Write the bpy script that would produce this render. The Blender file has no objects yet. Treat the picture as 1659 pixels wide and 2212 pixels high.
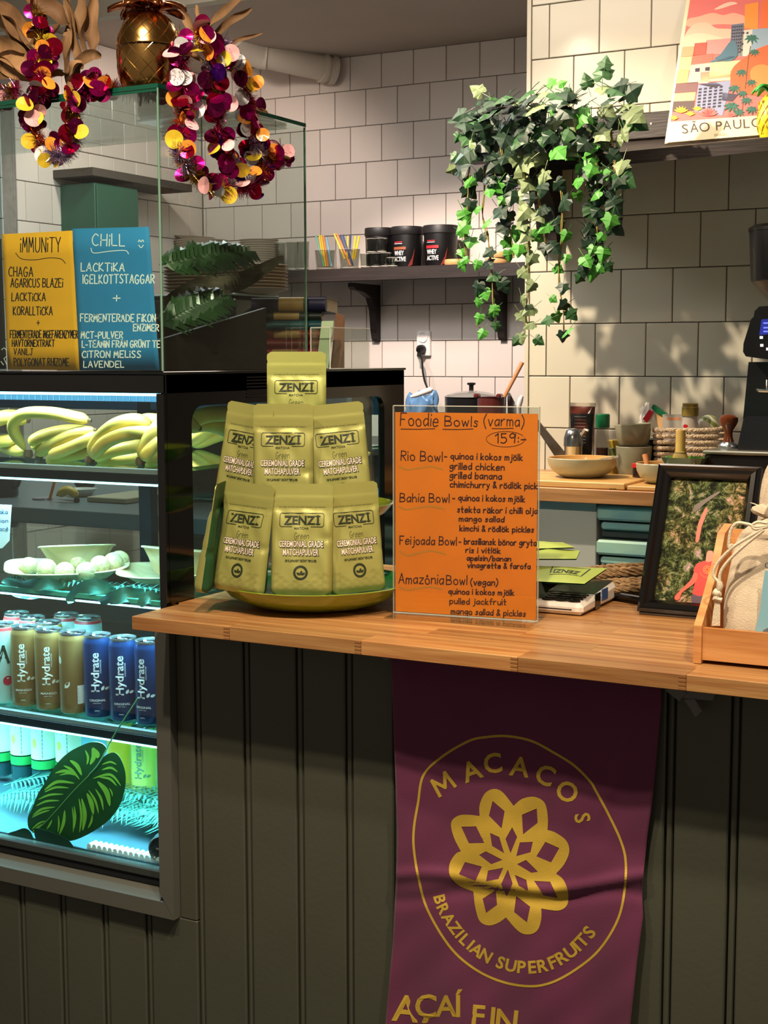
import bpy, bmesh, math, random
import numpy as np
from mathutils import Vector, Matrix, Euler
from mathutils.geometry import tessellate_polygon
from math import pi, sin, cos, radians as R
scn = bpy.context.scene
COL = scn.collection
rnd = random.Random(7)

# ------------------------------------------------------------------ camera
YAW, PITCH, ROLL, FPX = -0.49515, -0.10812, -0.00223, 3070.7
CAM = Vector((0, 0, 1.465))
cy_, sy_, cp_, sp_ = cos(YAW), sin(YAW), cos(PITCH), sin(PITCH)
FW = Vector((sy_*cp_, cy_*cp_, sp_)); r0 = Vector((cy_, -sy_, 0)); u0 = r0.cross(FW)
RT = cos(ROLL)*r0 + sin(ROLL)*u0; UP = -sin(ROLL)*r0 + cos(ROLL)*u0
cam = bpy.data.cameras.new('camera'); camo = bpy.data.objects.new('camera', cam); COL.objects.link(camo)
camo.matrix_world = Matrix(((RT.x, UP.x, -FW.x, CAM.x), (RT.y, UP.y, -FW.y, CAM.y), (RT.z, UP.z, -FW.z, CAM.z), (0, 0, 0, 1)))
cam.sensor_fit = 'VERTICAL'; cam.sensor_height = 24.0; cam.lens = 24.0*FPX/2212
cam.clip_start = 0.05; cam.clip_end = 50
scn.camera = camo
scn.view_settings.view_transform = 'Standard'; scn.view_settings.look = 'None'
scn.view_settings.gamma = 1.0; scn.view_settings.use_curve_mapping = False
scn.view_settings.exposure = 0.0

# ------------------------------------------------------------------ light
wd = bpy.data.worlds.new('room_light'); scn.world = wd; wd.use_nodes = True
wd.node_tree.nodes['Background'].inputs[0].default_value = (1.0, 0.80, 0.62, 1)
wd.node_tree.nodes['Background'].inputs[1].default_value = 0.20

def lamp(name, kind, loc, tgt, power, color, size=0.05, ang=60, blend=0.4, sy=None):
    l = bpy.data.lights.new(name, kind); l.energy = power; l.color = color
    if kind == 'SPOT':
        l.spot_size = R(ang); l.spot_blend = blend; l.shadow_soft_size = size
    elif kind == 'AREA':
        l.shape = 'RECTANGLE'; l.size = size; l.size_y = sy or size
        if 'led' in name: l.spread = R(105)
    else:
        l.shadow_soft_size = size
    o = bpy.data.objects.new(name, l); COL.objects.link(o); o.location = loc
    d = Vector(tgt)-Vector(loc)
    o.rotation_euler = d.to_track_quat('-Z', 'Y').to_euler()
    return o
WARM = (1.0, 0.80, 0.56)
WARM2 = (1.0, 0.86, 0.68)
# ceiling spots of the guest side, aimed at the bar
lamp('counter_spot', 'SPOT', (-0.55, 0.82, 2.62), (-0.80, 1.75, 1.10), 105, WARM, 0.025, 62, 0.6)
lamp('counter_spot', 'SPOT', (-1.15, 0.72, 2.62), (-1.20, 1.80, 1.35), 55, WARM, 0.025, 60, 0.6)
lamp('counter_spot', 'SPOT', (0.10, 1.0, 2.62), (-0.45, 1.80, 1.12), 80, WARM, 0.03, 55, 0.6)
# kitchen spots, aimed at the tiled walls
lamp('wall_spot', 'SPOT', (-1.95, 2.76, 2.66), (-1.08, 3.93, 1.25), 190, (1.0, 0.82, 0.60), 0.016, 68, 0.7)
lamp('wall_spot', 'SPOT', (-0.55, 2.95, 2.64), (-1.20, 3.93, 2.2), 12, WARM, 0.03, 60, 0.8)
lamp('wall_spot', 'SPOT', (-2.35, 3.95, 2.66), (-2.45, 5.25, 0.95), 185, (1.0, 0.84, 0.74), 0.03, 66, 0.6)
lamp('wall_spot', 'SPOT', (-3.0, 4.1, 2.66), (-3.6, 4.9, 1.7), 34, (1.0, 0.84, 0.74), 0.05, 110, 0.5)
lamp('kitchen_fill', 'AREA', (-1.6, 3.2, 2.66), (-1.6, 3.4, 0), 16, (1.0, 0.85, 0.70), 1.2, sy=0.8)
LED = (0.36, 0.78, 1.0)
LEDW = (0.74, 0.92, 1.0)
lamp('kitchen_fill', 'AREA', (-2.7, 3.5, 2.66), (-2.6, 3.4, 0), 24, (0.92, 0.95, 1.0), 0.8, sy=0.5)
lamp('case_fill', 'SPOT', (-0.95, 0.75, 2.63), (-1.42, 1.75, 1.85), 80, WARM, 0.025, 40, 0.5)  # added spot that brightens the garlands and brass pineapple on the case

# ------------------------------------------------------------------ helpers
def ray(px, py): return FW + RT*((px-829.5)/FPX) - UP*((py-1106)/FPX)
def RX(px, py, x): d = ray(px, py); return CAM + d*((x-CAM.x)/d.x)
def RY(px, py, y): d = ray(px, py); return CAM + d*((y-CAM.y)/d.y)
def RZ(px, py, z): d = ray(px, py); return CAM + d*((z-CAM.z)/d.z)
def RP(px, py, p, n): d = ray(px, py); return CAM + d*((Vector(p)-CAM).dot(n)/d.dot(n))

def lin(h):
    h = h.lstrip('#'); c = [int(h[i:i+2], 16)/255 for i in (0, 2, 4)]
    return tuple(x/12.92 if x <= .04045 else ((x+.055)/1.055)**2.4 for x in c)+(1,)
MATS = {}
def M(name, col='#808080', rough=.5, metal=0, spec=.5, noise=None, bump=None, var=0, emit=None, coat=0, trans=0, alpha=1, sheen=0, stretch=None, col2=None, sub=0, ior=1.45):
    """procedural principled material; noise=(scale, amount) mottles colour, bump=(scale, strength), var = per-object tint"""
    if name in MATS: return MATS[name]
    m = bpy.data.materials.new(name); m.use_nodes = True; nt = m.node_tree; N = nt.nodes; L = nt.links
    b = N['Principled BSDF']; c = lin(col) if isinstance(col, str) else col
    b.inputs['Base Color'].default_value = c; b.inputs['Roughness'].default_value = rough; b.inputs['Metallic'].default_value = metal
    b.inputs['Specular IOR Level'].default_value = spec; b.inputs['Coat Weight'].default_value = coat; b.inputs['Coat Roughness'].default_value = .08
    b.inputs['Transmission Weight'].default_value = trans; b.inputs['Alpha'].default_value = alpha; b.inputs['Sheen Weight'].default_value = sheen
    b.inputs['IOR'].default_value = ior
    if sub: b.inputs['Subsurface Weight'].default_value = sub; b.inputs['Subsurface Scale'].default_value = .01
    if emit: b.inputs['Emission Color'].default_value = lin(emit[0]); b.inputs['Emission Strength'].default_value = emit[1]
    src = None
    if noise or bump or stretch:
        tc = N.new('ShaderNodeTexCoord'); mp = N.new('ShaderNodeMapping'); L.new(tc.outputs['Object'], mp.inputs[0])
        if stretch: mp.inputs['Scale'].default_value = stretch
        src = mp.outputs[0]
        if var:
            oi = N.new('ShaderNodeObjectInfo'); ad = N.new('ShaderNodeVectorMath'); ad.operation = 'MULTIPLY_ADD'
            ad.inputs[0].default_value = (1, 1, 1); L.new(src, ad.inputs[0]); ad.inputs[1].default_value = (1, 1, 1)
            cm = N.new('ShaderNodeVectorMath'); cm.operation = 'SCALE'; cm.inputs[0].default_value = (37, 91, 53); L.new(oi.outputs['Random'], cm.inputs['Scale'])
            L.new(cm.outputs[0], ad.inputs[2]); src = ad.outputs[0]
    out = None
    if noise:
        n = N.new('ShaderNodeTexNoise'); n.inputs['Scale'].default_value = noise[0]; n.inputs['Detail'].default_value = 6; L.new(src, n.inputs[0])
        mx = N.new('ShaderNodeMix'); mx.data_type = 'RGBA'
        c2 = lin(col2) if col2 else tuple(x*(1-noise[1]) for x in c[:3])+(1,)
        rp = N.new('ShaderNodeMapRange'); rp.inputs[1].default_value = .35; rp.inputs[2].default_value = .65; L.new(n.outputs[0], rp.inputs[0])
        L.new(rp.outputs[0], mx.inputs[0]); mx.inputs[6].default_value = c; mx.inputs[7].default_value = c2; out = mx.outputs[2]
    if var:
        oi2 = N.new('ShaderNodeObjectInfo'); mr = N.new('ShaderNodeMapRange'); mr.inputs[3].default_value = 1-var; mr.inputs[4].default_value = 1+var*.4
        L.new(oi2.outputs['Random'], mr.inputs[0]); hs = N.new('ShaderNodeHueSaturation'); L.new(mr.outputs[0], hs.inputs['Value'])
        if out: L.new(out, hs.inputs['Color'])
        else: hs.inputs['Color'].default_value = c
        out = hs.outputs[0]
    if out: L.new(out, b.inputs['Base Color'])
    if bump:
        n2 = N.new('ShaderNodeTexNoise'); n2.inputs['Scale'].default_value = bump[0]; n2.inputs['Detail'].default_value = 4; L.new(src, n2.inputs[0])
        bp = N.new('ShaderNodeBump'); bp.inputs['Strength'].default_value = bump[1]; bp.inputs['Distance'].default_value = .002
        L.new(n2.outputs[0], bp.inputs['Height']); L.new(bp.outputs[0], b.inputs['Normal'])
    MATS[name] = m; return m
def glassmat(name, tint='#eef6f2', rough=.01, refl=1.0):
    if name in MATS: return MATS[name]
    m = bpy.data.materials.new(name); m.use_nodes = True; nt = m.node_tree; nt.nodes.clear(); N = nt.nodes; L = nt.links
    o = N.new('ShaderNodeOutputMaterial'); mx = N.new('ShaderNodeMixShader'); t = N.new('ShaderNodeBsdfTransparent'); g = N.new('ShaderNodeBsdfGlossy')
    t.inputs[0].default_value = lin(tint); g.inputs['Roughness'].default_value = rough; g.inputs[0].default_value = (refl, refl, refl, 1)
    f = N.new('ShaderNodeFresnel'); ge = N.new('ShaderNodeNewGeometry'); mr = N.new('ShaderNodeMapRange'); mr.inputs[3].default_value = 1.5; mr.inputs[4].default_value = 1/1.5
    L.new(ge.outputs['Backfacing'], mr.inputs[0]); L.new(mr.outputs[0], f.inputs[0])
    L.new(f.outputs[0], mx.inputs[0]); L.new(t.outputs[0], mx.inputs[1]); L.new(g.outputs[0], mx.inputs[2]); L.new(mx.outputs[0], o.inputs[0])
    MATS[name] = m; return m

ORG = {}
class MB:
    def __init__(s): s.v = []; s.f = []; s.mi = []; s.cur = 0
    def add(s, vs, fs):
        n = len(s.v); s.v += [tuple(v) for v in vs]; s.f += [tuple(i+n for i in f) for f in fs]; s.mi += [s.cur]*len(fs); return s
    def box(s, x0, x1, y0, y1, z0, z1):
        return s.add([(x0,y0,z0),(x1,y0,z0),(x1,y1,z0),(x0,y1,z0),(x0,y0,z1),(x1,y0,z1),(x1,y1,z1),(x0,y1,z1)],
                     [(0,3,2,1),(4,5,6,7),(0,1,5,4),(1,2,6,5),(2,3,7,6),(3,0,4,7)])
    def rbox(s, x0, x1, y0, y1, z0, z1, b=.002):
        c = [(x0+x1)/2,(y0+y1)/2,(z0+z1)/2]; h = [abs(x1-x0)/2,abs(y1-y0)/2,abs(z1-z0)/2]; b = min(b, *[q*.9 for q in h])
        vs = []; idx = {}
        for i in (-1,1):
            for j in (-1,1):
                for k in (-1,1):
                    sg = (i,j,k)
                    for a in range(3):
                        p = [c[q]+sg[q]*(h[q]-(0 if q == a else b)) for q in range(3)]
                        idx[(sg,a)] = len(vs); vs.append(p)
        fs = []
        for a in range(3):
            o = [q for q in range(3) if q != a]
            for sgn in (-1,1):
                q = []
                for (s1,s2) in ((-1,-1),(1,-1),(1,1),(-1,1)):
                    g = [0,0,0]; g[a] = sgn; g[o[0]] = s1; g[o[1]] = s2; q.append(idx[(tuple(g),a)])
                flip = (sgn > 0) == (a == 1)
                fs.append(tuple(reversed(q)) if flip else tuple(q))
            for s1 in (-1,1):
                for s2 in (-1,1):
                    q = []
                    g1 = [0,0,0]; g1[o[0]] = s1; g1[o[1]] = s2
                    ga = list(g1); ga[a] = -1; gb = list(g1); gb[a] = 1
                    q = [idx[(tuple(ga),o[0])], idx[(tuple(gb),o[0])], idx[(tuple(gb),o[1])], idx[(tuple(ga),o[1])]]
                    fs.append(tuple(q))
        for i in (-1,1):
            for j in (-1,1):
                for k in (-1,1):
                    fs.append(tuple(idx[((i,j,k),a)] for a in range(3)))
        return s.add(vs, fs)
    def lathe(s, prof, c=(0,0,0), n=28, a0=0, sx=1, sy=1, M4=None, cap=True):
        vs = []; fs = []; c = Vector(c)
        for r, z in prof:
            for i in range(n):
                t = 2*pi*i/n+a0; p = Vector((r*cos(t)*sx, r*sin(t)*sy, z))
                vs.append((M4 @ p if M4 else p)+c)
        for j in range(len(prof)-1):
            for i in range(n):
                k = (i+1) % n; fs.append((j*n+i, j*n+k, (j+1)*n+k, (j+1)*n+i))
        if cap and prof[0][0] > 1e-6: fs.append(tuple(reversed(range(n))))
        if cap and prof[-1][0] > 1e-6: fs.append(tuple(range((len(prof)-1)*n, len(prof)*n)))
        return s.add(vs, fs)
    def tube(s, pts, r, n=8, caps=True, flat=1):
        pts = [Vector(p) for p in pts]; m = len(pts); rs = r if isinstance(r, (list, tuple)) else [r]*m
        vs = []; fs = []; up = None
        for i, p in enumerate(pts):
            d = (pts[min(i+1, m-1)]-pts[max(i-1, 0)]).normalized()
            if up is None: up = d.orthogonal().normalized()
            up = (up-d*up.dot(d)); up = up.normalized() if up.length > 1e-6 else d.orthogonal().normalized()
            w = d.cross(up)
            for k in range(n):
                t = 2*pi*k/n; vs.append(p+(up*cos(t)*flat+w*sin(t))*rs[i])
        for i in range(m-1):
            for k in range(n):
                q = (k+1) % n; fs.append((i*n+k, i*n+q, (i+1)*n+q, (i+1)*n+k))
        if caps: fs.append(tuple(reversed(range(n)))); fs.append(tuple(range((m-1)*n, m*n)))
        return s.add(vs, fs)
    def poly(s, pts):
        t = tessellate_polygon([[Vector(p) for p in pts]]); return s.add(pts, [tuple(x) for x in t])
    def slab(s, pts, off):
        off = Vector(off); pts = [Vector(p) for p in pts]; n = len(pts); t = tessellate_polygon([pts])
        fs = [tuple(x) for x in t]+[tuple(n+i for i in reversed(x)) for x in t]+[(i, (i+1) % n, n+(i+1) % n, n+i) for i in range(n)]
        return s.add(pts+[p+off for p in pts], fs)
    def grid(s, fn, nu, nv, closed=False):
        vs = [fn(i/nu, j/nv) for j in range(nv+1) for i in range(nu+1)]; w = nu+1
        return s.add(vs, [(j*w+i, j*w+i+1, (j+1)*w+i+1, (j+1)*w+i) for j in range(nv) for i in range(nu)])
    def ribbon(s, pts, w, pm):
        """flat stroke through 2-D points, width w, mapped onto a surface by pm(x, y)"""
        if len(pts) < 2: return s
        L_, R_ = [], []
        for i, p in enumerate(pts):
            a = pts[max(i-1, 0)]; b = pts[min(i+1, len(pts)-1)]; dx, dy = b[0]-a[0], b[1]-a[1]; l = math.hypot(dx, dy) or 1
            nx, ny = -dy/l*w/2, dx/l*w/2; ex = ey = 0
            if i == 0: ex, ey = -dx/l*w*.35, -dy/l*w*.35
            if i == len(pts)-1: ex, ey = dx/l*w*.35, dy/l*w*.35
            L_.append(pm(p[0]+nx+ex, p[1]+ny+ey)); R_.append(pm(p[0]-nx+ex, p[1]-ny+ey))
        n = len(pts); return s.add(L_+R_, [(i, i+1, n+i+1, n+i) for i in range(n-1)])
    def build(s, name, mats, parent=None, smooth=False, org=None, world=True, kind=None, label=None, fixn=False, mod=None):
        me = bpy.data.meshes.new(name)
        o = Vector(org) if org is not None else (ORG.get(parent.name, Vector()) if (parent and world) else Vector())
        vs = [(v[0]-o.x, v[1]-o.y, v[2]-o.z) for v in s.v]
        me.from_pydata(vs, [], s.f)
        if not isinstance(mats, (list, tuple)): mats = [mats]
        for m in mats: me.materials.append(m)
        me.polygons.foreach_set('material_index', s.mi)
        if fixn:
            bm = bmesh.new(); bm.from_mesh(me); bmesh.ops.remove_doubles(bm, verts=bm.verts, dist=1e-6); bmesh.ops.recalc_face_normals(bm, faces=bm.faces); bm.to_mesh(me); bm.free()
        if smooth: me.polygons.foreach_set('use_smooth', [True]*len(me.polygons))
        me.update()
        ob = bpy.data.objects.new(name, me); COL.objects.link(ob)
        if smooth and smooth != 'all':
            me.set_sharp_from_angle(angle=R(smooth if isinstance(smooth, (int, float)) and smooth > 1 else 40))
        if parent: ob.parent = parent; ORG[ob.name] = o
        else: ob.location = o; ORG[ob.name] = o
        if kind: ob['kind'] = kind
        if label: ob['label'] = label
        return ob
def tag(o, label, cat, group=None, kind=None):
    o['label'] = label; o['category'] = cat
    if group: o['group'] = group
    if kind: o['kind'] = kind
    return o
def thing(name, label, cat, loc=(0, 0, 0), rot=(0, 0, 0), group=None):
    o = bpy.data.objects.new(name, None); COL.objects.link(o); o.empty_display_size = .05
    o.location = loc; o.rotation_euler = rot; ORG[o.name] = Vector(loc); return tag(o, label, cat, group)
def struct(o): o['kind'] = 'structure'; return o
CHILD = {}
def copy_tree(o, parent=None, loc=None, rot=None, label=None, group=None, scale=None):
    c = o.copy(); COL.objects.link(c); c.parent = parent
    if loc is not None: c.location = loc
    if rot is not None: c.rotation_euler = rot
    if scale is not None: c.scale = scale
    if label: c['label'] = label
    if group: c['group'] = group
    for ch in [x for x in bpy.data.objects if x.parent == o]: copy_tree(ch, c)
    return c
def inst(src, name, loc, rot=(0, 0, 0), scale=(1, 1, 1), parent=None):
    o = bpy.data.objects.new(name, src.data if hasattr(src, 'data') else src); COL.objects.link(o)
    o.parent = parent; o.location = Vector(loc)-(ORG.get(parent.name, Vector()) if parent else Vector()); o.rotation_euler = rot; o.scale = scale; return o
def cr(pts, k=4, closed=False):
    """Catmull-Rom smoothing of a point list of any dimension"""
    n = len(pts)
    if n < 3: return [tuple(p) for p in pts]
    out = []; rng = range(n if closed else n-1)
    for i in rng:
        P = [pts[(i-1) % n if closed else max(i-1, 0)], pts[i], pts[(i+1) % n], pts[(i+2) % n if closed else min(i+2, n-1)]]
        for j in range(k):
            t = j/k; out.append(tuple(.5*((2*b)+(-a+c)*t+(2*a-5*b+4*c-d)*t*t+(-a+3*b-3*c+d)*t**3) for a, b, c, d in zip(*P)))
    if not closed: out.append(tuple(pts[-1]))
    return out
# --- handwriting: a small stroke font (x 0-8, y letters a=-4 ... e=0 ... q=12)
G = {'A':'0e4q8e 1i7i','B':'0e0q ~0q6p6l0k ~0k7j7f0e','C':'~7o4q1n0k1g4e7f','D':'0e0q ~0q6o8k6f0e','E':'7q0q0e7e 0k5k','F':'7q0q0e 0k5k',
'G':'~7o4q1n0j2e6e8j 8j4j','H':'0q0e 7q7e 0k7k','I':'1q1e','J':'~5q5g3e0g 2q8q','K':'0q0e 6q0j7e','L':'0q0e6e','M':'0e1q4i7q8e','N':'0e0q7e7q',
'O':'~4q1o0k1f4e7f8k7o4q','P':'0e0q ~0q6p6l0j','R':'0e0q ~0q6p6l0k 2k7e','S':'~7p3q1n4k7h4e0f','T':'0q8q 4q4e','U':'~0q0h3e7h7q','V':'0q3e7q',
'W':'0q2e4m6e8q','X':'0q7e 7q0e','Y':'0q4k 8q4k4e','Z':'0q7q0e7e','a':'~6k3l0i2e6h 6l6e','b':'0q0e ~0i4l6i4e0f','c':'~6k3l0i2e6f',
'd':'~6k3l0i2e6h 6q6e','e':'~0i6i5l2l0i1e6f','f':'~6q3p3e 1l6l','g':'~6k3l0i2f6i ~6l6c3a0b','h':'0q0e ~0j4l6i6e','i':'1l1e 1o1p','j':'~3l3c0a 3o3p',
'k':'0q0e 5l0h6e','l':'1q1e','m':'0l0e ~0j2l4j4e ~4j6l8j8e','n':'0l0e ~0j4l6j6e','o':'~3l0j1f3e6f6j3l','p':'0l0a ~0j4l6i4e0f','q':'~6k3l0i3f6i 6l6a',
'r':'0l0e ~0i3l5l','s':'~5k2l1j4h3e0f','t':'2q2f4e 0l5l','u':'~0l0g3e6g 6l6e','v':'0l3e6l','w':'0l2e4k6e8l','x':'0l6e 6l0e','y':'0l3f 6l2a0a',
'z':'0l6l0e6e','1':'0n3q3e','5':'6q1q1l ~1l5l6h3e0f','9':'~6n3q0n2k6m 6p5e','(':'~4r1m1h4b','/':'0c6q',')':'~0r3m3h0b',':':'1k1l 1f1g','-':'0i5i',
'&':'~7e1o3q5o0h2e6i','+':'4o4g 0k8k','.':'1e1f',"'":'1q1n'}
ACC = {'å':('a','~2o3p4o3n2o'),'ä':('a','1n1o 5n5o'),'ö':('o','1n1o 5n5o'),'ü':('U','2r2s 6r6s'),'ê':('o','2n3p4n'),'Ö':('O','2r2s 6r6s'),'é':('e','3n5p'),
'Å':('A','~3r4s5r4q3r'),'î':('i','0')}
def strokes(ch):
    acc = ''
    if ch in ACC: ch, acc = ACC[ch]
    out = []
    for s in (G.get(ch, '')+' '+acc).split():
        sm = s[0] == '~'; s = s.lstrip('~')
        if len(s) < 4: continue
        p = [(int(s[i]), ord(s[i+1])-101) for i in range(0, len(s), 2)]
        out.append(cr(p, 3) if sm else p)
    return out
def hand(mb, text, x, y, h, pm, w=2.2, fit=None, rot=0, asp=.62, jit=.35, sd=1):
    """handwrite text: baseline start (x, y) with y down, cap height h, optional width fit"""
    rr = random.Random(sd*77+len(text)); segs = []; cx = 0
    for ch in text:
        if ch == ' ': cx += 5; continue
        ss = strokes(ch)
        if not ss: continue
        mw = max(q[0] for s_ in ss for q in s_); mn = min(q[0] for s_ in ss for q in s_)
        dy = rr.uniform(-jit, jit); sl = rr.uniform(-.02, .06)
        for s_ in ss:
            q_ = [(cx+(q[0]-mn)+q[1]*sl, q[1]+dy) for q in s_]; cur = [q_[0]]
            for i in range(1, len(q_)):                       # break the stroke at sharp corners
                cur.append(q_[i])
                if i < len(q_)-1:
                    a, b, c = q_[i-1], q_[i], q_[i+1]; d1 = (b[0]-a[0], b[1]-a[1]); d2 = (c[0]-b[0], c[1]-b[1])
                    if d1[0]*d2[0]+d1[1]*d2[1] < .6*math.hypot(*d1)*math.hypot(*d2): segs.append(cur); cur = [b]
            segs.append(cur)
        cx += mw-mn+3
    tot = max(cx-3, 1); sy = h/12; sx = (fit/tot) if fit else sy*asp/.62
    c, s = cos(R(rot)), sin(R(rot))
    for sg in segs:
        p = []
        for a, b in sg:
            X, Y = a*sx, -b*sy; p.append((x+X*c-Y*s, y+X*s+Y*c))
        mb.ribbon(p, w, pm)
# --- printed lettering from Blender's built-in font
FC = {}
def fontmesh(s, bold=0.0):
    k = (s, bold)
    if k in FC: return FC[k]
    c = bpy.data.curves.new('t', 'FONT'); c.body = s; c.size = 1; c.offset = bold; c.resolution_u = 3
    o = bpy.data.objects.new('t', c); COL.objects.link(o)
    dg = bpy.context.evaluated_depsgraph_get(); dg.update(); me = bpy.data.meshes.new_from_object(o.evaluated_get(dg))
    vs = [(v.co.x, v.co.y) for v in me.vertices]; fs = [tuple(p.vertices) for p in me.polygons]
    bpy.data.objects.remove(o); bpy.data.curves.remove(c); bpy.data.meshes.remove(me)
    xs = [v[0] for v in vs] or [0]; FC[k] = (vs, fs, min(xs), max(xs)); return FC[k]
def ptext(mb, s, x, y, h, pm, fit=None, rot=0, bold=.0, align='L', up=-1):
    """print s: baseline point (x, y), cap height h; up=-1 when y runs downwards"""
    vs, fs, x0, x1 = fontmesh(s, bold); k = h/.729; kx = fit/(x1-x0) if fit else k; W = (x1-x0)*kx
    ox = -x0*kx-(W/2 if align == 'C' else 0); c, sn = cos(R(rot)), sin(R(rot))
    out = []
    for a, b in vs:
        X, Y = a*kx+ox, b*k*up; out.append(pm(x+X*c-Y*sn, y+X*sn+Y*c))
    mb.add(out, fs)
# ================================================================== SETTING
tile_w = M('tile_rose_white', '#d9cdc4', .16, spec=.5, var=.06, bump=(3, .05), coat=.3)
tile_g = M('tile_grey_white', '#cfc8b6', .16, spec=.5, var=.05, bump=(3, .06), coat=.12)
grout = M('grout', '#8a847c', .9, noise=(40, .2))
plaster = M('ceiling_paint', '#b9ada0', .9, bump=(60, .2), noise=(3, .06))
pipe_p = M('pipe_paint', '#c9bfb0', .6, bump=(40, .2))
def tile_mesh(w, h, mat):
    m = MB(); m.rbox(0, w-.0028, -.007, .0, 0, h-.0028, .0016); o = m.build('tile', mat); me = o.data; bpy.data.objects.remove(o); return me
def tiling(wall, mesh, P0, ax, x0, x1, z0, z1, w, h, jx, jz, half0, rotz=0):
    """running-bond tiles: each one an object; ax = unit vector along the wall; joints at jx + k w, rows from jz"""
    j0 = math.floor((z0-jz)/h+1e-6); z = jz+j0*h; j = j0
    while z < z1-.01:
        off = jx+(w/2 if (j+half0) % 2 else 0); k = math.floor((x0-off)/w)
        while off+k*w < x1-.004:
            a = max(off+k*w, x0); b = min(off+(k+1)*w, x1)
            if b-a > .012:
                zt = min(z+h, z1)
                inst(mesh, 'tile', Vector(P0)+Vector(ax)*(a+.0014)+Vector((0, 0, z+.0014)), (0, 0, rotz), ((b-a-.0028)/(w-.0028), 1, (zt-z-.0028)/(h-.0028)), wall)
            k += 1
        z += h; j += 1
YR, YL, XC, XS = 3.93, 5.25, -1.642, -3.746
ZC = 2.70
m = MB(); m.box(-4.6, 1.6, -1.2, 5.6, -.1, 0); struct(m.build('floor', M('floor_stone', '#4b463f', .6, noise=(5, .2))))
m = MB(); m.box(-4.6, 1.6, -1.2, 5.6, ZC, ZC+.1); struct(m.build('ceiling', plaster))
m = MB(); m.box(XS, XC, YL, YL+.12, 0, ZC); wb = struct(m.build('wall_back', grout))
tiling(wb, tile_mesh(.147, .147, tile_w), (0, YL, 0), (1, 0, 0), XS+.01, XC-.005, 1.093, ZC, .147, .147, -2.2515, 1.2399, 1)
m = MB(); m.box(XC, .5, YR, YR+.12, 0, ZC); wr = struct(m.build('wall_right', grout))
tiling(wr, tile_mesh(.151, .1515, tile_g), (0, YR, 0), (1, 0, 0), XC+.011, -.15, 1.107, ZC, .151, .1515, -1.199, 1.107, 1)
m = MB(); m.box(XC-.002, XC+.010, YR-.010, YR-.001, 0, ZC); struct(m.build('trim_1', M('corner_trim', '#c9c2b0', .4)))
m = MB(); m.box(XS-.12, XS, 4.06, YL+.12, 0, ZC); wl = struct(m.build('wall_left', grout))
tiling(wl, tile_mesh(.147, .147, tile_w), (XS, 0, 0), (0, 1, 0), 4.07, YL-.008, 1.093, ZC, .147, .147, 4.19, 1.2399, 0, pi/2)
m = MB(); m.box(-4.6, XS-.001, 4.0, 4.06, 0, ZC); wf = struct(m.build('wall_front', grout))
tiling(wf, tile_mesh(.147, .147, M('tile_blue_grey', '#b9c0bd', .15, coat=.3, var=.05)), (0, 4.0, 0), (1, 0, 0), -4.5, XS+.005, 1.24, ZC, .147, .147, -3.93, 1.2399, 0)
m = MB(); m.box(-3.74, -1.95, 3.0, 3.035, RY(350, 18, 3.0).z, ZC); struct(m.build('trim_2', M('beam_paint', '#d8d4c6', .7), label='white painted ceiling beam'))

# ceiling pipe
t = thing('ceiling_pipe', 'cream painted pipe with elbow running below the kitchen ceiling to the tiled wall', 'pipe', tuple(RY(715, 150, 5.2)))
A, B_, C_, D_ = RY(722, 152, 5.22), RY(560, 117, 4.95), RY(520, 90, 4.85), RY(380, -60, 4.45)
m = MB(); m.tube([A, B_], .052, 20); m.build('pipe', pipe_p, t, smooth=True)
m = MB(); m.tube(cr([tuple(RY(575, 120, 4.97)), tuple(B_), tuple(RY(538, 104, 4.9)), tuple(C_), tuple(RY(505, 75, 4.8))], 4), .057, 20); m.build('elbow', pipe_p, t, smooth=True)
m = MB(); m.tube([C_, D_], .052, 20); m.build('pipe', pipe_p, t, smooth=True)
for f in (.0, .12):
    m = MB(); p = A.lerp(B_, f); q = A.lerp(B_, f+.06); m.tube([p, q], .060, 20); m.build('collar', pipe_p, t, smooth=True)
m = MB(); p = A.lerp(B_, .35)+Vector((0, 0, .04)); m.tube([p, (p.x, p.y, ZC)], .008, 8); m.build('hanger', pipe_p, t)

# ------------------------------------------------------------------ panelled bar front
panel = M('panel_paint', '#53564a', .42, noise=(6, .08), bump=(120, .12))
GX = [-1.92, -1.835, -1.750, -1.6655, -1.5806, -1.4945, -1.4085, -1.3235, -1.2245, -1.1370, -1.047, -.966, -.889, -.811, -.734, -.657, -.580, -.506, -.4255, -.346, -.266, -.186, -.106, -.026, .054, .134, .214, .294, .374]
t = thing('bar_front', 'grey-green tongue-and-groove panelled front of the bar under the wooden counter', 'bar panelling', (-1.0, 1.69, 0))
m = MB(); m.box(-1.95, .37, 1.694, 1.72, 0, .618); m.box(-1.262, .37, 1.694, 1.72, .618, 1.078); m.build('backing', panel, t)
for i in range(len(GX)-1):
    a, b = GX[i], GX[i+1]; zt = .6195 if b < -1.262 else 1.079
    m = MB()
    if a < -1.27 and b > -1.25:
        m.rbox(a+.0065, b-.0065, 1.683, 1.698, 0, .62, .0018); m.rbox(-1.262, b-.0065, 1.683, 1.698, .62, zt, .0018)
    else: m.rbox(a+.0065, b-.0065, 1.683, 1.698, 0, zt, .0018)
    m.tube([(b, 1.6885, 0), (b, 1.6885, zt)], .0042, 8)
    m.build('board', panel, t)
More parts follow.
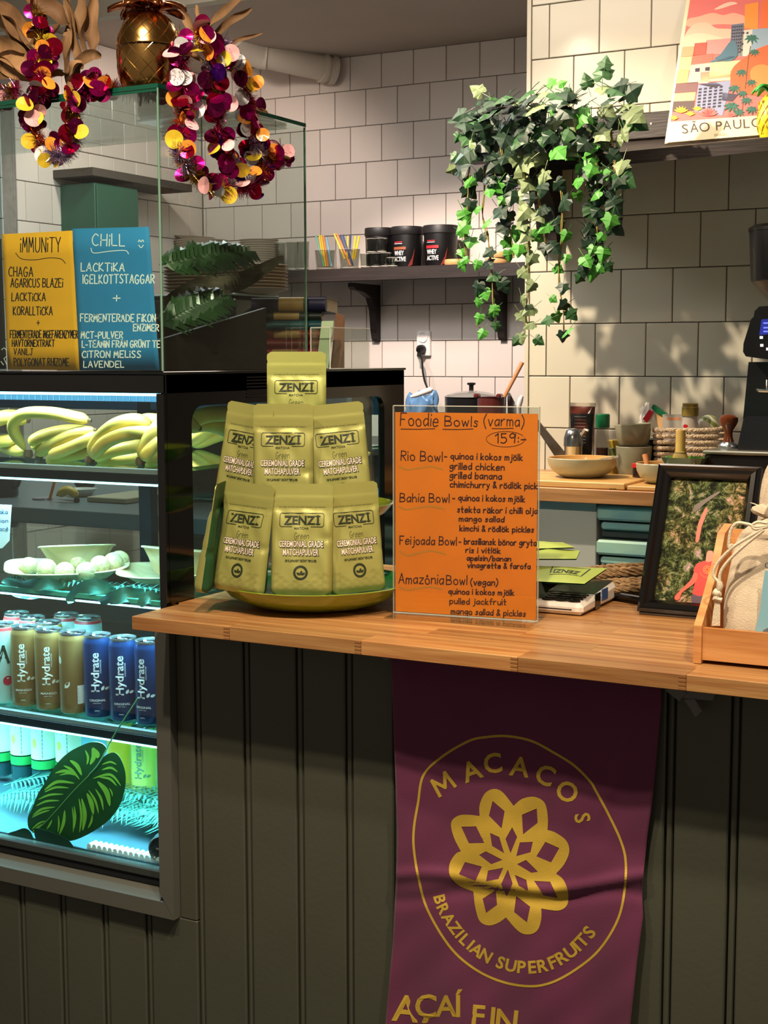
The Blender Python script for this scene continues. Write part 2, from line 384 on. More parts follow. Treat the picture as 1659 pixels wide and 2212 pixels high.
# trim frame round the fridge
trimm = M('trim_paint', '#5f615b', .35, bump=(80, .08))
m = MB()
for q in ([(-1.2885, .659), (-1.2625, .621), (-1.2625, 1.0795), (-1.2885, 1.0795)],):
    m.slab([(x, 1.668, z) for x, z in q], (0, .026, 0))
m.slab([(-1.97, 1.668, .621), (-1.2635, 1.668, .621), (-1.281, 1.668, .6455), (-1.97, 1.668, .6455)], (0, .026, 0))
m.slab([(-1.97, 1.6685, .6456), (-1.97, 1.6825, .6600), (-1.97, 1.6930, .6600), (-1.97, 1.6930, .6456)], (.6805, 0, 0))
struct(m.build('trim_3', trimm, fixn=True, label='grey frame around the lower part of the fridge'))

# ------------------------------------------------------------------ countertop of staves
def woodmat(name, c1, c2, rough=.38, coat=.15, along=(1.2, 22, 22), var=.28):
    if name in MATS: return MATS[name]
    m = M(name, c1, rough, noise=(3.2, .4), col2=c2, var=var, stretch=along, coat=coat, bump=(9, .25)); return m
oak = woodmat('oiled_oak', '#c5965f', '#a0693a')
t = thing('wooden_countertop', 'oiled oak stave countertop running along the bar', 'countertop', (-.75, 1.9, 1.08))
Y0, Y1, ZT = 1.585, 2.20, 1.10
rows = 15; dy = (Y1-Y0)/rows
for r in range(rows):
    if r == 0: js = [-1.2648, RZ(530, 1343, 1.1).x, RZ(808, 1373, 1.1).x, RZ(1141, 1408, 1.1).x, RZ(1490, 1452, 1.1).x, -.08, .40]
    else:
        js = [-1.2648 if r < 3 else -1.2735]; x = js[0]+rnd.uniform(.06, .35)
        while x < .30: js.append(x); x += rnd.uniform(.22, .48)
        js.append(.40)
    for a, b in zip(js, js[1:]):
        m = MB(); m.rbox(a+.00012, b-.00012, Y0+r*dy+.0001, Y0+(r+1)*dy-.0001, ZT-.0195, ZT, .0003 if r else .0008); m.build('stave', oak, t)
    if r == 0:                                     # finger joints seen on the front edge
        for x in js[1:-1]:
            m = MB()
            for k in range(4): m.box(x-.009, x, Y0-.0003, Y0+.002, ZT-.0185+k*.0048, ZT-.0161+k*.0048)
            m.build('finger_joint', M('joint_dark', '#94663c', .5), t)
# grey tape under the edge
tape = M('duct_tape', '#75736f', .45, bump=(50, .3))
def tapepiece(quads, lab):
    m = MB()
    for i, q in enumerate(quads): m.slab([RY(x, y, 1.664-.0012*i) for x, y in q], (0, .0006, 0))
    tag(m.build('tape', tape, org=RY(quads[0][0][0], quads[0][0][1], 1.664), fixn=True), lab, 'tape')
tapepiece([[(1455, 1476), (1545, 1487), (1545, 1500), (1539, 1513), (1480, 1509), (1468, 1497)], [(1452, 1478), (1438, 1492), (1466, 1514), (1484, 1497)], [(1478, 1512), (1500, 1510), (1516, 1536), (1502, 1549)]],
          'crumpled grey tape strips under the counter edge right of the purple banner')
tapepiece([[(780, 1393), (846, 1402), (840, 1424), (832, 1427), (815, 1410), (790, 1402)]], 'small grey tape scrap at the top left corner of the banner')

# ------------------------------------------------------------------ display fridge
blk = M('black_gloss', '#050608', .07, spec=.6, coat=.6)
blk2 = M('black_satin', '#0d1218', .35)
alu = M('brushed_metal', '#9aa6a6', .4, metal=.5, noise=(30, .2), stretch=(1, 30, 30))
gasket = M('gasket', '#4a504e', .4)
pane = glassmat('clear_pane', '#f0f8f5')
shelfglass = glassmat('shelf_glass', '#d8f2e8')
ledm = M('led_strip', '#d8f6ff', .5, emit=('#9decff', 5.0))
FX0, FX1, FY0, FY1, FZ0, FZ1 = -2.48, -1.2757, 1.683, 2.445, .66, 1.4455
t = thing('display_fridge', 'black glass-fronted display fridge glowing blue-white, built into the bar', 'fridge', (-1.88, 2.06, .62))
m = MB(); m.box(FX0, FX1, FY0+.002, FY1, 1.4135, FZ1-.004); m.build('top_panel', blk2, t)
m = MB(); m.rbox(FX0, FX1+.003, FY0-.003, FY1+.003, FZ1-.004, FZ1, .001); m.build('top_plate', blk, t)
m = MB(); m.rbox(FX0, FX1, FY0, FY0+.006, 1.4137, 1.4410, .001); m.build('front_rail', blk, t)
m = MB(); m.rbox(-1.2893, FX1, FY0, FY0+.008, .66, 1.4133, .001); m.build('stile', blk, t)
m = MB(); m.box(FX0, FX1, FY0+.02, FY1, .622, .688); m.build('base', M('fridge_floor', '#456a76', .3), t)
m = MB(); m.rbox(FX0, -1.2893, FY0-.001, FY0+.018, .6735, .687, .002); m.build('lower_rail', M('rail_grey', '#5d6664', .3, metal=.6), t)
m = MB(); m.rbox(FX0, -1.2893, FY0+.002, FY0+.019, .6592, .6733, .003); m.build('lower_rail', M('rail_dark', '#23272a', .3), t)
m = MB(); m.box(FX0, -1.2893, FY0+.004, FY0+.008, .687, 1.4137); m.build('front_glass', pane, t)
def rrect(y0, y1, z0, z1, r, n=6):
    o = []
    for cy, cz, a in ((y1-r, z1-r, 0), (y0+r, z1-r, 90), (y0+r, z0+r, 180), (y1-r, z0+r, 270)):
        for k in range(n+1): t_ = R(a+90*k/n); o.append((cy+r*cos(t_), cz+r*sin(t_)))
    return o
hole = rrect(1.752, 2.365, .80, 1.3935, .028)
cy, cz = 2.06, 1.10
def onrect(p, y0, y1, z0, z1):
    dy_, dz_ = p[0]-cy, p[1]-cz; k = min(((y1-cy) if dy_ > 0 else (y0-cy))/dy_ if abs(dy_) > 1e-9 else 9e9, ((z1-cz) if dz_ > 0 else (z0-cz))/dz_ if abs(dz_) > 1e-9 else 9e9)
    return (cy+dy_*k, cz+dz_*k)
outer = [onrect(p, FY0+.008, FY1, .66, 1.4410) for p in hole]
n = len(hole); m = MB()
vs = [(FX1, *p) for p in outer]+[(FX1, *p) for p in hole]+[(FX1-.010, *p) for p in hole]+[(FX1-.010, *p) for p in outer]
m.add(vs, [(i, (i+1) % n, n+(i+1) % n, n+i) for i in range(n)]+[(n+i, n+(i+1) % n, 2*n+(i+1) % n, 2*n+i) for i in range(n)]+[(2*n+i, 2*n+(i+1) % n, 3*n+(i+1) % n, 3*n+i) for i in range(n)])
for yy, zz in ((FY0+.008, 1.4410), (FY1, 1.4410)):
    m.box(FX1-.010, FX1, yy-.0 if yy < 2 else yy-.10, yy+.10 if yy < 2 else yy, 1.425, 1.4410)
m.build('side_panel', blk, t)
m = MB(); m.box(FX1-.016, FX1-.0115, 1.73, 2.40, .78, 1.405); m.build('side_glass', pane, t)
m = MB(); m.box(FX1-.030, FX1-.020, 2.275, 2.352, .70, 1.40); post = m.build('shelf_upright', alu, t)
for k in range(20):
    z = .74+k*.034
    if k % 4 == 3: continue
    m = MB(); m.box(FX1-.0198, FX1-.0190, 2.318, 2.323, z, z+.018); m.build('slot', blk2, post)
for k in range(7):
    m = MB(); m.rbox(FX1, FX1+.0012, 1.90, 2.02, 1.4020+k*.0052, 1.4045+k*.0052, .0005); m.build('side_slat', blk, t)  # thin black gloss slats in a row on the side panel
for x in (-2.46, -1.885, -1.30):
    m = MB(); m.rbox(x-.018, x+.018, 2.415, 2.44, .70, 1.41, .003); m.build('rear_post', M('post_dark', '#16222c', .35), t)
for z in (.70, 1.355):
    m = MB(); m.rbox(-2.45, -1.30, 2.418, 2.438, z, z+.045, .003); m.build('rear_rail', M('rail_blue_grey', '#3a5670', .35, metal=.4), t)
m = MB(); m.box(-2.45, -1.30, 2.426, 2.430, .74, 1.36); m.build('rear_glass', pane, t)
SH = [(1.2985, 1.271), (1.0985, 1.0830), (.8935, .866)]       # glass top, lower edge of the front strip
for i, (zt, zl) in enumerate(SH):
    m = MB(); m.box(-2.44, -1.296, 1.722, 2.405, zt-.006, zt); s = m.build('shelf', shelfglass, t)
    m = MB(); m.rbox(-2.44, -1.2945, 1.7125, 1.7215, zt-.0085, zt, .0008); m.build('edge_trim', alu if i != 1 else M('green_glass_edge', '#4fb59a', .15), s)
    m = MB(); m.rbox(-2.44, -1.2945, 1.7120, 1.7215, zl+.005, zt-.0086, .0008); m.build('front_strip', blk2, s)
    m = MB(); m.rbox(-2.44, -1.2945, 1.7130, 1.7215, zl+.0016, zl+.0048, .0008); m.build('led_strip', ledm, s)
    lamp('shelf_led', 'AREA', (-1.80, 2.08, zt-.012), (-1.80, 2.10, zl-.25), (5, 5, 4)[i], LED, 1.0, sy=.02)  # added fill at mid depth below each shelf, no LED strip there
    lamp('front_strip_light', 'AREA', (-1.80, 1.7105, zl+.001), (-1.80, 1.690, zl-.2), (2.0, 2.0, 4.0)[i], LED, 1.0, sy=.006)
    lamp('shelf_led', 'AREA', (-1.80, 1.735, zl-.004), (-1.80, 1.80, zl-.25), (3.5, 5.0, 3.5)[i], LED, 1.0, sy=.012)
m = MB(); m.box(-2.44, -1.30, 1.715, 1.735, 1.4085, 1.4130); m.build('led_strip', ledm, t)
for k in range(38):
    m = MB(); x = -1.305-k*.0125; m.box(x-.0055, x+.0055, 1.7140, 1.7150, 1.4000, 1.4080); m.build('led_lens', M('led_lens', '#9adcf5', .3, emit=('#5fb4f0', 1.0)), t)
lamp('shelf_led', 'AREA', (-1.80, 2.10, 1.408), (-1.80, 2.11, 1.2), 4, LEDW, 1.0, sy=.02)  # added mid-depth fill below the top panel; the strip itself sits in front
lamp('shelf_led', 'AREA', (-1.80, 1.745, 1.404), (-1.80, 1.80, 1.25), 2.6, LEDW, 1.0, sy=.012)
# ridged white drip grille at the foot of the glass
m = MB(); m.box(-1.46, -1.31, 1.705, 1.72, .688, .692)
for k in range(14): m.tube([(-1.455+k*.0105, 1.704, .694), (-1.455+k*.0105, 1.722, .694)], .0042, 8)
m.build('drip_grille', M('white_plastic', '#eef4f4', .3), t, smooth=True)

# ------------------------------------------------------------------ glass case on the fridge
t = thing('glass_case', 'frameless clear glass display case standing on top of the black fridge', 'glass case', (-1.88, 1.88, 1.4457))
gE = M('green_glass_rim', '#0d4a3a', .12, coat=.5)
gV = M('pale_glass_rim', '#7fa394', .1, coat=.5, metal=.2)
m = MB(); m.box(-2.46, -1.2760, 1.684, 1.6895, 1.4465, 1.8495); a = m.build('front_pane', pane, t)
m = MB(); m.box(-2.46, -1.2765, 1.6838, 1.6842, 1.8455, 1.8500); m.build('rim', gE, a)
m = MB(); m.box(-1.2815, -1.2760, 1.6900, 2.087, 1.4465, 1.8495); b = m.build('side_pane', pane, t)
m = MB(); m.box(-1.2795, -1.2755, 2.0870, 2.0880, 1.4465, 1.8495); m.build('rim', gV, b)
m = MB(); m.box(-2.46, -1.2755, 1.6835, 2.088, 1.8498, 1.8556); c = m.build('top_pane', pane, t)
m = MB(); m.box(-2.46, -1.2755, 1.6828, 1.6835, 1.8500, 1.8562); m.box(-1.2755, -1.2748, 1.6828, 2.088, 1.8500, 1.8562); m.build('rim', gE, c)
m = MB(); m.box(-1.2764, -1.2745, 1.6826, 1.6842, 1.4465, 1.8498); m.box(-1.2830, -1.2812, 1.6897, 1.6915, 1.4465, 1.8498); m.build('corner_seam', gV, t)
# ================================================================== ON THE BAR
# ---- purple cloth banner
def wave(x, y):
    """depth of the hanging cloth (metres) at photo coordinates"""
    v = (y-1400)/812; u = (x-1120)/280
    w = .010*v+.004*sin(u*5+v*2.2)*(.3+v)+.0035*sin(u*9-v*7)*v
    w += .0030*math.exp(-((y-1905-18*sin(x*.012))/14)**2)*1.6-.003*math.exp(-((y-1935+10*sin(x*.02))/16)**2)
    w += .0035*math.exp(-((x-870-(y-1430)*.25)/16)**2)*max(0, 1-(y-1400)/330)
    w += .003*math.exp(-((x-1405+(y-1480)*.4)/14)**2)*max(0, 1-(y-1450)/400)
    w += .0016*sin(x*.045+y*.03)*sin(y*.022)*v
    return w
def bpt(x, y, e=0): return RY(x, y, 1.676-wave(x, y)-e)
purple = M('purple_cloth', '#6d2a52', .72, sheen=.25, bump=(900, .25), noise=(9, .10))
gold = M('mustard_print', '#d3b243', .7, bump=(900, .2), noise=(30, .12))
Ledge = [(1398, 843), (1534, 849), (1700, 855), (1804, 858), (1900, 856), (2036, 849), (2120, 841), (2290, 826)]
Redge = [(1462, 1429), (1523, 1429), (1620, 1420), (1727, 1410), (1804, 1399), (1860, 1393), (1920, 1387), (1982, 1389), (2086, 1375), (2300, 1352)]
def ed(E_, y):
    for (a, b), (c, d) in zip(E_, E_[1:]):
        if y <= c: return b+(d-b)*(y-a)/(c-a)
    return E_[-1][1]
def bg(u, v):
    y = 1396+(2290-1396)*v+u*62*(1-v); xl, xr = ed(Ledge, y), ed(Redge, y); return bpt(xl+(xr-xl)*u, y)
t = thing('banner', 'purple cloth banner with a mustard flower logo hanging from the counter', 'banner', (-.77, 1.676, .6))
m = MB(); m.grid(bg, 90, 150); cl = m.build('cloth', purple, t, smooth='all')
sm = cl.modifiers.new('thick', 'SOLIDIFY'); sm.thickness = .0008; sm.offset = 1 if False else -1
k = 1/2.592; cp = lambda x, y: (820+x*k, 1380+y*k)
pm = lambda x, y: bpt(x, y, .0012)
def dense(pts, step=7):
    out = []
    for i in range(len(pts)):
        a, b = pts[i], pts[(i+1) % len(pts)]; n_ = max(1, int(math.hypot(b[0]-a[0], b[1]-a[1])/step))
        out += [(a[0]+(b[0]-a[0])*j/n_, a[1]+(b[1]-a[1])*j/n_) for j in range(n_)]
    return out
def clothfill(mb, outline, holes=(), e=.0012, step=6):
    """fill a 2-D outline (with holes) with a fine grid draped on the cloth"""
    def inside(p, Pn):
        c = False
        for i in range(len(Pn)):
            (x1, y1), (x2, y2) = Pn[i], Pn[i-1]
            if (y1 > p[1]) != (y2 > p[1]) and p[0] < (x2-x1)*(p[1]-y1)/(y2-y1)+x1: c = not c
        return c
    import mathutils
    allp = []; edges = []
    for P_ in [outline]+list(holes):
        P_ = dense(P_, step); b0 = len(allp); allp += P_; edges += [(b0+i, b0+(i+1) % len(P_)) for i in range(len(P_))]
    xs = [p[0] for p in outline]; ys = [p[1] for p in outline]
    x = min(xs)
    while x < max(xs):
        y = min(ys)
        while y < max(ys):
            if inside((x, y), outline) and not any(inside((x, y), h) for h in holes): allp.append((x+rnd.uniform(-.1, .1), y+rnd.uniform(-.1, .1)))
            y += step
        x += step
    v, e_, f, *_ = mathutils.geometry.delaunay_2d_cdt([Vector(p) for p in allp], edges, [], 0, 1e-4)
    ff = []
    for q in f:
        c = (sum(v[i].x for i in q)/len(q), sum(v[i].y for i in q)/len(q))
        if inside(c, outline) and not any(inside(c, h) for h in holes): ff.append(tuple(q))
    mb.add([bpt(p.x, p.y, e) for p in v], ff)
fl = [(750,935),(800,895),(870,885),(925,920),(942,1000),(940,1070),(985,1085),(1045,1130),(1062,1190),(1035,1260),(988,1315),(1030,1350),(1055,1420),(1050,1490),(1000,1522),(905,1510),(905,1570),(885,1630),(840,1655),(780,1640),(707,1560),(665,1590),(610,1605),(560,1580),(535,1500),(525,1415),(450,1385),(395,1330),(392,1260),(425,1205),(455,1190),(415,1110),(400,1030),(440,990),(500,985),(560,992),(560,930),(590,865),(640,840),(690,860)]
notch = {0, 5, 10, 15, 20, 25, 30, 35}
def petals(P_, nt):
    n_ = len(P_); ids = sorted(nt); out = []
    for a, b in zip(ids, ids[1:]+[ids[0]+n_]):
        out += cr([P_[i % n_] for i in range(a, b+1)], 4)[:-1]
    return out
dia = ['633,908 700,965 683,1062 612,990','880,950 885,1030 803,1095 797,985','928,1137 1006,1172 960,1252 878,1218','865,1355 955,1360 998,1452 918,1437','765,1440 843,1500 825,1588 753,1530','650,1408 658,1490 596,1535 577,1455','478,1250 573,1275 537,1355 444,1318','457,1052 540,1050 586,1143 500,1145',
'618,1087 670,1110 697,1200 630,1160','742,1055 770,1110 733,1200 705,1120','785,1140 858,1137 845,1195 765,1217','820,1238 887,1305 850,1310 770,1262','757,1322 822,1350 832,1412 778,1382','718,1292 745,1370 712,1442 680,1375','607,1298 692,1282 665,1345 596,1358','595,1190 688,1238 625,1262 557,1210']
dia = [[cp(*map(float, q.split(','))) for q in d.split()] for d in dia]
m = MB(); clothfill(m, [cp(*p) for p in petals(fl, notch)], dia)
m.build('flower_emblem', gold, t, smooth='all')
ring = [(715,545),(600,550),(500,572),(350,660),(245,765),(215,920),(192,1060),(192,1180),(220,1350),(270,1520),(390,1720),(520,1840),(670,1915),(830,1945),(960,1925),(1100,1850),(1230,1740),(1330,1580),(1370,1420),(1378,1250),(1350,1130),(1280,980),(1210,850),(1180,800),(1090,710),(980,640),(850,572)]
m = MB(); rp_ = cr([cp(*p) for p in ring], 12, True); m.ribbon(rp_+[rp_[0]], 5.2, pm); m.build('ring_line', gold, t)
m = MB()
for ch, x, y, h, r_ in [('M', 385, 860, 112, -33), ('A', 532, 788, 112, -20), ('C', 640, 748, 112, -7), ('A', 778, 768, 112, 8), ('C', 908, 812, 112, 22), ('O', 1022, 900, 112, 33), ('S', 1095, 1010, 88, 80)]:
    a, b = cp(x, y)
    if ch == 'M':
        c_, s2 = cos(R(r_)), sin(R(r_)); H_ = h*k
        q2 = [(a+X*H_*c_-Y*H_*s2, b+X*H_*s2+Y*H_*c_) for X, Y in ((-.45, -.08), (-.38, -.93), (0, -.30), (.38, -.93), (.45, -.08))]
        for p, q in zip(q2, q2[1:]): m.ribbon([p, q], H_*.17, pm)
    else: ptext(m, ch, a, b, h*k, pm, rot=r_, bold=.02, align='C')
path = cr([(296,1405),(318,1500),(375,1605),(455,1705),(560,1790),(680,1848),(820,1872),(960,1852),(1085,1780),(1170,1700),(1238,1615)], 12)
L_ = [0]
for a, b in zip(path, path[1:]): L_.append(L_[-1]+math.hypot(b[0]-a[0], b[1]-a[1]))
def onpath(s):
    s = max(0, min(s, L_[-1]-.1)); i = max(j for j in range(len(L_)) if L_[j] <= s); a, b = path[i], path[i+1]; f = (s-L_[i])/(L_[i+1]-L_[i])
    return a[0]+(b[0]-a[0])*f, a[1]+(b[1]-a[1])*f, math.degrees(math.atan2(b[1]-a[1], b[0]-a[0]))
txt = 'BRAZILIAN SUPERFRUITS'; wd_ = {' ': .5, 'I': .42}
ws = [wd_.get(c, 1.0) for c in txt]; tot = sum(ws); s_ = 30; span = L_[-1]-60
for c, w_ in zip(txt, ws):
    x, y, a = onpath(s_+span*(w_/2)/tot); s_ += span*w_/tot
    if c != ' ': q = cp(x, y); ptext(m, c, q[0], q[1], (64+.012*(x-300))*k, pm, rot=a, bold=.03, align='C')
for c, x, y, h, r_ in [('A', 140, 2140, 150, 5), ('Ç', 255, 2118, 132, 3), ('A', 372, 2113, 122, 0), ('Í', 445, 2115, 125, 0), ('F', 548, 2170, 125, 5), ('I', 628, 2182, 125, 5), ('N', 705, 2200, 130, 6)]:
    a, b = cp(x, y); ptext(m, c, a, b, h*k, pm, rot=r_, bold=.02, align='C')
m.build('lettering', gold, t, kind='stuff')

# ---- menu in an acrylic holder
A_, B_ = RZ(853, 1325, 1.1), RZ(1158, 1345, 1.1)
sx_ = (B_-A_).normalized(); sn = Vector((sx_.y, -sx_.x, 0))      # normal towards the guest
P0 = (A_+B_)/2; t = thing('menu_stand', 'orange handwritten foodie bowls menu in a clear acrylic stand', 'menu', tuple(P0))
def sp(px, py, e=0): return RP(px, py, P0+sn*e, sn)
W = (B_-A_).length
acr = glassmat('acrylic', '#f4f6f4', .03)
def slabm(mb, a0, a1, z0, z1, e0, e1):
    vs = []
    for z in (z0, z1):
        for a, e in ((a0, e0), (a1, e0), (a1, e1), (a0, e1)): v = A_+sx_*a+sn*e; vs.append((v.x, v.y, z))
    mb.add(vs, [(0, 3, 2, 1), (4, 5, 6, 7), (0, 1, 5, 4), (1, 2, 6, 5), (2, 3, 7, 6), (3, 0, 4, 7)])
m = MB(); slabm(m, -.001, W+.002, 1.1012, 1.3975, .0014, .0026); slabm(m, -.001, W+.002, 1.1012, 1.3975, -.0026, -.0014)
m.build('acrylic_sleeve', acr, t)
m = MB(); slabm(m, 0, W+.002, 1.1002, 1.1018, -.045, .045); m.build('acrylic_foot', acr, t)
m = MB(); slabm(m, -.0012, W+.0022, 1.3972, 1.3984, -.0027, .0027); slabm(m, -.0018, -.0010, 1.1012, 1.3975, -.0027, .0027); slabm(m, W+.0019, W+.0026, 1.1012, 1.3975, -.0027, .0027)
slabm(m, -.001, W+.002, 1.1018, 1.1030, .0010, .0030); m.build('acrylic_edge', M('acrylic_edge', '#dcdcd2', .15, coat=.5, alpha=.55), t)
orange = M('orange_paper', '#f0860c', .75, noise=(14, .10), bump=(200, .1))
m = MB(); slabm(m, .001, W, 1.1035, 1.3885, -.0004, .0004); m.build('paper', orange, t)
ink = M('dark_ink', '#3a0d12', .6)
k2 = 340/1504
q_ = lambda x, y: (840+x*k2, 860+y*k2)
pm = lambda x, y: sp(x, y, .0008)
m = MB()
def L(s, x, y, h, x1, w=2.3, rot=1.2):
    a, b = q_(x, y); hand(m, s, a, b, h*k2, pm, w=w, fit=(x1-x)*k2, rot=rot, sd=len(s)+int(y))
L('Foodie', 110, 262, 120, 470, 2.1); L('Bowls', 535, 264, 95, 850, 2.1); L('(varma)', 905, 262, 105, 1290, 2.0, 1.5)
L('159:-', 1015, 430, 90, 1310, 2.3, -1)
L('Rio Bowl', 115, 595, 92, 510, 2.0); L('- quinoa i kokos mjölk', 530, 580, 60, 1275); L('grilled chicken', 582, 678, 62, 1102); L('grilled banana', 582, 765, 62, 1075); L('chimichurry & rödlök pick', 584, 850, 58, 1418)
L('Bahia Bowl', 105, 988, 82, 575, 2.0); L('- quinoa i kokos mjölk', 608, 978, 58, 1298); L('stekta räkor i chilli olja', 655, 1090, 56, 1418); L('mango sallad', 672, 1175, 52, 1100); L('kimchi & rödlök pickles', 678, 1268, 54, 1383)
L('Feijoada Bowl', 105, 1395, 80, 645, 2.0); L('- brasiliansk bönor gryta', 668, 1395, 58, 1408); L('ris i vitlök', 735, 1476, 52, 1065); L('apelsin/banan', 745, 1550, 48, 1165); L('vinagrette & farofa', 752, 1620, 50, 1350)
L('Amazênia'.replace('ê', 'ê'), 95, 1770, 95, 520, 2.0); L('Bowl', 550, 1780, 88, 745, 2.0); L('(vegan)', 780, 1785, 60, 1040)
L('quinoa i kokos mjölk', 570, 1872, 54, 1195); L('pulled jackfruit', 582, 1965, 55, 1120); L('mango sallad & pickles', 595, 2062, 56, 1305, rot=2)
for x0, x1, y in ((115, 440, 295), (515, 805, 297), (985, 1190, 290)):
    m.ribbon([q_(x0, y), q_((x0+x1)/2, y+2), q_(x1, y-3)], 1.4, pm)
m.ribbon([q_(1115+185*cos(a/10*pi*2-.2), 392+74*sin(a/10*pi*2-.2)) for a in [i*.4 for i in range(25)]], .9, pm)
m.build('handwriting', ink, t)
m = MB()
for x0, x1, y, a in ((105, 510, 665, 1), (95, 525, 1045, 1), (105, 545, 1475, 1.6), (100, 500, 1815, 1)):
    m.ribbon(cr([q_(x0, y-10*a), q_(x0+70, y+18*a), q_(x0+180, y+3*a), q_(x0+300, y-10*a), q_(x1, y+12*a)], 5), 3.4, lambda x, y: sp(x, y, .0006))
m.build('highlighter_line', M('highlighter', '#c68a2e', .7), t)

# ---- green tiered plate stand
CX, CY = -1.085, 1.793
gpl = M('green_lacquer', '#7d8f22', .16, coat=.6); gin = M('green_inside', '#1f7a34', .2, coat=.5)
t = thing('tiered_plate_stand', 'green lacquered three-tier plate stand holding the matcha pouches', 'plate stand', (CX, CY, 1.1))
FH = Vector((sin(YAW), cos(YAW), 0)); DC = Vector((CX, CY, 0)).dot(FH)
TI = [(.144, 1.1005, 1.136, 0), (.118, 1.2160, 1.2480, .045), (.084, 1.2960, 1.3220, .052)]
for r_, z0, z1, of in TI:
    c = tuple(Vector((CX, CY, 0))+FH*of)
    m = MB(); m.lathe([(0, z0), (r_*.52, z0), (r_*.72, z0+.006), (r_*.9, z0+(z1-z0)*.55), (r_, z1), (r_-.0022, z1+.0008)], c, 56, cap=False); m.build('plate_underside', gpl, t, smooth=True)
    m = MB(); m.lathe([(r_-.0022, z1+.0009), (r_*.95, z1-.004), (r_*.8, z1-.009), (r_*.5, z1-.014), (0, z1-.015)], c, 56, cap=False); m.build('plate_inside', gin if r_ > .14 else gpl, t, smooth=True)
m = MB(); m.lathe([(.006, 1.104), (.006, 1.36), (.010, 1.365), (.0, 1.372)], tuple(Vector((CX, CY, 0))+FH*.05), 16); m.build('stem', M('stem_green', '#5d7f2e', .3), t, smooth=True)

# ---- matcha pouches
PW, PH = .0870, .1560
pk = M('pouch_olive', '#a1a25c', .40, metal=.25, bump=(26, .35), noise=(5, .06)); pkg = M('pouch_lime', '#a9b063', .40, metal=.25, bump=(26, .35))
pdark = M('pouch_back', '#1e4d2c', .45); blackp = M('print_black', '#26301c', .5); whitep = M('print_white', '#ead9d0', .5); wavep = M('print_wave', '#8f8e4c', .5)
def hprof(u, v, sd=0):
    s1 = min(1, max(0, (1-abs(u))/.12)); s1 = s1*s1*(3-2*s1)
    p = .0115*max(0, 1-v/.77)**.55 if v < .77 else 0
    p *= min(1, .55+v/.12); 
    h = s1*p+.0007
    for zv in (.825, .865): h += .0011*math.exp(-((v-zv)/.010)**2)*(1 if abs(u) < .93 else 0)
    if v < .76: h += s1*(.0012*sin(u*5+v*9+sd*2.1)*sin(v*11+sd)+.0009*sin(u*9+sd*3)*sin(v*17+u*4+sd))*(.4+v)
    h -= .0030*math.exp(-(((u-.86)/.22)**2+((v-.44+.07*sin(sd*2.3))/.035)**2))*(1 if sd % 2 == 0 else .4)
    return h
def outline_u(v):
    r_ = .07; rv = r_*PW/PH/1.0*1.0
    if v < rv*1.1: d = (rv*1.1-v)/(rv*1.1); return 1-2*r_*(1-math.sqrt(max(0, 1-d*d)))
    if v > 1-rv: d = (v-1+rv)/rv; return 1-2*r_*(1-math.sqrt(max(0, 1-d*d)))
    w_ = 1
    if abs(v-.905) < .008: w_ = .975
    return w_
def psurf(x, z, sd, e=0):
    """local front surface at x in +-PW/2, z in 0..PH"""
    return (x, -hprof(2*x/PW, z/PH, sd)-e, z)
HC = {}
def pprint(x, z, sd, e):
    """the same surface as the body's facets, so print lies flat on them"""
    gu = (2*x/PW+1)/2*22; gv = z/PH*44; i = max(0, min(21, int(gu))); j = max(0, min(43, int(gv))); fu, fv = gu-i, gv-j
    def hh(i_, j_):
        k_ = (i_, j_, sd)
        if k_ not in HC: HC[k_] = hprof(i_/11-1, j_/44, sd)
        return HC[k_]
    h = (hh(i, j)*(1-fu)+hh(i+1, j)*fu)*(1-fv)+(hh(i, j+1)*(1-fu)+hh(i+1, j+1)*fu)*fv
    return (x, -h-e, z)
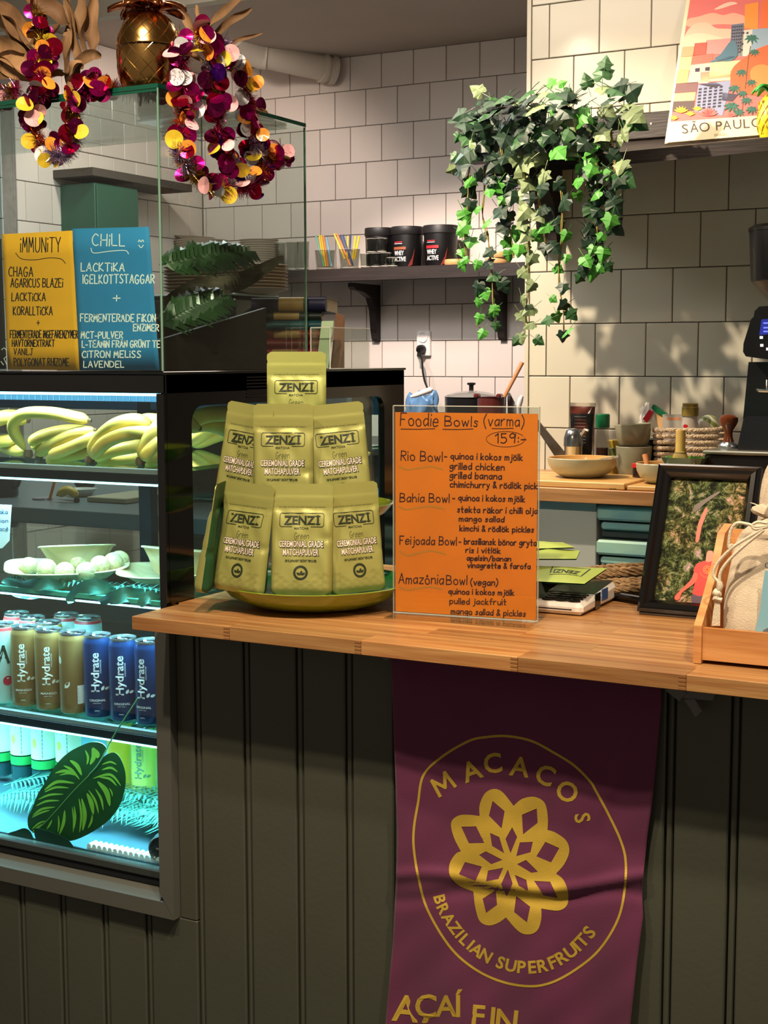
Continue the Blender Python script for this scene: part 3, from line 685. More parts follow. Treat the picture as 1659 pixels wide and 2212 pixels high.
def make_pouch(sd, mat, label, loc, rot, group='green matcha pouches on the tiered stand', full=True):
    t = thing('matcha_pouch', label, 'tea pouch', loc, rot, group)
    m = MB(); nu, nv = 22, 44
    def fr(u, v):
        U = (u*2-1)*outline_u(v); return psurf(U*PW/2, v*PH, sd)
    def bk(u, v):
        U = (1-u*2)*outline_u(v); x, y, z = psurf(U*PW/2, v*PH, sd+3); return (x, -y*1.05, z)
    m.grid(fr, nu, nv); m.cur = 1; m.grid(bk, nu, nv)
    a = lambda j: j*(nu+1); nb = (nu+1)*(nv+1)
    m.cur = 0
    for j in range(nv):
        m.f.append((a(j+1), nb+a(j+1)+nu, nb+a(j)+nu, a(j))); m.mi.append(0); m.f.append((a(j)+nu, nb+a(j), nb+a(j+1), a(j+1)+nu)); m.mi.append(0)
    m.f.append(tuple(list(range(nu, -1, -1))+[nb+nu-i for i in range(0, nu+1)][::1])); m.mi.append(0)
    m.build('pouch_body', [mat, pdark], t, smooth=55, world=False)
    S = lambda x, y: pprint(x/1000-PW/2+.0, y/1000, sd, .0005)     # print space in millimetres, origin bottom left
    S2 = lambda x, y: pprint(x/1000-PW/2, y/1000, sd, .0008)
    if full:
        m = MB(); b = (12.5, 75, 101.5, 120)
        z0, z1, x0, x1 = 95.5, 114.5, 12.5, 75
        fr_ = [(30, z0), (x0+2, z0), (x0, z0+2), (x0, z1-2), (x0+2, z1), (x1-2, z1), (x1, z1-2), (x1, z0+2), (x1-2, z0), (57, z0)]
        m.ribbon(dense(fr_, 3)[:-1] if False else [p for p in sum([[(a_[0]+(b_[0]-a_[0])*j/6, a_[1]+(b_[1]-a_[1])*j/6) for j in range(6)] for a_, b_ in zip(fr_, fr_[1:])], [])]+[fr_[-1]], .9, S)
        ptext(m, 'ZENZ', 18, 98.6, 12.5, S, fit=45, bold=.035, up=1); m.ribbon([(66.5, 99), (66.5, 110.8)], 3.0, S)
        for zz in (99.4, 110.3): m.ribbon([(63.6, zz), (69.4, zz)], 1.6, S)
        ptext(m, 'MATCHA', 43.7, 91.6, 3.4, S, fit=20, bold=.01, align='C', up=1)
        hand(m, 'Green', 34, 78.5, 9, lambda x, y: S(x, 2*78.5-y), w=.45, fit=20)
        ptext(m, 'NO CRASH, NO HYPE, JUST CLARITY, BALANCE, AND STRENGTH', 43.7, 122.5, 1.5, S, fit=66, align='C', up=1)
        ptext(m, 'CEREMONIAL GRADE', 43.9, 66.4, 9.8, S, fit=64, bold=.05, align='C', up=1)
        ptext(m, 'MATCHAPULVER', 43.9, 54.8, 9.8, S, fit=52, bold=.05, align='C', up=1)
        ptext(m, '100 % JAPANSKT GRÖNT TEPULVER', 43.7, 46.0, 3.4, S, fit=45, bold=.03, align='C', up=1)
        c = (43.7, 31)
        for rr_, w_ in ((9.4, 3.2),): m.ribbon([(c[0]+rr_*cos(i*pi/18)*.92, c[1]+rr_*sin(i*pi/18)*.92) for i in range(37)], w_, S)
        for ax_, ay_, an in ((-3.0, -.6, 150), (3.0, -.6, 30), (.2, 2.4, 75)):
            p0 = (c[0], c[1]-3.2); ca, sa = cos(R(an)), sin(R(an)); l_ = 6.6
            lf = [(0, 0), (.3, .24), (.7, .24), (1, 0), (.7, -.24), (.3, -.24)]
            m.add([S(p0[0]+l_*(x*ca-y*sa)+(.8 if an < 60 else 0), p0[1]+l_*(x*sa+y*ca)) for x, y in lf], [(0, 1, 2, 3, 4, 5)])
        m.build('print', blackp, t, world=False)
        m = MB(); ptext(m, 'CEREMONIAL GRADE', 43.4, 67.0, 9.0, S2, fit=62.5, bold=.012, align='C', up=1); ptext(m, 'MATCHAPULVER', 43.4, 55.4, 9.0, S2, fit=50.5, bold=.012, align='C', up=1)
        m.build('print', whitep, t, world=False, label='pale pink block capitals')
        m = MB()
        for rw in range(5):
            z = 5+rw*5.2
            for c_ in range(6):
                x = 9+c_*14+(7 if rw % 2 else 0)
                if x > 80 or (rw > 2 and abs(x-43) < 22): continue
                for r2 in (6.4, 4.4, 2.4):
                    m.ribbon([(x+r2*cos(i*pi/8), z+r2*.8*sin(i*pi/8)) for i in range(9)], .28, lambda X, Y: pprint(min(max(X/1000-PW/2, -.0415), .0415), Y/1000, sd, .0003))
        m.build('print', wavep, t, world=False, label='faint wave pattern')
    return t
def stand_pouch(px, py, z, yaw, lean, sd, mat, label, y=None, roll=0, full=True):
    p = RZ(px, py, z) if y is None else RY(px, py, y)
    return make_pouch(sd, mat, label, tuple(p), (R(-lean), R(roll), R(yaw)), full=full)
def at_depth(px, z, of):
    py = 1100
    for _ in range(6):
        d = ray(px, py); k_ = (DC+of)/d.dot(FH); p = CAM+d*k_; py += (p.z-z)/(k_/FPX)
    return p
def tier_pouch(px, z, of, yaw, lean, sd, mat, label, roll=0): return make_pouch(sd, mat, label, tuple(at_depth(px, z, of)), (R(-lean), R(roll), R(yaw)))
# front row on the bottom plate
tier_pouch(651, 1.1340, -.118, 22, 7, 2, pk, 'matcha pouch in the middle of the bottom row')
tier_pouch(517, 1.1330, -.088, -4, 7, 4, pk, 'matcha pouch at the left of the bottom row, beside the one seen edge-on', roll=3)
tier_pouch(773, 1.1330, -.088, 56, 6, 1, pk, 'matcha pouch at the right of the bottom row, next to the orange menu', roll=-1.5)
tier_pouch(446, 1.1330, -.055, -66, 9, 3, pk, 'matcha pouch seen edge-on at the far left of the stand')
tier_pouch(612, 1.2440, -.064, 22, 3, 6, pk, 'matcha pouch in the middle of the second row, largest in its row')
tier_pouch(514, 1.2440, -.030, -6, 4, 5, pk, 'matcha pouch at the left of the second row, half hidden behind its neighbour', roll=7)
tier_pouch(743, 1.2440, -.040, 40, 3, 7, pk, 'matcha pouch at the right of the second row', roll=-5)
tier_pouch(641, 1.3180, -.022, 22, 2, 8, pkg, 'brighter green matcha pouch alone on the top of the stand')
# ---- card terminal
a, b, c = RZ(1163, 1325, 1.1), RZ(1258, 1333, 1.1), RZ(1314, 1300, 1.1)
ex = (b-a).normalized(); ey = (c-b).normalized(); wx = (b-a).length+.012; wy = .155; ang = math.atan2(ex.y, ex.x)
t = thing('card_terminal', 'white card terminal with black screen and keys lying beside the menu', 'card terminal', tuple(a-ex*.012), (0, 0, ang))
wh = M('terminal_white', '#e6e0da', .35); bk = M('terminal_black', '#0c0c0e', .15, coat=.5)
m = MB(); m.rbox(0, wx, 0, wy, .0015, .0175, .005)
for i in range(len(m.v)):                       # the screen end is thicker
    v = m.v[i]; m.v[i] = (v[0], v[1], v[2]*(1+.75*v[1]/wy) if v[2] > .008 else v[2])
m.build('housing', wh, t, world=False, smooth=30)
top = lambda x, y, e=0: (x, y, .0175*(1+.75*y/wy)+.0003+e)
m = MB(); m.slab([top(.004, .062), top(wx-.004, .062), top(wx-.004, .150), top(.004, .150)], (0, 0, .0006)); m.build('screen', bk, t, world=False)
for r_ in range(4):
    for c_ in range(3):
        m = MB(); x = .010+c_*(wx-.02)/3; y = .008+r_*.0125
        q = [top(x+.002+.010*(1+cos(an))+.0, y+.0045+.0045*sin(an), 0) for an in [i*pi/6 for i in range(12)]]; m.slab(q, (0, 0, .0016)); m.build('key', bk, t, world=False)
m = MB(); m.box(.004, wx-.016, -.0006, .0004, .0085, .0098); m.build('card_slot', bk, t, world=False)
m = MB(); m.box(wx-.0004, wx+.0008, .055, .078, .002, .0245); m.build('side_band', bk, t, world=False)
m = MB(); m.box(wx-.0004, wx+.0008, .085, .112, .010, .0265); m.build('side_label', M('blue_label', '#3f5f9a', .4), t, world=False)

# ---- flat pile of green pouches behind the menu
def flat_pouch(pts, label, text=None, lift=0, th=.004):
    """pts = photo corners with heights; a lying pouch"""
    P = [RZ(x, y, z) for x, y, z in pts]; g = [Vector(p) for p in P]
    t = thing('flat_matcha_pouch', label, 'tea pouch', tuple(g[0]), group='lime pouches lying behind the menu')
    def S(u, v, e=0):
        p = g[0].lerp(g[1], u).lerp(g[3].lerp(g[2], u), v); b_ = sin(pi*min(1, max(0, u)))*sin(pi*min(1, max(0, v)))**.6
        return p+Vector((0, 0, b_*th+.0010*sin(u*9+v*5)*b_+e))
    m = MB(); m.grid(lambda u, v: S(u, v, .0006), 14, 14); m.cur = 1; m.grid(lambda u, v: S(u, v)-Vector((0, 0, .0012+1.4*th*sin(pi*u)*sin(pi*v))), 14, 14)
    m.build('pouch_body', [pkl, pdark], t, smooth='all')
    if text:
        m = MB(); text(m, lambda x, y: S(x, y, .0010)); m.build('print', blackp, t)
    return t
pkl = M('pouch_fresh', '#b6cc5c', .42, metal=.15, bump=(26, .3))
def ztxt(m, S):
    ptext(m, 'ZENZI', .78, .60, .20, S, fit=.34, rot=180, bold=.03, up=1)
    for p in ([(.40, .34), (.84, .34), (.84, .86), (.40, .86), (.40, .34)],): m.ribbon(sum([[(a_[0]+(b_[0]-a_[0])*j/5, a_[1]+(b_[1]-a_[1])*j/5) for j in range(5)] for a_, b_ in zip(p, p[1:])], []), .018, S)
flat_pouch([(1130, 1255, 1.146), (1262, 1262, 1.146), (1312, 1228, 1.152), (1120, 1222, 1.152)], 'lime pouch with its printed front up, fanned out over the braided ropes', ztxt)
flat_pouch([(1120, 1208, 1.166), (1245, 1208, 1.166), (1253, 1190, 1.168), (1115, 1180, 1.170)], 'second lime pouch from the top of the pile behind the menu', None)
flat_pouch([(1120, 1187, 1.174), (1243, 1183, 1.174), (1215, 1172, 1.176), (1110, 1172, 1.178)], 'topmost lime pouch of the pile behind the menu', None)
flat_pouch([(1100, 1300, 1.110), (1218, 1275, 1.112), (1205, 1262, 1.116), (1110, 1250, 1.118)], 'lime pouch with a dark side lying lowest, tucked under the fanned one', None, th=.007)
m = MB(); A1, A2, A3, A4 = RZ(1166, 1330, 1.1008), RZ(1186, 1262, 1.1008), RZ(1172, 1258, 1.1008), RZ(1150, 1300, 1.1008)
m.slab([A1+Vector((-.004, .03, 0)), A2+Vector((0, -.05, 0)), A3, A4], (0, 0, .028)); tag(m.build('folded_pouch', pdark, org=A1, fixn=True), 'dark green folded pouch edge sticking out between menu and card terminal', 'tea pouch')

# ---- braided rope bundle on a black tray
straw = M('braided_straw', '#a98861', .75, noise=(120, .45), bump=(260, .8))
t = thing('braided_rope_bundle', 'bundle of brown braided straw ropes lying on a black tray behind the pouches', 'rope bundle', tuple(RZ(1300, 1275, 1.104)))
for i in range(13):
    x0, y0 = 1150+rnd.uniform(-6, 12), 1236+i*3.4+rnd.uniform(-3, 3); x2 = 1470; zz = 1.142-.0028*i
    yl = 1222+i*5.2+rnd.uniform(-4, 4)
    P = [RZ(x0, y0+(18-i), zz-.012), RZ(1235, (y0+yl)/2+rnd.uniform(-4, 4)+8, zz-.004), RZ(1330, yl+6*sin(i), zz), RZ(x2, yl-4+4*sin(i*2), zz-.004)]
    P = [tuple(p) for p in P]; cl_ = cr(P, 22); m = MB()
    for st in range(3):
        pts = []
        for j, p in enumerate(cl_):
            an = j*.75+st*2*pi/3; pts.append(Vector(p)+Vector((0, .0030*cos(an), .0030*sin(an)*.9)))
        m.tube(pts, .0028, 5)
    m.build('rope', straw, t, smooth=True)
t = thing('black_tray', 'flat black tray under the braided ropes', 'tray', tuple(RZ(1390, 1290, 1.1)))
Z1 = [RZ(1160, 1268, 1.1008), RZ(1392, 1308, 1.1008)]; dv = (Z1[1]-Z1[0]).normalized()
m = MB(); nb = Vector((-dv.y, dv.x, 0)); m.slab([Z1[0], Z1[1], Z1[1]+nb*.15, Z1[0]+nb*.15], (0, 0, .004)); m.build('tray_floor', M('tray_black', '#121214', .25), t)
m = MB()
for p, q in ((Z1[0], Z1[1]), (Z1[1], Z1[1]+nb*.15), (Z1[1]+nb*.15, Z1[0]+nb*.15)): m.tube([p+Vector((0, 0, .008)), q+Vector((0, 0, .008))], .005, 8)
m.build('tray_rim', M('tray_black', '#121214', .25), t, smooth=True)

# ---- picture frame leaning back
BL = RZ(1381, 1324, 1.1008); TL = RX(1428, 1007, BL.x); FWd, FHt = .150, (TL-BL).length
upv = (TL-BL).normalized(); rx = Vector((1, 0, 0)); nrm = rx.cross(upv).normalized()
if nrm.y > 0: nrm = -nrm
t = thing('framed_photo', 'black picture frame with a jungle photo of a person in a red shirt', 'picture frame', tuple(BL))
fr_m = M('frame_black', '#0b0a0b', .22, coat=.5)
F = lambda x, z, e=0: BL+rx*x+upv*z+nrm*e
fw = .0200; prof = [(0, 0), (0, .012), (.004, .016), (.007, .0135), (.013, .0150), (.018, .010), (.020, .006), (.020, 0)]
for side in range(4):
    m = MB(); vs = []
    for d_, e in prof:
        if side == 0: p, q = F(d_, d_, e), F(FWd-d_, d_, e)
        if side == 1: p, q = F(FWd-d_, d_, e), F(FWd-d_, FHt-d_, e)
        if side == 2: p, q = F(FWd-d_, FHt-d_, e), F(d_, FHt-d_, e)
        if side == 3: p, q = F(d_, FHt-d_, e), F(d_, d_, e)
        vs += [p, q]
    n_ = len(prof); m.add(vs, [(2*i, 2*((i+1) % n_), 2*((i+1) % n_)+1, 2*i+1) for i in range(n_)]); m.build('moulding', fr_m, t, fixn=True, smooth=25)
m = MB(); m.slab([F(.018, .018, .001), F(FWd-.018, .018, .001), F(FWd-.018, FHt-.018, .001), F(.018, FHt-.018, .001)], nrm*.0008)
jm = bpy.data.materials.new('jungle_photo'); jm.use_nodes = True; nt = jm.node_tree; N = nt.nodes; LK = nt.links; b_ = N['Principled BSDF']; b_.inputs['Roughness'].default_value = .7; b_.inputs['Specular IOR Level'].default_value = .15
tc = N.new('ShaderNodeTexCoord'); n1 = N.new('ShaderNodeTexNoise'); n1.inputs['Scale'].default_value = 60; n1.inputs['Detail'].default_value = 9; n1.inputs['Roughness'].default_value = .85; n1.inputs['Distortion'].default_value = .6
LK.new(tc.outputs['Object'], n1.inputs[0]); rp = N.new('ShaderNodeValToRGB'); LK.new(n1.outputs[0], rp.inputs[0]); e_ = rp.color_ramp.elements
for pos, col in ((.40, '#0d0b0a'), (.46, '#1f2416'), (.51, '#4a5430'), (.56, '#8b9468'), (.60, '#c79bbd'), (.68, '#e6cfe0')):
    if pos == .40: e_[0].position = pos; e_[0].color = lin(col)
    elif pos == .68: e_[-1].position = pos; e_[-1].color = lin(col)
    else: x = e_.new(pos); x.color = lin(col)
n3 = N.new('ShaderNodeTexNoise'); n3.inputs['Scale'].default_value = 17; LK.new(tc.outputs['Object'], n3.inputs[0]); r3 = N.new('ShaderNodeValToRGB'); LK.new(n3.outputs[0], r3.inputs[0])
r3.color_ramp.elements[0].position = .42; r3.color_ramp.elements[0].color = lin('#8a9a70'); r3.color_ramp.elements[1].position = .62; r3.color_ramp.elements[1].color = lin('#e2a584')
mx = N.new('ShaderNodeMix'); mx.data_type = 'RGBA'; mx.blend_type = 'OVERLAY'; mx.inputs[0].default_value = .6; LK.new(rp.outputs[0], mx.inputs[6]); LK.new(r3.outputs[0], mx.inputs[7]); LK.new(mx.outputs[2], b_.inputs['Base Color'])
ph = m.build('photo_print', jm, t, fixn=True)
fp = lambda px, py: RP(px, py, BL+nrm*.0026, nrm)
fpe = lambda e: (lambda px, py: RP(px, py, BL+nrm*(.0026+e), nrm))
F6 = lambda x, y: (1440+x/3.95, 920+y/3.95)
def patch(pts, col, e, name, sm=3):
    m = MB(); f_ = fpe(e); q = cr([F6(*p) for p in pts], sm, True); m.poly([f_(*p) for p in q]); m.build(name, M('photo_'+col.strip('#'), col, .35), ph)
patch([(245,980),(270,830),(330,700),(350,720),(300,860),(275,985)], '#c0604a', .0002, 'tree_trunk', 2)
patch([(235,690),(300,640),(440,560),(450,575),(330,660),(240,740)], '#4d3b33', .00022, 'branch', 2)
0 and patch([(440,470),(480,520),(445,575),(300,590),(215,560),(190,500),(260,465)], '#d9a0c4', .0001, 'sky_gap')
patch([(335,1130),(350,1070),(390,1068),(402,1110),(395,1150),(340,1160)], '#d98a74', .0004, 'head')
patch([(280,1165),(340,1148),(398,1150),(425,1165),(405,1300),(345,1440),(218,1432),(262,1290),(228,1240),(250,1185)], '#d8281f', .0003, 'red_shirt', 2)
patch([(232,1250),(265,1265),(250,1330),(190,1380),(130,1425),(110,1480),(75,1485),(68,1455),(115,1405),(170,1350),(215,1300)], '#c8553f', .00035, 'arm', 2)
patch([(222,1436),(345,1443),(300,1525),(225,1515),(212,1480)], '#4a3048', .00025, 'trousers', 2)
m = MB(); f_ = fpe(.0005); yl = M('photo_yellow', '#e8a52e', .4)
for k_ in range(8):
    an = k_*pi/4; cx_, cy_2 = 346+24*cos(an), 1227+25*sin(an); q = [F6(cx_+11*cos(i*pi/5), cy_2+11*sin(i*pi/5)) for i in range(11)]; m.ribbon(q, .9, f_)
m.ribbon([F6(346+62*cos(i*pi/12), 1235+58*sin(i*pi/12)) for i in range(2, 12)], .5, f_)
m.build('shirt_logo', yl, ph)
m = MB(); m.slab([F(.04, .02, -.001), F(.11, .02, -.001), F(.10, .15, -.001), F(.05, .15, -.001)], (0, .002, 0)); q1 = F(.06, .14, -.002); 
m.slab([F(.055, .14, -.002), F(.095, .14, -.002), Vector((F(.095, 0).x, BL.y+.125, 1.1012)), Vector((F(.055, 0).x, BL.y+.125, 1.1012))], (0, .003, 0)); m.build('easel_back', M('easel', '#1a1816', .7), t, fixn=True)

# ---- pine tray with linen bags
pine = woodmat('pine', '#dfa468', '#c07f46', rough=.45, coat=.05, along=(1.5, 14, 18), var=.10)
C0 = RZ(1497, 1432, 1.1008); D1 = RZ(1659, 1448, 1.1008); cx = (D1-C0); cx.z = 0; cx.normalize(); cyv = Vector((-cx.y, cx.x, 0))
t = thing('pine_box', 'open pine display box with sloping sides at the right end of the counter', 'box', tuple(C0))
Cc = lambda x, y, z: C0+cx*x+cyv*y+Vector((0, 0, z))
ft = RX(1497, 1352, C0.x).z-C0.z; DB = .137; bt = .154
side = [(0, 0), (0, ft), (.03, ft+.024), (.075, ft+.065), (.10, bt-.008), (DB-.004, bt), (DB, bt), (DB, 0)]
m = MB(); m.slab([Cc(0, y, z) for y, z in side], cx*.0095); m.build('side_board', pine, t, fixn=True)
m = MB(); m.slab([Cc(.262, y, z) for y, z in side], cx*.0095); m.build('side_board', pine, t, fixn=True)
m = MB(); m.slab([Cc(.0097, .004, .004), Cc(.2618, .004, .004), Cc(.2618, .004, ft-.003), Cc(.0097, .004, ft-.003)], cyv*.009); m.build('front_board', pine, t, fixn=True)
m = MB(); m.slab([Cc(.0097, DB-.010, .001), Cc(.2618, DB-.010, .001), Cc(.2618, DB-.010, bt-.006), Cc(.0097, DB-.010, bt-.006)], cyv*.009); m.build('back_board', pine, t, fixn=True)
m = MB(); m.slab([Cc(.0097, .0132, .006), Cc(.2618, .0132, .006), Cc(.2618, DB-.0102, .006), Cc(.0097, DB-.0102, .006)], (0, 0, .005)); m.build('bottom_board', pine, t, fixn=True)

linen = M('linen', '#ddcdb6', .85, bump=(700, .5), noise=(90, .10), sheen=.2)
cord = M('cotton_cord', '#e6dac4', .8, bump=(500, .4))
def wbuild(m, name, mat, parent):
    M4 = (Matrix.Translation(parent.location) @ parent.rotation_euler.to_matrix().to_4x4()).inverted()
    m.v = [tuple(M4 @ Vector(v)) for v in m.v]; return m.build(name, mat, parent, world=False, smooth=True)
def sack(name, label, base, w, h, d, neck, sd, lean, yaw, mouth_flare=.5):
    """soft drawstring sack: a rounded body gathered at the neck with a frilled mouth"""
    t = thing(name, label, 'linen bag', tuple(base), (R(-lean), 0, R(yaw)))
    rr = random.Random(sd); n_ = 72; prof = []
    zs = [0, .02, .07, .16, .30, .45, .60, .72, .82, .89, .93, .955, .975, 1.0]
    ws = [.86, .96, 1.0, 1.02, 1.03, 1.02, .98, .90, .76, .56, .36, neck, neck+.10*mouth_flare, neck+.22*mouth_flare]
    m = MB(); vs = []
    fz = cr(list(zip(zs, ws)), 4)
    ph_ = [rr.uniform(0, 6.28) for _ in range(6)]
    for z, w_ in fz:
        for i in range(n_):
            a_ = 2*pi*i/n_; ca, sa = cos(a_), sin(a_)
            px_ = math.copysign(abs(ca)**.45, ca)*w/2*w_; py_ = math.copysign(abs(sa)**.75, sa)*d/2*(w_ if z > .8 else min(1, w_)*(1.0-.25*z))
            gath = max(0, (z-.62)/.38); k_ = 1+gath*.16*sin(a_*11+ph_[0])+gath*.08*sin(a_*17+ph_[1])
            k_ += .012*sin(a_*5+z*9+ph_[2])+.010*sin(a_*3-z*14+ph_[3])
            vs.append((px_*k_, py_*k_+.006*sin(z*5+ph_[4])*w_, z*h+(.006*sin(a_*7+ph_[5]) if z > .95 else 0)))
    L_n = len(fz); m.add(vs, [(j*n_+i, j*n_+(i+1) % n_, (j+1)*n_+(i+1) % n_, (j+1)*n_+i) for j in range(L_n-1) for i in range(n_)]+[tuple(reversed(range(n_)))])
    b2 = m.build('bag_body', linen, t, world=False, smooth='all'); so = b2.modifiers.new('cloth', 'SOLIDIFY'); so.thickness = .0009; so.offset = -1
    m = MB()
    for q in (0, 1): m.tube([(neck*w*.56*cos(a_)*1.15, neck*d*.62*sin(a_)*1.2, h*(.952+.012*q)+.003*sin(a_*2+q)) for a_ in [i*pi/12 for i in range(25)]], .0017, 7)
    m.build('drawstring', cord, t, world=False, smooth=True)
    return t
# front bag with its long cords
bb = Cc(.092, .048, .0115)
fb = sack('linen_bag', 'front linen drawstring bag with a blue card, standing in the pine box', bb, .130, .172, .050, .26, 3, 3, math.degrees(math.atan2(cx.y, cx.x)), 1.4)
# (the cords hang over the left side of the bag)
m = MB(); kp = lambda x, y, d=0: RP(*F6(x, y), Cc(.0, .012+d, 0), cyv)
for pts in ([(860,850),(760,860),(700,840),(600,830),(545,900),(530,1040),(560,1010)], [(820,880),(700,950),(560,1040),(450,1150),(405,1230),(405,1290),(455,1340)], [(830,890),(740,960),(620,1060),(520,1160),(460,1250),(450,1335)], [(860,830),(780,820),(730,850),(760,880),(860,860)]):
    P = cr([tuple(kp(*p)) for p in pts], 6); m.tube([Vector(p)-cyv*.0015*i for i, p in [(0, q) for q in P]], .0019, 8)
wbuild(m, 'cord', cord, fb)
m = MB()
for pts, r_ in (([(450,1330),(455,1365),(445,1400)], .0042), ([(400,1410),(430,1430),(462,1425)], .0052), ([(440,1420),(420,1470),(470,1490)], .0046)):
    m.tube([kp(*p) for p in pts], [r_*.8, r_, r_*.7], 10)
for k_ in range(6):
    m.tube([kp(425+k_*5, 1470), kp(405+k_*9, 1590), kp(390+k_*12, 1705)], [.0012, .0014, .0010], 6)
wbuild(m, 'tassel', cord, fb)
m = MB(); bl = [(840,1235),(1100,1235),(1100,1790),(755,1760),(800,1560),(815,1400)]
m.slab([RP(*F6(x, y), Cc(0, .014, 0), cyv) for x, y in bl], -cyv*.0006)
cd = wbuild(m, 'card_label', M('sky_blue_card', '#8fc6dc', .5), fb); cd['label'] = 'light blue printed card'
m = MB()
for (x, y, r_) in ((858,1190,16),): m.tube([RP(*F6(x+r_*cos(i*.6), y+r_*1.4*sin(i*.6)), Cc(0, .013, 0), cyv) for i in range(11)], .0008, 6)
wbuild(m, 'ring', M('wire_ring', '#9fb6c0', .25, metal=.9), fb)
m = MB(); m.poly([RP(*F6(x, y), Cc(0, .0132, 0), cyv) for x, y in [(820,1745),(880,1715),(1000,1700),(1000,1785),(830,1772)]]); wbuild(m, 'card_print', M('card_grey', '#6d7684', .5), fb)
bb2 = Cc(.112, .100, .0125)
sack('linen_bag', 'tall linen drawstring bag standing behind the front bag, gathered at the top', bb2, .128, .262, .038, .36, 8, 1, math.degrees(math.atan2(cx.y, cx.x)), 1.0)
# ================================================================== ON AND IN THE FRIDGE
# ---- handwritten cards inside the glass case
def card(name, label, quad, col, mat_txt, lines, y=1.6935, curl=0, hw=2.2, extra=None):
    q = [RY(a, b, y) for a, b in quad]; t = thing(name, label, 'card', tuple(q[3]))
    def S(u, v, e=0):
        a = quad[0][0]+(quad[1][0]-quad[0][0])*u, quad[0][1]+(quad[1][1]-quad[0][1])*u
        b = quad[3][0]+(quad[2][0]-quad[3][0])*u, quad[3][1]+(quad[2][1]-quad[3][1])*u
        return RY(a[0]+(b[0]-a[0])*v, a[1]+(b[1]-a[1])*v, y+curl*max(0, u-.7)**2-e)
    m = MB(); m.grid(lambda u, v: S(u, v), 16, 6); c = m.build('card', M('card_'+col.strip('#'), col, .8, noise=(25, .06)), t, smooth='all')
    s_ = c.modifiers.new('t', 'SOLIDIFY'); s_.thickness = .0005
    def pm(x, y_): return RY(x, y_, y-.0006+curl*max(0, (x-quad[0][0])/(quad[1][0]-quad[0][0])-.7)**2)
    m = MB()
    for s, x, y_, h, x1 in lines: hand(m, s, x, y_, h, pm, w=hw if h > 14 else hw*.85, fit=x1-x, sd=int(x+y_))
    if extra: extra(m, pm)
    m.build('handwriting', mat_txt, t)
K = lambda x, y: (x/2.37, 460+y/2.37)
def kl(s, x, y, h, x1): return (s, x/2.37, 460+y/2.37, h/2.37, x1/2.37)
wi = M('white_ink', '#eef3f2', .6); bi = M('black_ink', '#15130f', .6)
card('immunity_card', 'yellow handwritten immunity card behind the case glass, left of the blue one', [(5, 506), (157, 498), (172, 800), (17, 798)], '#f2b01c', bi,
     [kl('iMMUNiTY', 105, 200, 75, 310), kl('CHAGA', 45, 325, 48, 168), kl('AGARICUS BLAZEi', 55, 380, 44, 320), kl('LACKTiCKA', 60, 450, 40, 232), kl('KORALLTiCKA', 68, 522, 42, 268), kl('+', 188, 578, 32, 203),
      kl('FERMENTERADE iNGEFÄRENZYMER'.replace('Ä', 'A'), 52, 640, 38, 398), kl('HAVTORNEXTRAKT', 62, 684, 34, 278), kl('VANILJ', 72, 726, 32, 168), kl('POLYGONAT RHIZOME', 72, 782, 38, 352)],
     extra=lambda m, pm: m.ribbon(cr([K(80, 205), K(110, 235), K(180, 240), K(250, 230), K(310, 235), K(335, 258)], 5), 1.6, pm))
card('chill_card', 'blue handwritten chill card behind the case glass next to the corner', [(156, 494), (322, 490), (345, 800), (173, 800)], '#1c7db8', wi,
     [kl('CHiLL', 472, 168, 60, 638), kl('LACKTiKA', 415, 298, 42, 636), kl('IGELKOTTSTAGGAR', 425, 360, 44, 790), kl('+', 578, 458, 44, 614), kl('FERMENTERADE FiKON', 412, 556, 38, 796), kl('ENZiMER', 683, 604, 34, 812),
      kl('MCT-PULVER', 415, 642, 34, 628), kl('L-TEANiN FRÅN GRÜNT TE'.replace('Ü', 'ü'), 420, 688, 34, 818), kl('CiTRON MELiSS', 420, 740, 34, 720), kl('LAVENDEL', 428, 790, 32, 634)], curl=0,
     extra=lambda m, pm: [m.ribbon(cr([K(*p) for p in q], 4), 1.6, pm) for q in ([(466, 180), (480, 205), (560, 196), (640, 192), (658, 210)], [(708, 148), (714, 138), (720, 148)], [(724, 148), (730, 138), (736, 148)], [(710, 164), (722, 178), (734, 164)])])
card('black_card', 'black card with white chalk marks at the far left edge of the case', [(-120, 520), (3, 516), (14, 797), (-110, 797)], '#15171a', wi, [], y=1.6955,
     extra=lambda m, pm: [m.ribbon([K(*p) for p in q], 1.6, pm) for q in ([(8, 700), (20, 690), (36, 705), (40, 730), (20, 745), (34, 775)], [(5, 760), (18, 778)])])
m = MB()

# ---- tinsel garlands
discm = {}
for nm, c, mt in (('foil_magenta', '#c2127e', 1), ('foil_red', '#b8123a', 1), ('foil_purple', '#5a1a9a', 1), ('foil_plum', '#7a1450', 1), ('disc_yellow', '#dfc232', 0), ('disc_orange', '#ea9a34', 0), ('disc_pink', '#edb4bd', 0), ('disc_white', '#d9dfe8', 0)):
    mm = MB(); prof = 22; R_ = .0122
    mm.add([(R_*cos(2*pi*i/prof), R_*sin(2*pi*i/prof), .0012*cos(2*2*pi*i/prof)) for i in range(prof)]+[(0, 0, .0006)], [(i, (i+1) % prof, prof) for i in range(prof)])
    mt_ = M(nm, c, .18 if mt else .45, metal=.9 if mt else 0, coat=.3 if not mt else 0)
    if not mt: mt_.node_tree.nodes['Principled BSDF'].inputs['Transmission Weight'].default_value = 0
    o = mm.build('disc', mt_); s_ = o.data; bpy.data.objects.remove(o); discm[nm] = s_
keys = list(discm)
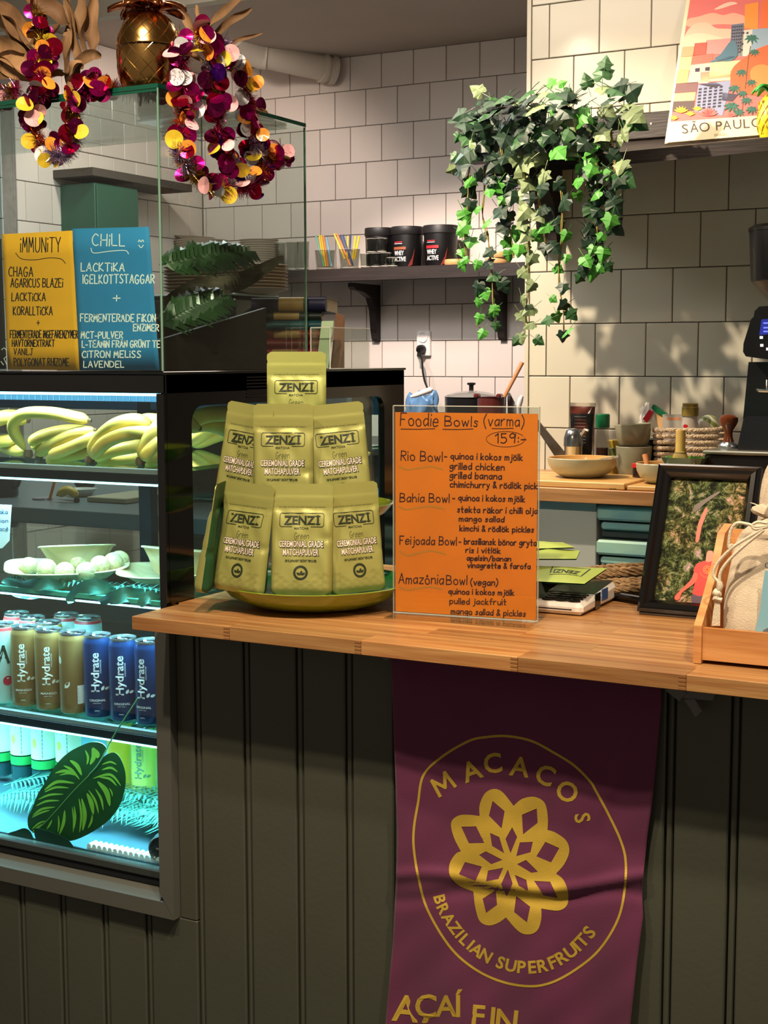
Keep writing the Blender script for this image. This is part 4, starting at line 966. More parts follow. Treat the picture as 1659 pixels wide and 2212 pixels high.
def garland(label, path, nd, sd, cols, fuzz=7.5, up=None, order=None):
    """path: 3-D points; tinsel needles all round it, discs standing off it"""
    rr = random.Random(sd); P = [Vector(p) for p in cr([tuple(p) for p in path], 16)]
    t = thing('tinsel_garland', label, 'garland', tuple(path[0]), group=None)
    Ls = sum((P[i+1]-P[i]).length for i in range(len(P)-1)); cm = {}
    segs = 6
    for g_ in range(segs):
        m = MB(); i0, i1 = int(len(P)*g_/segs), int(len(P)*(g_+1)/segs)
        core = P[i0:min(i1+1, len(P))]
        if len(core) > 1: m.tube(core, .0016, 5)
        nn = int(Ls*11000/segs)
        for _ in range(nn):
            i = rr.uniform(i0, min(i1, len(P)-1)-.01); a = P[int(i)].lerp(P[min(int(i)+1, len(P)-1)], i-int(i))
            d = Vector((rr.gauss(0, 1), rr.gauss(0, 1), rr.gauss(0, 1))).normalized(); l_ = rr.uniform(.010, .020)
            s_ = d.orthogonal().normalized()*.0006
            m.add([a-s_, a+s_, a+d*l_+s_*.3, a+d*l_-s_*.3], [(0, 1, 2, 3)])
        m.build('tinsel', M(*[('tinsel_rose', '#b23a6a', .22, .9), ('tinsel_copper', '#b85a2e', .22, .9), ('tinsel_silver', '#b9a6c8', .2, .9), ('tinsel_gold', '#a8863a', .22, .9)][(g_+sd) % 4]), t, kind='stuff')
    for _ in range(nd):
        i = rr.uniform(0, len(P)-1.01); a = P[int(i)]
        d = Vector((rr.gauss(0, 1), rr.gauss(-.25, .9), rr.gauss(0, 1))).normalized()
        e_ = Euler((rr.uniform(0, pi), rr.uniform(0, pi), rr.uniform(0, pi)))
        if rr.random() < .55: e_ = (Vector((-CAM.x+a.x, a.y, 0)).normalized()+Vector((rr.gauss(0, .5), rr.gauss(0, .3), rr.gauss(0, .5)))).to_track_quat('Z', 'Y').to_euler()
        kk = rr.choice(cols); sc = rr.uniform(.85, 1.12)
        inst(discm[kk], 'disc', a+d*rr.uniform(.010, .021), e_, (sc, sc, sc), t)
    return t
mix = ['foil_magenta']*4+['foil_red']*3+['foil_plum']*5+['foil_purple']+['disc_yellow']*2+['disc_orange']*2+['disc_pink']*2+['disc_white']*2
ga = lambda pts: [RY(x, y, 1.655+d) for x, y, d in pts]
garland('small garland loop of pink, yellow and plum discs hanging left of the brass pineapple',
        ga([(75, 20, .05), (90, 90, .03), (85, 150, .02), (95, 185, .01), (70, 225, 0), (72, 280, 0), (100, 320, 0), (135, 335, 0), (160, 300, 0), (158, 250, 0), (165, 210, .005), (185, 195, .01), (215, 175, .02)]), 100, 3, mix)
gb = lambda pts: [RX(x, y, -1.252+d) for x, y, d in pts]
garland('large garland with magenta discs draped down right of the brass pineapple',
        gb([(395, 110, 0), (388, 160, 0), (400, 215, 0), (392, 270, 0), (385, 320, .005), (405, 365, .005), (450, 400, .008), (500, 405, .01), (545, 400, .01), (585, 345, .008), (620, 335, .005)]), 92, 4, mix)
garland('second strand of the big garland, red and orange discs, right of the first strand',
        gb([(430, 70, .015), (452, 110, .012), (460, 160, .012), (470, 230, .012), (475, 300, .012), (492, 345, .012), (530, 370, .012)]), 62, 5, mix)
garland('third garland strand nearest the case edge with yellow and dark red discs',
        gb([(480, 90, .006), (505, 130, .006), (532, 190, .006), (540, 240, .006), (545, 290, .006), (560, 330, .006), (590, 350, .006)]), 58, 6, mix)
garland('short bit of tinsel garland at the left picture edge on the case',
        ga([(-25, 175, .05), (-5, 200, .04), (20, 205, .04), (35, 190, .04)]), 10, 7, ['disc_pink', 'disc_orange', 'foil_plum', 'foil_red'])
garland('tinsel garland lying on the case top behind the brass pineapple',
        [RZ(205, 178, 1.872), RZ(235, 186, 1.868)+Vector((0, .05, 0)), RZ(290, 180, 1.87)+Vector((0, .09, 0)), RZ(350, 178, 1.87)+Vector((0, .03, 0)), RZ(390, 150, 1.885)], 22, 9, ['foil_magenta', 'foil_plum', 'disc_pink', 'foil_red'])

# ---- dried leaves
dry = M('dried_leaf', '#6e5036', .7, noise=(18, .45), col2='#a07c56', var=.3, bump=(90, .6), stretch=(1, 1, .35))
t = thing('dried_leaf_bunch', 'bunch of brown curled dried leaves lying on the glass case', 'dried leaves', (-1.5, 1.74, 1.858))
def blade(pts, w, yy, tw=.6, sd=1, par=None, name='leaf', mat=None, cup=.35):
    rr = random.Random(sd); P = cr([tuple(RY(x, y, yy+d)) for x, y, d in pts], 7); n_ = len(P); m = MB(); K_ = 6; vs = []
    for i, p in enumerate(P):
        p = Vector(p); d = (Vector(P[min(i+1, n_-1)])-Vector(P[max(i-1, 0)])).normalized(); f = i/(n_-1)
        side = d.cross(Vector((0, -1, 0))).normalized(); nn = side.cross(d); a = tw*sin(f*3+sd)+.5*sin(f*9+sd); sd_ = side*cos(a)+nn*sin(a); n2 = sd_.cross(d)
        ww = w*(sin(pi*min(1, f*.92+.06))**.7)
        for k_ in range(K_+1):
            u = k_/K_*2-1; vs.append(p+sd_*u*ww+n2*(cup*ww*(u*u)+.05*ww*sin(u*8+f*20+sd)))
    m.add(vs, [(i*(K_+1)+k_, i*(K_+1)+k_+1, (i+1)*(K_+1)+k_+1, (i+1)*(K_+1)+k_) for i in range(n_-1) for k_ in range(K_)])
    return m.build(name, mat or dry, par, smooth='all')
DL = [([(110, 150, 0), (60, 90, 0), (20, 50, .02), (-40, 10, .03)], .020), ([(105, 165, 0), (50, 130, -.01), (0, 100, 0), (-50, 95, .02)], .018), ([(90, 135, 0), (40, 60, .01), (0, 5, .02)], .016),
      ([(95, 150, .01), (40, 140, 0), (-30, 150, 0)], .022), ([(90, 175, 0), (40, 155, -.01), (-5, 130, 0), (-40, 128, 0)], .013), ([(150, 50, .02), (120, 25, .01), (80, 5, 0), (50, -15, 0)], .014),
      ([(130, 55, .01), (105, 90, -.01), (110, 130, -.01), (90, 150, 0)], .013), ([(160, 200, .03), (150, 130, .03), (155, 60, .03), (150, -20, .04)], .014), ([(190, 120, .04), (180, 60, .04), (185, 0, .05), (180, -40, .05)], .015),
      ([(205, 110, .05), (198, 60, .05), (203, -20, .05)], .011), ([(160, 170, .02), (170, 140, .01), (200, 118, .01), (218, 125, .02)], .009), ([(150, 185, .01), (160, 150, 0), (178, 135, 0)], .012),
      ([(0, 160, .02), (40, 150, .0), (85, 158, 0)], .010), ([(0, 240, .02), (20, 215, .01), (40, 170, .01)], .007), ([(175, 150, .04), (165, 90, .03), (150, 20, .03), (135, -30, .03)], .010),
      ([(60, 200, .03), (100, 170, .02), (140, 160, .02)], .012), ([(150, 175, 0), (165, 215, -.01), (152, 240, 0)], .008), ([(138, 375, -.01), (136, 390, -.01), (140, 400, -.01)], .003)]
for i, (p, w_) in enumerate(DL[:-1]): blade(p, w_, 1.72, tw=.9, sd=i*1.7, par=t, cup=.5)
t = thing('dried_leaf_sprig', 'thin dried leaves fanning up behind the large garland, right of the pineapple', 'dried leaves', (-1.36, 1.86, 1.857))
for i, (p, w_) in enumerate([([(440, 80, 0), (470, 40, 0), (520, 0, 0), (560, -30, 0)], .009), ([(455, 80, 0), (500, 45, 0), (545, 18, 0)], .008), ([(440, 95, 0), (410, 50, 0), (385, 8, 0)], .010), ([(440, 70, 0), (432, 40, 0), (423, 10, 0)], .006),
      ([(490, 100, 0), (520, 85, 0), (568, 72, 0)], .004), ([(400, 130, 0), (390, 90, 0), (388, 48, 0)], .006), ([(440, 130, 0), (400, 105, 0), (370, 85, 0), (350, 78, 0)], .010), ([(460, 125, 0), (500, 150, 0), (520, 165, 0)], .005)]):
    blade(p, w_*.8, 1.86, tw=.6, sd=i*2.3+1, par=t, cup=.5)

# ---- brass pineapple jar
brass = M('brass', '#c59a5a', .20, metal=1, noise=(7, .12), bump=(30, .1)); copper = M('copper', '#b9704a', .25, metal=1)
pc = RZ(286, 189, 1.857); pc = Vector((pc.x+.002, 1.735, 1.8562)); SC = .00071
t = thing('brass_pineapple', 'brass pineapple jar with copper leaves standing on the glass case', 'ornament', tuple(pc))
HB = .1135; prof = []
for i in range(33):
    f = i/32; z = HB*f
    r_ = .0475*(max(0.0, 1-abs((f-.44)/.60)**2.6))**.5
    if f < .02: r_ = min(r_, .022)
    prof.append((r_, z))
prof = [(.0, 0), (.020, 0)]+[p for p in prof if p[1] > .002 and p[0] > .014]+[(.012, HB*.985)]
def rad(z):
    for (a, b), (c, d) in zip(prof[1:], prof[2:]):
        if b <= z <= d: return a+(c-a)*(z-b)/max(1e-9, d-b)
    return .012
m = MB(); m.lathe([(r_, z) for r_, z in prof if z < HB*.56], pc, 48); m.build('jar_body', brass, t, smooth=True)
m = MB(); m.lathe([(rad(HB*.56)+.0006, HB*.562)]+[(r_, z) for r_, z in prof if z > HB*.57]+[(0, HB)], pc, 48); m.build('jar_lid', brass, t, smooth=True)
eng = M('engraving', '#e8c88a', .15, metal=1)
for part, za, zb in (('jar_body', .06, .55), ('jar_lid', .575, .93)):
    m = MB()
    for s_ in (-1, 1):
        for k_ in range(13):
            pts = []
            for i in range(15):
                f = i/14; z = HB*(za+(zb-za)*f); a = 2*pi*k_/13+s_*(f*(zb-za))*2.3+(.3 if za > .5 else 0); r_ = rad(z)+.0001; pts.append(pc+Vector((r_*cos(a), r_*sin(a), z)))
            m.tube(pts, .00045, 4)
    m.build('engraved_lines', eng, t)
m = MB(); m.tube([pc+Vector(((rad(HB*.56)+.0008)*cos(i*pi/24), (rad(HB*.56)+.0008)*sin(i*pi/24), HB*.56)) for i in range(49)], .0007, 5); m.build('seam_ring', eng, t)
for k_ in range(7):
    a = 2*pi*k_/7+.25; m = MB(); vs = []; K_ = 6
    for i in range(9):
        f = i/8; rr_ = .006+.052*f; z = HB+.004+.010*sin(f*2.2)-.012*f*f; w_ = .0165*sin(pi*(f*.8+.18))**.7*(1 if f < .98 else .4)
        for j in range(K_+1):
            u = j/K_*2-1; x = rr_; y = u*w_; vs.append(pc+Vector((x*cos(a)-y*sin(a), x*sin(a)+y*cos(a), z+.004*(1-u*u)-.002*abs(u))))
    m.add(vs, [(i*(K_+1)+j, i*(K_+1)+j+1, (i+1)*(K_+1)+j+1, (i+1)*(K_+1)+j) for i in range(8) for j in range(K_)])
    o = m.build('crown_leaf', copper, t, smooth='all'); s_ = o.modifiers.new('t', 'SOLIDIFY'); s_.thickness = .0022
for k_ in range(6):
    a = 2*pi*k_/6; m = MB(); vs = []; K_ = 4
    for i in range(8):
        f = i/7; rr_ = .004+.026*f; z = HB+.012+.032*f; w_ = .010*sin(pi*(f*.85+.12))
        for j in range(K_+1):
            u = j/K_*2-1; vs.append(pc+Vector((rr_*cos(a)-u*w_*sin(a), rr_*sin(a)+u*w_*cos(a), z)))
    m.add(vs, [(i*(K_+1)+j, i*(K_+1)+j+1, (i+1)*(K_+1)+j+1, (i+1)*(K_+1)+j) for i in range(7) for j in range(K_)])
    o = m.build('crown_leaf', copper, t, smooth='all'); s_ = o.modifiers.new('t', 'SOLIDIFY'); s_.thickness = .002

# ---- cans
steel = M('can_metal', '#cfd6d8', .22, metal=.95)
CH, CR = .1335, .0232
def can(label, loc, col, txtcol, text=None, sub=None, rz=0, group=None, ring=None, col2=None, leaves=True, barcode=False, rot=None, cap_top=False):
    t = thing('drink_can', label, 'can', tuple(loc), rot or (0, 0, 0), group)
    pr = [(CR*.82, .0005), (CR*.95, .003), (CR, .008), (CR, CH-.014), (CR*.985, CH-.011), (CR*.90, CH-.005)]
    m = MB(); m.lathe(pr, n=40)
    m.build('can_body', M('can_'+col.strip('#'), col, .30, coat=.3, metal=.15), t, smooth=35, world=False)
    m = MB(); m.lathe([(CR*.90, CH-.005), (CR*.93, CH-.001), (CR*.91, CH), (CR*.85, CH-.001), (CR*.83, CH-.005), (0, CH-.005)], n=40); lid = m.build('can_lid', steel, t, smooth=35, world=False)
    m = MB(); m.tube([(.0015+.006*cos(i*pi/8), .0045*sin(i*pi/8), CH-.0038) for i in range(17)], .0009, 5); m.tube([(-.009, 0, CH-.0038), (-.004, 0, CH-.0036)], .0022, 6); m.build('pull_tab', steel, lid, world=False)
    if ring:
        m = MB(); m.lathe([(CR*.985+.0003, CH-.0105), (CR*.915+.0003, CH-.0055)], n=40, cap=False); m.build('neck_ring', M('ring_'+ring.strip('#'), ring, .3), t, world=False, smooth=True)
    if text:
        tm = M('canprint_'+txtcol.strip('#'), txtcol, .4)
        def pmc(x, y):                              # x = arc length round the can, y = height
            a = -pi/2+x/CR+R(rz); return ((CR+.0008)*cos(a), (CR+.0008)*sin(a), y)
        m = MB(); vs, fs, x0, x1 = fontmesh(text, .02); k_ = .0130/.729; kx = .063/(x1-x0)
        m.add([pmc(-b*k_+.004, .044+(a-x0)*kx) for a, b in vs], fs)
        vs, fs, x0, x1 = fontmesh('COCOWATER', .01); k_ = .0022/.729; kx = .022/(x1-x0); m.add([pmc(-b*k_+.0078, .074+(a-x0)*kx) for a, b in vs], fs)
        if sub:
            vs, fs, x0, x1 = fontmesh(sub, .02); k_ = .0036/.729; kx = .026/(x1-x0); m.add([pmc(-.012+(a-x0)*kx, .0285+b*k_) for a, b in vs], fs)
            vs, fs, x0, x1 = fontmesh('320ML', 0); k_ = .002/.729; kx = .008/(x1-x0); m.add([pmc(-.004+(a-x0)*kx, .0125+b*k_) for a, b in vs], fs)
            m.ribbon([(-.006, .0255), (.006, .0255)], .0006, pmc)
        for ca, cb, an in ((.0075, .0460, 60), (.0125, .0475, 20)):
            l_ = .0085; c_, s_ = cos(R(an)), sin(R(an)); lf = [(0, 0), (.3, .26), (.7, .24), (1, 0), (.7, -.24), (.3, -.26)]
            m.add([pmc(ca+l_*(x*c_-y*s_), cb+l_*(x*s_+y*c_)) for x, y in lf], [(0, 1, 2, 3, 4, 5)])
        m.build('can_print', tm, t, world=False)
    if barcode:
        m = MB(); m.cur = 0
        pb = lambda x, y: ((CR+.0002)*cos(-pi/2+x/CR+R(rz)), (CR+.0002)*sin(-pi/2+x/CR+R(rz)), y)
        m.grid(lambda u, v: pb(.010+.014*u, .018+.030*v), 6, 1); m.build('barcode_label', M('label_white', '#e8ece8', .5), t, world=False)
        m = MB(); pb2 = lambda x, y: ((CR+.0004)*cos(-pi/2+x/CR+R(rz)), (CR+.0004)*sin(-pi/2+x/CR+R(rz)), y)
        for i in range(13): m.ribbon([(.0115, .0195+i*.0021), (.0225, .0195+i*.0021)], .0006+.0008*((i*7) % 3)/2, pb2)
        m.build('barcode', blackp, t, world=False)
        m = MB()
        for ca, cb, an in ((-.011, .044, 50), (-.020, .082, 100)):
            l_ = .014; c_, s_ = cos(R(an)), sin(R(an)); m.add([pb(ca+l_*(x*c_-y*s_), cb+l_*(x*s_+y*c_)) for x, y in [(0, 0), (.3, .26), (.7, .24), (1, 0), (.7, -.24), (.3, -.26)]], [(0, 1, 2, 3, 4, 5)])
        m.build('can_print', M('canprint_'+txtcol.strip('#'), txtcol, .4), t, world=False)
    return t
z3 = .8945; b0 = Vector((-1.3635, 1.750, z3)); ddx = Vector((-.0510, -.0002, 0))
def cpos(k_): return b0+ddx*k_
blu, brn = '#14305c', '#8a6a3c'
can('dark blue coconut water can at the right end of the front row', cpos(0), blu, '#d8dfe6', 'Hydrate', 'ORIGINAL', rz=8)
can('dark blue coconut water can, second from the right in the front row', cpos(1), blu, '#d8dfe6', 'Hydrate', 'ORIGINAL', rz=28)
can('dark blue coconut water can, third from the right, next to the barcode can', cpos(2), blu, '#d8dfe6', 'Hydrate', 'ORIGINAL', rz=32)
can('brown mango can turned to show its barcode, between blue and brown cans', cpos(3), brn, '#dfe0d0', barcode=True, rz=30)
can('brown mango coconut water can left of the barcode can', cpos(4), brn, '#dfe0d0', 'Hydrate', 'MANGO', rz=34)
can('brown mango coconut water can, leftmost of the brown ones', cpos(5), brn, '#dfe0d0', 'Hydrate', 'MANGO', rz=30)
def bigA(t_):
    pmc = lambda x, y: ((CR+.0008)*cos(-pi/2+x/CR+R(40)), (CR+.0008)*sin(-pi/2+x/CR+R(40)), y)
    m = MB()
    for p in ([(-.004, .070), (.004, .098), (.012, .070)], [(-.001, .079), (.009, .079)]):
        for a, b in zip(p, p[1:]): m.ribbon([a, b], .0045, pmc)
    m.build('can_print', blackp, t_, world=False)
    m = MB(); c_ = [pmc(.010+.008*cos(i*.5), .040+.008*sin(i*.5)) for i in range(13)]; m.add(c_, [tuple(range(13))]); m.build('cherry_print', M('cherry', '#b52436', .4), t_, world=False)
bigA(can('pale mint can with a cherry print at the left picture edge', cpos(6), '#b8d8cc', '#20201e', ring='#c23a3a'))
for i, (x, y, c_, rg) in enumerate([(36, 1322, '#e6efe9', '#d44848'), (70, 1331, '#eef2ee', '#d44848'), (104, 1341, '#e8dcb0', '#e2b23a'), (143, 1325, '#d8efe8', '#d44848'), (190, 1331, '#bfe4e0', '#d44848')]):
    can(['white can with a red rim in the back row, leftmost', 'white can with a red rim behind the brown mango cans', 'cream can with a gold rim behind the barcode can', 'pale can with red rim in the rear row, farthest from the glass', 'light teal can with red rim, rightmost of the back row'][i],
        Vector((RZ(x, y, z3+CH).x, RZ(x, y, z3+CH).y+(.0 if i < 3 else 0), z3)), c_, '#888888', ring=rg)
# bottom shelf
z4 = .700
def onfloor(x, y): p = RZ(x, y, z4); return Vector((p.x, p.y, z4))
gc = can('light green ginger can on the fridge floor, right of the striped leaf', onfloor(314, 1728), '#c8d86a', '#5f8a6e', 'Hydrate', 'GINGER', rz=14)
can('yellow can on the fridge floor just behind the striped leaf', onfloor(262, 1712), '#e2c63c', '#7a6a20')
can('pale lime can at the right edge behind the fridge frame', onfloor(372, 1738), '#d6e88a', '#7a8a40')
glassb = glassmat('bottle_glass', '#dff4ee', .05)
for i, (x, y) in enumerate([(5, 1672), (52, 1680), (97, 1690), (150, 1697)]):
    p = onfloor(x, y)
    t = thing('drink_bottle', ['clear bottle with a white and green label at the left picture edge', 'clear bottle with green band, second from the left edge on the fridge floor', 'clear bottle with green band, partly behind the striped leaf tip', 'clear bottle with white label mostly hidden behind the striped leaf'][i], 'bottle', tuple(p))
    m = MB(); m.lathe([(.018, 0), (.0222, .003), (.0225, .02), (.0225, .125), (.020, .14), (.010, .152)], p, 32); m.build('glass_body', glassb, t, smooth=True)
    m = MB(); m.lathe([(.0, .003), (.0212, .003), (.0212, .026), (0, .026)], p, 24); m.build('drink', M('dark_teal_drink', '#24505a', .2), t, smooth=True)
    m = MB(); m.lathe([(.0229, .048), (.0229, .125)], p, 32, cap=False); m.build('label_band', M('label_cream', '#eef6e6', .5), t, smooth=True)
    m = MB(); m.lathe([(.0230, .030), (.0230, .0455)], p, 32, cap=False); m.build('green_band', M('band_green', '#2fb45a', .4), t, smooth=True)
    m = MB(); m.lathe([(.0105, .152), (.0105, .164), (0, .165)], p, 20); m.build('cap', M('label_white', '#e8ece8', .5), t, smooth=True)
    pmb = lambda a_, z: (p.x+.0232*cos(-pi/2+a_/.0229), p.y+.0232*sin(-pi/2+a_/.0229), p.z+z)
    m = MB()
    for q in range(9): m.ribbon([(.014+.0*q, .052+q*.0075), (.014, .057+q*.0075)], .0012, pmb)
    for q in range(3): m.ribbon([(-.008, .112-q*.006), (.004, .112-q*.006)], .0018, pmb)
    m.build('label_print', M('teal_print', '#3f8f8a', .5), t)
    m = MB(); q = [(-.002+.005*cos(i_*.63), .078+.009*sin(i_*.63)) for i_ in range(10)]; m.add([pmb(*s_) for s_ in q], [tuple(range(10))]); m.build('lemon_print', M('lemon', '#e6e06a', .5), t)
lay = RZ(352, 1836, z4+CR)
can('silver-topped can lying on its side in the right front corner of the fridge', RY(347, 1836, 1.704)-Vector((sin(R(10)), -cos(R(10)), 0))*CH, '#3d5560', '#d0d8d8', rot=(R(90), 0, R(10)))

# ---- striped leaf standing against the front glass
LQ = lambda x, y: (x/4.366, 1560+y/4.366)
lfp = lambda e=0: (lambda x, y: RY(x, y, 1.7045+.012*((y-1600)/240.0-.5)**2-e))
dkg = M('leaf_dark_green', '#1d5a2a', .4, bump=(60, .3), noise=(30, .25), coat=.2); ltg = M('leaf_stripe', '#8fd64a', .4); vein = M('leaf_vein', '#6fae5a', .5)
t = thing('striped_leaf', 'large dark green leaf with lime stripes leaning on the fridge glass', 'leaf', tuple(RY(70, 1815, 1.7045)))
ol = [(840,500),(905,400),(945,385),(985,320),(1075,285),(1140,350),(1182,480),(1175,640),(1120,800),(1020,930),(880,1030),(740,1100),(640,1120),(540,1090),(430,1050),(330,1045),(270,1000),(262,900),(300,820),(350,690),(430,560),(520,410),(640,290),(770,220),(860,188),(950,195),(1000,240),(990,300),(930,390)]
olp = [LQ(*p) for p in cr(ol[1:], 3, True)]
m = MB(); m.slab([lfp()(*p) for p in olp], (0, .0007, 0)); m.build('leaf_blade', dkg, t, fixn=True)
m = MB(); f_ = lfp(.0004)
def stripe(a, b, bend, w):
    c_ = ((a[0]+b[0])/2+bend[0], (a[1]+b[1])/2+bend[1]); P = cr([a, c_, b], 6); n_ = len(P); L1, R1 = [], []
    for i, p in enumerate(P):
        q = P[min(i+1, n_-1)]; o = P[max(i-1, 0)]; dx, dy = q[0]-o[0], q[1]-o[1]; l_ = math.hypot(dx, dy); ww = w*sin(pi*(i/(n_-1)*.9+.05))/2
        L1.append(f_(*LQ(p[0]-dy/l_*ww, p[1]+dx/l_*ww))); R1.append(f_(*LQ(p[0]+dy/l_*ww, p[1]-dx/l_*ww)))
    m.add(L1+R1, [(i, i+1, n_+i+1, n_+i) for i in range(n_-1)])
for a, b, bd, w_ in [((770,500),(660,360),(10,-20),40),((850,400),(870,245),(25,0),44),((820,400),(805,265),(18,0),22),((915,340),(875,240),(25,10),40),((750,540),(600,410),(0,-25),26),((720,500),(520,480),(0,-30),30),((740,510),(560,500),(0,-22),18),
    ((700,575),(420,640),(-20,-45),30),((650,620),(420,660),(-10,-25),22),((600,680),(360,730),(-10,-20),20),((560,740),(340,790),(-10,-20),20),((520,800),(310,880),(-20,-20),22),((470,830),(300,900),(0,-10),18),((430,930),(300,1010),(0,-15),16),
    ((920,560),(1035,790),(25,-20),50),((900,630),(975,830),(15,-10),22),((940,520),(1100,600),(15,-25),24),((880,530),(1140,600),(30,-70),24),((960,450),(1110,470),(10,-30),22),((960,400),(1100,400),(10,-25),18),
    ((820,670),(880,870),(10,-10),44),((835,640),(930,860),(15,-10),22),((770,720),(780,1020),(25,0),38),((745,720),(750,1040),(20,0),22),((700,790),(700,1000),(10,0),20),((680,800),(690,1040),(10,0),16),((610,830),(560,1060),(15,0),30),((550,880),(545,1040),(8,0),16),
    ((490,920),(440,1010),(5,0),16),((870,870),(830,1000),(12,0),20),((1030,620),(1060,700),(8,0),14),((400,960),(300,1040),(0,-5),14)]: stripe(a, b, bd, w_)
m.build('stripe', ltg, t)
m = MB(); m.ribbon(cr([LQ(*p) for p in [(835,505),(700,640),(540,820),(420,950),(310,1045)]], 5), 1.8, lfp(.0008)); m.build('midrib', vein, t)
m = MB(); sp_ = [(840,500),(940,380),(1060,150),(1155,0)]; sp_ = [lfp(.002)(*LQ(*p)) for p in sp_]+[lfp(.002)(298, 1508)]; m.tube(cr([tuple(p) for p in sp_], 5), .0012, 6); m.build('leaf_stalk', M('stalk', '#4a7a4a', .5), t, smooth=True)
t = thing('small_dark_leaf', 'small dark folded leaf at the foot of the striped leaf, right one', 'leaf', tuple(RY(110, 1800, 1.7015)))
m = MB(); m.slab([RY(*LQ(*p), 1.7000) for p in cr([(325,1005),(420,1020),(540,1060),(640,1110),(690,1185),(600,1180),(480,1140),(390,1155),(340,1110)], 3, True)], (0, .0007, 0)); m.build('leaf_blade', M('leaf_deep', '#0f3a24', .4), t, fixn=True)
t = thing('small_dark_leaf', 'small dark folded leaf at the foot of the striped leaf, left one', 'leaf', tuple(RY(50, 1800, 1.7015)))
m = MB(); m.slab([RY(*LQ(*p), 1.7000) for p in cr([(75,1050),(150,1025),(230,1000),(290,1040),(310,1130),(210,1120),(100,1095)], 3, True)], (0, .0007, 0)); m.build('leaf_blade', M('leaf_deep', '#0f3a24', .4), t, fixn=True)

# ---- palm fronds lying as a bed
def frond(name, label, base, tip, h, w, n_, mat, sag=.01, sd=1, up=Vector((0, 0, 1)), group=None, wd=.0045, parent=None):
    rr = random.Random(sd); a, b = Vector(base), Vector(tip); d = (b-a); L1 = d.length; d.normalize(); side = d.cross(up).normalized()
    m = MB(); sp = [a+d*L1*f+up*(h*sin(pi*f)) for f in [i/12 for i in range(13)]]; m.tube(sp, [.0018*(1-.7*i/12) for i in range(13)], 5)
    for i in range(n_):
        f = .06+.92*i/n_; p = a+d*L1*f+up*(h*sin(pi*f))
        for s_ in (-1, 1):
            l_ = w*sin(pi*(f*.8+.15))**.6*rr.uniform(.85, 1.1); dr = (d*.65+side*s_).normalized()
            q1 = p+dr*l_*.5+up*(.004+rr.uniform(-.002, .003)); q2 = p+dr*l_-up*sag*rr.uniform(.3, 1.2); ww = dr.cross(up).normalized()*wd
            m.add([p-ww*.3, p+ww*.3, q1+ww*.5+up*.001, q1-ww*.5, q2], [(0, 1, 2, 3), (3, 2, 4)])
    if parent: return m.build(name, mat, parent)
    return tag(m.build(name, mat, org=base), label, 'palm leaf', group)
fg = M('plastic_leaf', '#4f9c8c', .3, coat=.3, noise=(20, .3), var=.2)
def bx(x0, x1, y0, y1, z): return Vector((rnd.uniform(x0, x1), rnd.uniform(y0, y1), z))
for i, (a, b) in enumerate([((-1.72, 1.80), (-1.48, 1.79)), ((-1.70, 1.84), (-1.45, 1.90)), ((-1.32, 1.84), (-1.50, 1.80)), ((-1.33, 1.79), (-1.44, 1.82)), ((-1.34, 1.93), (-1.56, 1.86)), ((-1.60, 1.80), (-1.36, 1.81)), ((-1.75, 1.80), (-1.55, 1.83)), ((-1.48, 1.86), (-1.34, 1.79)), ((-1.66, 1.90), (-1.40, 1.86)), ((-1.56, 1.84), (-1.32, 1.92)), ((-1.78, 1.86), (-1.58, 1.92))]):
    frond('palm_leaf', 'glossy artificial palm frond on the fridge floor, '+('at the far left, front', 'left, behind the striped leaf', 'right, behind the lying can', 'right front, beside the lying can', 'at the back right under the ginger can', 'front centre, right of the striped leaf', 'far left under the bottles', 'right centre, topmost of the bed', 'back, under the yellow can', 'back right corner', 'back left under the bottles')[i], (a[0], a[1], z4+.004), (b[0], b[1], z4+.006+.002*i), .014, .062, 24, fg, sd=i, group='palm fronds on the fridge floor', sag=.008)
def strap(pts, w, yy, label, sd, grp=None):
    o = blade(pts, w, yy, tw=.2, sd=sd, par=None, name='draped_leaf', mat=fg, cup=.25); return tag(o, label, 'leaf', grp)
for i, (p, w_, y_, lb) in enumerate([([(5, 1255, 0), (60, 1262, -.01), (110, 1262, -.01), (140, 1268, 0)], .010, 1.722, 'broad plastic leaf draped over the middle shelf edge, left'), ([(145, 1300, -.012), (180, 1272, -.008), (225, 1268, 0), (250, 1272, .01)], .0125, 1.722, 'broad plastic leaf draped over the middle shelf edge, centre'),
      ([(215, 1300, -.012), (260, 1288, -.01), (290, 1282, 0), (312, 1278, .01)], .0125, 1.722, 'pale blue leaf next to the centre one on the middle shelf'), ([(300, 1308, -.012), (320, 1292, -.01), (345, 1296, 0), (360, 1310, 0)], .011, 1.722, 'pointed leaf at the right end of the middle shelf'),
      ([(10, 1275, -.01), (50, 1285, -.012), (90, 1290, -.01)], .006, 1.728, 'narrow leaf hanging lowest over the middle shelf edge, left')]):
    strap(p, w_, y_, lb, i+2)
for i, (a, b) in enumerate([((-1.58, 1.76), (-1.40, 1.74)), ((-1.48, 1.74), (-1.31, 1.76)), ((-1.66, 1.75), (-1.56, 1.76))]):
    frond('palm_leaf', 'thin palm leaf under the plates on the middle shelf, '+('centre', 'right', 'left')[i], (a[0], a[1], 1.1005), (b[0], b[1], 1.103), .006, .035, 16, fg, sd=i+20, group='palm leaves on the middle shelf', sag=.004)

